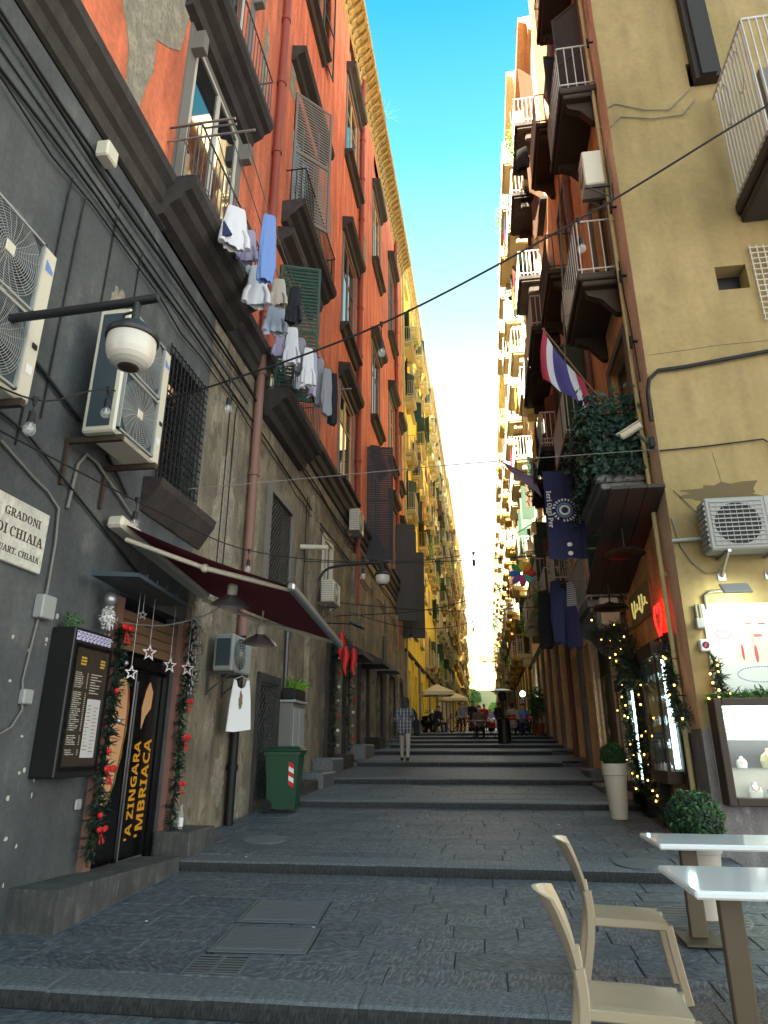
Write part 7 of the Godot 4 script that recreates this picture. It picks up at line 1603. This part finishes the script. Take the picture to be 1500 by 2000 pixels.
func bistro_table(label: String, p: Vector3) -> void:
	var t := thing("bistro_table", label, "table", p, 0.0, "folding tables on the terrace")
	var g := G.new(); g.lathe([[0.0, 0.7], [0.36, 0.7], [0.37, 0.715], [0.36, 0.73], [0.0, 0.73]], 20); part("top", g, M.metal, t)
	for s in [-1.0, 1.0]:
		g = G.new(); g.cyl(Vector3(-0.3 * s, 0, 0.2), Vector3(0.3 * s, 0.7, 0.2), 0.012, 0.012, 6); part("leg", g, M.iron, t); g = G.new(); g.cyl(Vector3(-0.3 * s, 0, -0.2), Vector3(0.3 * s, 0.7, -0.2), 0.012, 0.012, 6); part("leg", g, M.iron, t)
func bistro_chair(label: String, p: Vector3, turn: float) -> void:
	var t := thing("folding_chair", label, "chair", p, turn, "red folding chairs on the terrace")
	for k in 4:
		var g := G.new(); g.bev(Vector3(0, 0.46, -0.16 + k * 0.1), Vector3(0.4, 0.02, 0.07), 0.005); part("seat_slat", g, M.red, t)
	for k in 2:
		var g := G.new(); g.bev(Vector3(0, 0.68 + k * 0.12, 0.23), Vector3(0.4, 0.07, 0.02), 0.005); part("back_slat", g, M.red, t)
	for s in [-0.19, 0.19]:
		var g := G.new(); g.cyl(Vector3(s, 0, -0.22), Vector3(s, 0.86, 0.25), 0.011, 0.011, 6); part("leg", g, M.iron, t); g = G.new(); g.cyl(Vector3(s * 0.9, 0, 0.22), Vector3(s * 0.9, 0.47, -0.18), 0.011, 0.011, 6); part("leg", g, M.iron, t)
func car(label: String, p: Vector3, turn: float, paint: Material, tall := 0.0) -> void:      # nose towards +z
	var t := thing("parked_car", label, "car", p, turn)
	var g := G.new(); var side := PackedVector2Array([Vector2(-2.05, 0.3), Vector2(2.0, 0.28), Vector2(2.1, 0.55), Vector2(2.0, 0.82), Vector2(1.1, 0.98), Vector2(0.5, 1.45 + tall), Vector2(-1.4, 1.5 + tall), Vector2(-2.0, 1.0), Vector2(-2.1, 0.7)])
	g.ext(side, -0.85, 0.85); var o := part("body", g, paint, t); o.rotation.y = -PI / 2
	g = G.new(); g.quad(Vector3(-0.68, 1.0, 1.125), Vector3(0.68, 1.0, 1.125), Vector3(0.62, 1.4 + tall, 0.58), Vector3(-0.62, 1.4 + tall, 0.58)); part("windscreen", g, M.glass_dark, t)
	for s in [-1.0, 1.0]:
		g = G.new(); g.ell(Vector3(s * 0.62, 0.72, 2.02), Vector3(0.16, 0.09, 0.06), 10, 6); part("headlight", g, M.white, t)
		g = G.new(); g.quad(Vector3(s * 0.853, 1.0, 0.9), Vector3(s * 0.853, 1.0, -1.6), Vector3(s * 0.853, 1.4 + tall, -1.3), Vector3(s * 0.853, 1.4 + tall, 0.5)); part("side_window", g, M.glass_dark, t)
		for z in [1.3, -1.3]:
			var w := sub("wheel", t); g = G.new(); g.cyl(Vector3(s * 0.68, 0.31, z), Vector3(s * 0.87, 0.31, z), 0.31, 0.31, 18); part("tyre", g, M.rubber, w); g = G.new(); g.cyl(Vector3(s * 0.86, 0.31, z), Vector3(s * 0.885, 0.31, z), 0.19, 0.19, 14); part("rim", g, M.metal, w)
	g = G.new(); g.bev(Vector3(0, 0.55, 2.07), Vector3(1.0, 0.18, 0.06), 0.02); part("grille", g, M.black, t); g = G.new(); g.bev(Vector3(0, 0.42, 2.1), Vector3(0.5, 0.11, 0.02), 0.004); part("number_plate", g, M.white, t)
func scooter(label: String, p: Vector3, turn: float, paint: Material) -> void:
	var t := thing("scooter", label, "scooter", p, turn, "scooters parked up the alley")
	for z in [-0.6, 0.62]:
		var w := sub("wheel", t); var g := G.new(); g.cyl(Vector3(-0.05, 0.24, z), Vector3(0.05, 0.24, z), 0.24, 0.24, 16); part("tyre", g, M.rubber, w); g = G.new(); g.cyl(Vector3(-0.055, 0.24, z), Vector3(0.055, 0.24, z), 0.13, 0.13, 12); part("rim", g, M.metal, w)
	var g := G.new(); g.ell(Vector3(0, 0.52, -0.5), Vector3(0.2, 0.24, 0.48), 14, 10); g.tube([Vector3(0, 0.34, -0.2), Vector3(0, 0.3, 0.3), Vector3(0, 0.6, 0.5), Vector3(0, 0.98, 0.38)], [0.16, 0.17, 0.2, 0.08], 10); part("body", g, paint, t)
	g = G.new(); g.ell(Vector3(0, 0.78, -0.45), Vector3(0.15, 0.08, 0.42), 12, 8); part("seat", g, M.black, t)
	g = G.new(); g.cyl(Vector3(-0.32, 1.05, 0.34), Vector3(0.32, 1.05, 0.34), 0.018, 0.018, 8); part("handlebar", g, M.iron, t); g = G.new(); g.ell(Vector3(0, 0.98, 0.44), Vector3(0.09, 0.09, 0.06), 10, 8); part("headlight", g, M.opal, t)
func build_terrace() -> void:
	var g: G; var t: Node3D
	mat("canvas", s3(222, 206, 166), 0.9); mat("hill_earth", s3(176, 166, 120), 0.95); mat("flag_lilac", s3(150, 140, 176), 0.9)
	t = thing("patio_heater", "dark patio heater with a dish top on the steps", "patio heater", Vector3(0.6, gy(26.5), -26.5))
	g = G.new(); g.lathe([[0.0, 0.0], [0.24, 0.0], [0.25, 0.03], [0.22, 0.85], [0.24, 0.87], [0.18, 0.92], [0.0, 0.92]], 20); part("base", g, M.black, t)
	g = G.new(); g.cyl(Vector3(0, 0.9, 0), Vector3(0, 1.62, 0), 0.05, 0.05, 10); for k in 3: g.cyl(Vector3(cos(TAU * k / 3) * 0.14, 0.9, sin(TAU * k / 3) * 0.14), Vector3(cos(TAU * k / 3) * 0.1, 1.75, sin(TAU * k / 3) * 0.1), 0.016, 0.016, 6)
	part("posts", g, M.black, t)
	g = G.new(); g.lathe([[0.13, 1.55], [0.15, 1.6], [0.15, 1.82], [0.1, 1.86], [0.0, 1.86]], 16); part("burner", g, M.iron, t); g = G.new(); g.lathe([[0.0, 1.88], [0.4, 1.86], [0.42, 1.88], [0.2, 1.96], [0.0, 1.98]], 24); part("dish", g, M.metal, t)
	bistro_table("round folding table before the patio heater", Vector3(-0.4, gy(28.2), -28.2)); bistro_table("round folding table beyond the patio heater", Vector3(1.35, gy(30.4), -30.4)); bistro_table("round folding table nearer the parasols", Vector3(-1.4, gy(33.0), -33.0))
	var k := 0
	for q in [[-1.0, 27.8, 1.2, "red folding chair at the first terrace table, outer side"], [0.1, 28.0, -1.4, "red folding chair between the first table and the heater"], [-0.4, 29.2, 3.1, "red folding chair behind the first terrace table"], [0.95, 29.9, 0.6, "red folding chair beside the second terrace table"], [1.9, 30.0, -1.0, "red folding chair at the second table, by the wall"], [-1.9, 32.8, 1.5, "red folding chair by the parasol table"]]:
		bistro_chair(q[3], Vector3(q[0], gy(q[1]), -q[1]), q[2])
	umbrella("cream parasol over the nearer terrace tables", Vector3(-2.7, gy(38.0), -38.0), 1.7); umbrella("cream parasol farther up the terrace", Vector3(-2.2, gy(46.0), -46.0), 1.7)
	car("red car parked up the alley beyond the tables", Vector3(-0.5, gy(54.0), -54.0), 0.1, mat("paint_red", s3(168, 30, 34), 0.25)); car("white van facing down the alley, farthest vehicle", Vector3(0.2, gy(68.0), -68.0), 0.0, mat("paint_white", s3(216, 218, 220), 0.3), 0.4)
	scooter("dark scooter parked by the yellow house", Vector3(-3.0, gy(36.0), -36.0), 0.5, M.black_gloss); scooter("green scooter beside the dark one", Vector3(-3.3, gy(39.5), -39.5), 0.3, M.green_bin); scooter("black scooter parked beyond the second table", Vector3(1.9, gy(37.5), -37.5), -0.4, M.black_gloss)
	t = thing("globe_lamp", "lit white globe lamp on a blue post among the tables", "lamp", Vector3(1.85, gy(36.0), -36.0)); g = G.new(); g.cyl(Vector3.ZERO, Vector3(0, 1.75, 0), 0.05, 0.03, 10); part("post", g, M.denim, t); g = G.new(); g.ell(Vector3(0, 1.88, 0), Vector3(0.14, 0.14, 0.14), 14, 10); part("globe", g, M.lit_lamp, t)
	var om := OmniLight3D.new(); om.name = "light"; om.light_energy = 0.04; om.light_size = 0.14; om.omni_range = 6.0; om.shadow_enabled = true; om.position = Vector3(0, 1.88, 0.2); t.add_child(om, true)
	t = thing("potted_palm", "leafy plant in a terracotta pot beside the terrace wall", "potted plant", Vector3(2.2, gy(31.2), -31.2)); g = G.new(); g.lathe([[0.0, 0.0], [0.2, 0.0], [0.28, 0.5], [0.3, 0.52], [0.0, 0.5]], 16); part("pot", g, M.terracotta, t); g = G.new(); g.tube([Vector3(0, 0.4, 0), Vector3(0.03, 1.0, 0), Vector3(0, 1.6, 0)], 0.04, 6); part("stem", g, M.wood, t); part("leaves", leaf_ball(Vector3(0, 1.4, 0), Vector3(0.42, 0.7, 0.42), 420, 0.2, 61), M.leaf_mid, t)
	t = thing("notice_board", "pale notice board standing against the wall by the gate", "sign", Vector3(2.3, gy(34.0), -34.0), -0.6); g = G.new(); g.bev(Vector3(0, 1.0, 0), Vector3(0.5, 0.8, 0.04), 0.01); part("panel", g, M.frame_cream, t); for s in [-0.22, 0.22]:
		g = G.new(); g.cyl(Vector3(s, 0, 0.05), Vector3(s, 1.0, 0), 0.015, 0.015, 6); part("leg", g, M.wood, t)
	# the wooded slope at the top of the street
	var hl := place("hill"); g = G.new(); g.quad(Vector3(-60, 5, -165), Vector3(60, 5, -165), Vector3(60, 24, -190), Vector3(-60, 24, -190)); part("slope", g, M.hill_earth, hl)
	for q in [[Vector3(-7.5, 14.0, -180.0), 5.0, "largest tree on the slope at the top of the street"], [Vector3(2.5, 7.0, -171.0), 2.2, "small tree low on the slope above the parked vehicles"], [Vector3(-3.6, 10.0, -174.0), 2.4, "mid-green tree in the middle of the slope"]]:
		t = thing("hill_tree", q[2], "tree", q[0], 0.0, "trees on the slope at the top of the street"); g = G.new(); g.tube([Vector3(0, -1, 0), Vector3(0.2, 2.0, 0), Vector3(0.1, q[1] + 2.0, 0)], [0.3, 0.22, 0.1], 8)
		for j in 5: g.tube([Vector3(0.15, 2.0 + j * 0.6, 0), Vector3(cos(j * 2.0) * 1.6, 3.5 + j * 0.6, sin(j * 2.0) * 1.6)], [0.12, 0.04], 6)
		part("trunk", g, M.wood_dark, t); part("crown", leaf_ball(Vector3(0, q[1] + 1.4, 0), Vector3(q[1], q[1] * 0.9, q[1]), 1500, 0.7, 70 + k), [M.leaf_mid, M.leaf_bright][k % 2], t); k += 1
	# aerials and a weed on the roofs, a pale flag far up
	for q in [[Vector3(2.9, 29.4, -30.0), 2.6, "tall thin aerial on the sunlit cream house"], [Vector3(2.95, 25.0, -18.0), 2.0, "aerial on the orange house roof"], [Vector3(2.9, 29.4, -38.0), 1.8, "short aerial at the far end of the cream roof"], [Vector3(-3.7, 33.3, -45.0), 2.2, "aerial on the bright yellow house roof"]]:
		t = thing("roof_aerial", q[2], "aerial", q[0], 0.3, "aerials on the roofs"); g = G.new(); g.cyl(Vector3.ZERO, Vector3(0, q[1], 0), 0.03, 0.025, 6); part("mast", g, M.iron_grey, t); g = G.new(); g.cyl(Vector3(-0.7, q[1] - 0.2, 0), Vector3(0.5, q[1] - 0.2, 0), 0.018, 0.018, 5)
		for j in 6: g.cyl(Vector3(-0.65 + j * 0.2, q[1] - 0.2, -0.3), Vector3(-0.65 + j * 0.2, q[1] - 0.2, 0.3), 0.012, 0.012, 5)
		part("rods", g, M.iron_grey, t)
	t = thing("roof_weed", "wispy weed growing from the eaves of the red house", "plant", Vector3(-3.42, 30.0, -23.2)); g = G.new()
	for j in 40:
		var b := Vector3(rng.randfn() * 0.1, 0, rng.randfn() * 0.2); var e := b + Vector3(rng.randfn() * 0.35 + 0.3, rng.randf_range(0.1, 0.8), rng.randfn() * 0.4); g.tri(b, b + Vector3(0.02, 0, 0.02), e)
	part("stalks", g, M.leaf_mid, t)
	t = thing("flag", "pale lilac flag on a slanting pole far up past the navy banner", "flag", Vector3(1.45, 8.9, -18.5), 0.0); g = G.new(); g.cyl(Vector3(1.1, -0.35, 0), Vector3(-0.75, 0.85, 0), 0.015, 0.015, 6); part("pole", g, M.wood, t)
	g = G.new(); g.sheet(func(u: float, v: float): return Vector3(-0.72, 0.83, 0).lerp(Vector3(0.25, 0.2, 0), u) + Vector3(0.18 * v, -0.42 * v * (0.5 + u), 0.06 * sin(u * 6 + v * 3)), 10, 6); part("cloth", g, M.flag_lilac, t)

# ---------------------------------------------------------------- people: tapered capsules joined smoothly, meshed as surface nets
func flesh(bones: Array, cell: float, blend: float) -> G:
	var lo := Vector3(1e9, 1e9, 1e9); var hi := -lo
	for b in bones:
		var r: float = maxf(b[2], b[3]) + cell * 2 + blend
		for e in [b[0], b[1]]:
			lo = lo.min(e - Vector3(r, r, r)); hi = hi.max(e + Vector3(r, r, r))
	var n := Vector3i(((hi - lo) / cell).ceil()) + Vector3i(2, 2, 2)
	var f := PackedFloat32Array(); f.resize(n.x * n.y * n.z); f.fill(1.0)
	for b in bones:
		var a: Vector3 = b[0]; var c: Vector3 = b[1]; var r0: float = b[2]; var r1: float = b[3]
		var r: float = maxf(r0, r1) + cell * 2 + blend
		var i0 := Vector3i(((a.min(c) - Vector3(r, r, r) - lo) / cell).floor()).max(Vector3i.ZERO); var i1 := Vector3i(((a.max(c) + Vector3(r, r, r) - lo) / cell).ceil()).min(n - Vector3i.ONE)
		var d := c - a; var dd := maxf(d.length_squared(), 1e-8)
		for z in range(i0.z, i1.z + 1):
			for y in range(i0.y, i1.y + 1):
				for x in range(i0.x, i1.x + 1):
					var p := lo + Vector3(x, y, z) * cell - a
					var h := clampf(p.dot(d) / dd, 0, 1)
					var s := (p - d * h).length() - lerpf(r0, r1, h)
					var k := (z * n.y + y) * n.x + x
					var o := f[k]; var q := clampf(0.5 + 0.5 * (s - o) / blend, 0, 1)
					f[k] = lerpf(s, o, q) - blend * q * (1.0 - q)
	var g := G.new(); var vi := {}; var vs := PackedVector3Array(); var ns := PackedVector3Array()
	for z in n.z - 1:
		for y in n.y - 1:
			for x in n.x - 1:
				var k := (z * n.y + y) * n.x + x
				var v := [f[k], f[k + 1], f[k + n.x], f[k + n.x + 1], f[k + n.x * n.y], f[k + n.x * n.y + 1], f[k + n.x * n.y + n.x], f[k + n.x * n.y + n.x + 1]]
				var m := 0
				for j in 8:
					if v[j] < 0: m += 1
				if m == 0 or m == 8: continue
				var s := Vector3(); var c := 0
				for e in [[0, 1], [2, 3], [4, 5], [6, 7], [0, 2], [1, 3], [4, 6], [5, 7], [0, 4], [1, 5], [2, 6], [3, 7]]:
					var p: float = v[e[0]]; var q: float = v[e[1]]
					if (p < 0) != (q < 0):
						var w := p / (p - q); var A := Vector3(e[0] & 1, (e[0] >> 1) & 1, e[0] >> 2); var B := Vector3(e[1] & 1, (e[1] >> 1) & 1, e[1] >> 2)
						s += A.lerp(B, w); c += 1
				vi[k] = vs.size(); vs.append(lo + (Vector3(x, y, z) + s / c) * cell)
				ns.append(Vector3(v[1] + v[3] + v[5] + v[7] - v[0] - v[2] - v[4] - v[6], v[2] + v[3] + v[6] + v[7] - v[0] - v[1] - v[4] - v[5], v[4] + v[5] + v[6] + v[7] - v[0] - v[1] - v[2] - v[3]).normalized())
	var st := [1, n.x, n.x * n.y]
	for k in vi:
		for ax in 3:
			var u: int = st[(ax + 1) % 3]; var w: int = st[(ax + 2) % 3]
			if not (vi.has(k - u) and vi.has(k - w) and vi.has(k - u - w)): continue
			var a := f[k] < 0; var b := f[k + st[ax]] < 0
			if a == b: continue
			var q := [vi[k], vi[k - u], vi[k - u - w], vi[k - w]]
			if not a: q.reverse()
			g.quads(vs[q[0]], vs[q[3]], vs[q[2]], vs[q[1]], ns[q[0]], ns[q[3]], ns[q[2]], ns[q[1]]) if false else g.quads(vs[q[0]], vs[q[1]], vs[q[2]], vs[q[3]], ns[q[0]], ns[q[1]], ns[q[2]], ns[q[3]])
	return g
# facing +z. joints in metres; sit: hips at seat height with thighs forward
func person(label: String, pos: Vector3, turn: float, jacket: Material, trousers: Material, hair: Material, sit := false, stride := 0.0, cell := 0.03, hood := false, bend := 0.0) -> Node3D:
	var t := thing("person", label, "person", pos, turn)
	var hip := 0.50 if sit else 0.88
	var hp := Vector3(0, hip, 0); var ch := hp + Vector3(0, 0.42, 0.03 + bend); var nk := hp + Vector3(0, 0.56, 0.05 + bend * 1.3); var hd := nk + Vector3(0, 0.15, 0.035)
	var body := []; var coat := []; var legs := []; var shoes := []
	body.append([nk + Vector3(0, -0.05, 0), nk + Vector3(0, 0.06, 0.01), 0.055, 0.052]); body.append([hd + Vector3(0, 0.03, -0.01), hd + Vector3(0, -0.05, 0.02), 0.095, 0.07]); body.append([hd + Vector3(0, 0.0, 0.09), hd + Vector3(0, -0.02, 0.105), 0.014, 0.016])
	coat.append([hp + Vector3(0, -0.02, 0), ch, 0.165, 0.15]); coat.append([hp + Vector3(-0.06, -0.04, 0), hp + Vector3(0.06, -0.04, 0), 0.14, 0.14]); coat.append([ch + Vector3(-0.13, 0.04, 0), ch + Vector3(0.13, 0.04, 0), 0.1, 0.1]); coat.append([nk + Vector3(0, -0.06, 0), nk + Vector3(0, -0.01, 0), 0.09, 0.07])
	for s in [-1.0, 1.0]:
		var sh := ch + Vector3(s * 0.19, 0.06, 0); var el := sh + Vector3(s * 0.06, -0.27, -0.03 - stride * s * 0.1); var wr := el + Vector3(-s * 0.02, -0.18, 0.14 + stride * s * -0.06) if not sit else el + Vector3(-s * 0.05, -0.05, 0.24)
		coat.append([sh, el, 0.068, 0.055]); coat.append([el, wr, 0.055, 0.042]); body.append([el, wr, 0.036, 0.028])
		body.append([wr, wr + Vector3(0, -0.05, 0.04), 0.034, 0.036]); body.append([wr, wr + Vector3(-s * 0.04, -0.05, 0.05), 0.015, 0.011])
		for q in 4: body.append([wr + Vector3(s * (q - 1.5) * 0.016, -0.06, 0.05), wr + Vector3(s * (q - 1.5) * 0.018, -0.12 - (0.01 if q == 1 or q == 2 else 0.0), 0.07), 0.010, 0.008])
		var h := hp + Vector3(s * 0.09, -0.04, 0); var kn: Vector3; var an: Vector3
		if sit:
			kn = h + Vector3(s * 0.05, 0.0, 0.42); an = Vector3(kn.x, 0.09, kn.z + 0.02)
		else:
			kn = h + Vector3(s * 0.01, -0.40, stride * s * 0.16 + 0.02); an = Vector3(kn.x, 0.09, kn.z - 0.06 + stride * s * 0.06)
		legs.append([h, kn, 0.095, 0.065]); legs.append([kn, an, 0.065, 0.048]); body.append([h, kn, 0.07, 0.05]); body.append([kn, an, 0.05, 0.035])
		shoes.append([an + Vector3(0, -0.045, -0.05), an + Vector3(0, -0.05, 0.12), 0.045, 0.038])
	legs.append([hp + Vector3(-0.07, -0.04, 0), hp + Vector3(0.07, -0.04, 0), 0.12, 0.12]); body.append([hp, ch, 0.12, 0.11]); body.append([ch, nk, 0.1, 0.06]); body.append([ch + Vector3(-0.17, 0.06, 0), ch + Vector3(0.17, 0.06, 0), 0.05, 0.05])
	for s in [-1.0, 1.0]: body.append([hd + Vector3(s * 0.095, 0.0, -0.01), hd + Vector3(s * 0.1, 0.03, -0.01), 0.014, 0.016])
	part("body", flesh(body, cell * 0.75, 0.03), M.skin, t); part("jacket", flesh(coat, cell, 0.06), jacket, t); part("trousers", flesh(legs, cell, 0.03), trousers, t); part("shoes", flesh(shoes, cell * 0.75, 0.02), M.black, t)
	if hood:
		part("coat_skirt", flesh([[hp + Vector3(-0.08, 0.1, 0.0), hp + Vector3(-0.09, -0.07, 0.0), 0.14, 0.14], [hp + Vector3(0.08, 0.1, 0.0), hp + Vector3(0.09, -0.07, 0.0), 0.14, 0.14], [ch + Vector3(-0.14, 0, 0), ch + Vector3(0.14, 0, 0), 0.14, 0.14]], cell, 0.06), jacket, t)
	var g := G.new()
	if hood: g = flesh([[hd + Vector3(0, 0.05, -0.03), hd + Vector3(0, -0.06, -0.03), 0.125, 0.12], [hd + Vector3(0, -0.1, -0.04), nk + Vector3(0, 0, -0.03), 0.1, 0.12]], cell, 0.04)
	else: g = flesh([[hd + Vector3(0, 0.055, -0.02), hd + Vector3(0, 0.0, -0.04), 0.1, 0.085]], cell * 0.75, 0.02)
	part("hood" if hood else "hair", g, hair, t)
	return t
func build_people() -> void:
	var im := Image.create(64, 64, false, Image.FORMAT_RGB8)
	for y in 64:
		for x in 64:
			var c := s3(88, 90, 98)
			if x % 16 < 3: c = s3(176, 176, 178)
			if y % 16 < 3: c = c.lerp(s3(190, 190, 190), 0.6)
			if x % 16 > 8 and x % 16 < 13: c = c.darkened(0.25)
			im.set_pixel(x, y, c)
	var plaid := print_mat("plaid", im, 0.95); plaid.uv1_triplanar = true; plaid.uv1_scale = Vector3.ONE * 2.6
	mat("cloth_beige2", s3(170, 160, 146), 0.9); mat("cloth_green", s3(40, 54, 48), 0.9); mat("cloth_brown", s3(104, 90, 76), 0.9); mat("hair_dark", s3(38, 32, 30), 0.8); mat("hair_brown", s3(84, 62, 44), 0.8); mat("cloth_black2", s3(28, 28, 34), 0.9); mat("cloth_grey2", s3(128, 128, 132), 0.9)
	var p := person("person in a hood and checked jacket walking up the steps, seen from behind", Vector3(-2.32, gy(19.6), -19.6), PI, plaid, M.cloth_beige2, mat("hood_cloth", s3(62, 58, 58), 0.9), false, 0.8, 0.02, true, 0.06)
	p.scale = Vector3(0.98, 0.98, 0.98)
	var bag := thing("shoulder_bag", "dark cloth bag carried by the person in the checked jacket", "bag", Vector3(-1.98, gy(19.6) + 0.75, -19.62))
	var g := G.new(); g.bev(Vector3(0, 0.12, 0), Vector3(0.16, 0.46, 0.3), 0.05); g.tube([Vector3(0, 0.3, 0.1), Vector3(-0.06, 0.55, 0.05), Vector3(-0.08, 0.6, -0.02), Vector3(-0.02, 0.5, -0.1), Vector3(0, 0.3, -0.1)], 0.02, 6); part("bag", g, M.cloth_black2, bag)
	person("man in a dark green jacket standing by the plant on the terrace", Vector3(2.15, gy(32.6), -32.6), -1.9, M.cloth_green, M.cloth_grey2, M.hair_dark, false, 0.3)
	person("person in a grey jacket walking down past the red car", Vector3(-1.4, gy(40.0), -40.0), 0.1, M.cloth_grey2, M.cloth_black2, M.hair_brown, false, 0.7)
	person("person in a black coat walking beside the one in grey", Vector3(-0.85, gy(41.0), -41.0), 0.0, M.cloth_black2, M.denim, M.hair_dark, false, -0.6)
	person("person in a brown jacket seated with their back turned at the first table", Vector3(-0.35, gy(29.2), -29.2), 0.1, M.cloth_brown, M.cloth_black2, M.hair_brown, true)
	person("person in a taupe jacket seated right of the patio heater", Vector3(1.05, gy(29.9), -29.9), 2.6, M.cloth_beige2, M.denim, M.hair_dark, true)
	person("person in pale blue seated at the second terrace table", Vector3(1.55, gy(31.2), -31.2), 0.2, M.blue_light, M.cloth_black2, M.hair_brown, true)
	person("person in dark clothes seated under the nearer parasol", Vector3(-2.6, gy(37.0), -37.0), 0.8, M.cloth_black2, M.denim, M.hair_dark, true)
	for q in [[-0.2, 46.0, 0.2, M.red, M.denim, "person in a red top standing behind the parasol tables"], [0.7, 43.0, 2.9, M.cloth_black2, M.cloth_black2, "person in black walking up past the globe lamp"], [1.5, 48.0, 0.1, M.cloth_beige2, M.denim, "person in beige coming down beyond the scooter"], [0.2, 58.0, 0.0, M.white, M.denim, "person in white far up beside the van"], [-2.0, 50.0, 0.4, M.denim, M.cloth_black2, "person in blue beyond the farther parasol"]]:
		person(q[5], Vector3(q[0], gy(q[1]), -q[1]), q[2], q[3], q[4], M.hair_dark, false, 0.5, 0.045)
	for q in [[-2.6, 37.0, 0.8, "plain dark chair under the seated person by the parasol"], [1.05, 29.9, 2.6, "red folding chair under the person in taupe"], [1.55, 31.2, 0.2, "red folding chair under the person in pale blue"]]:
		bistro_chair(q[3], Vector3(q[0], gy(q[1]), -q[1]), q[2] + PI)
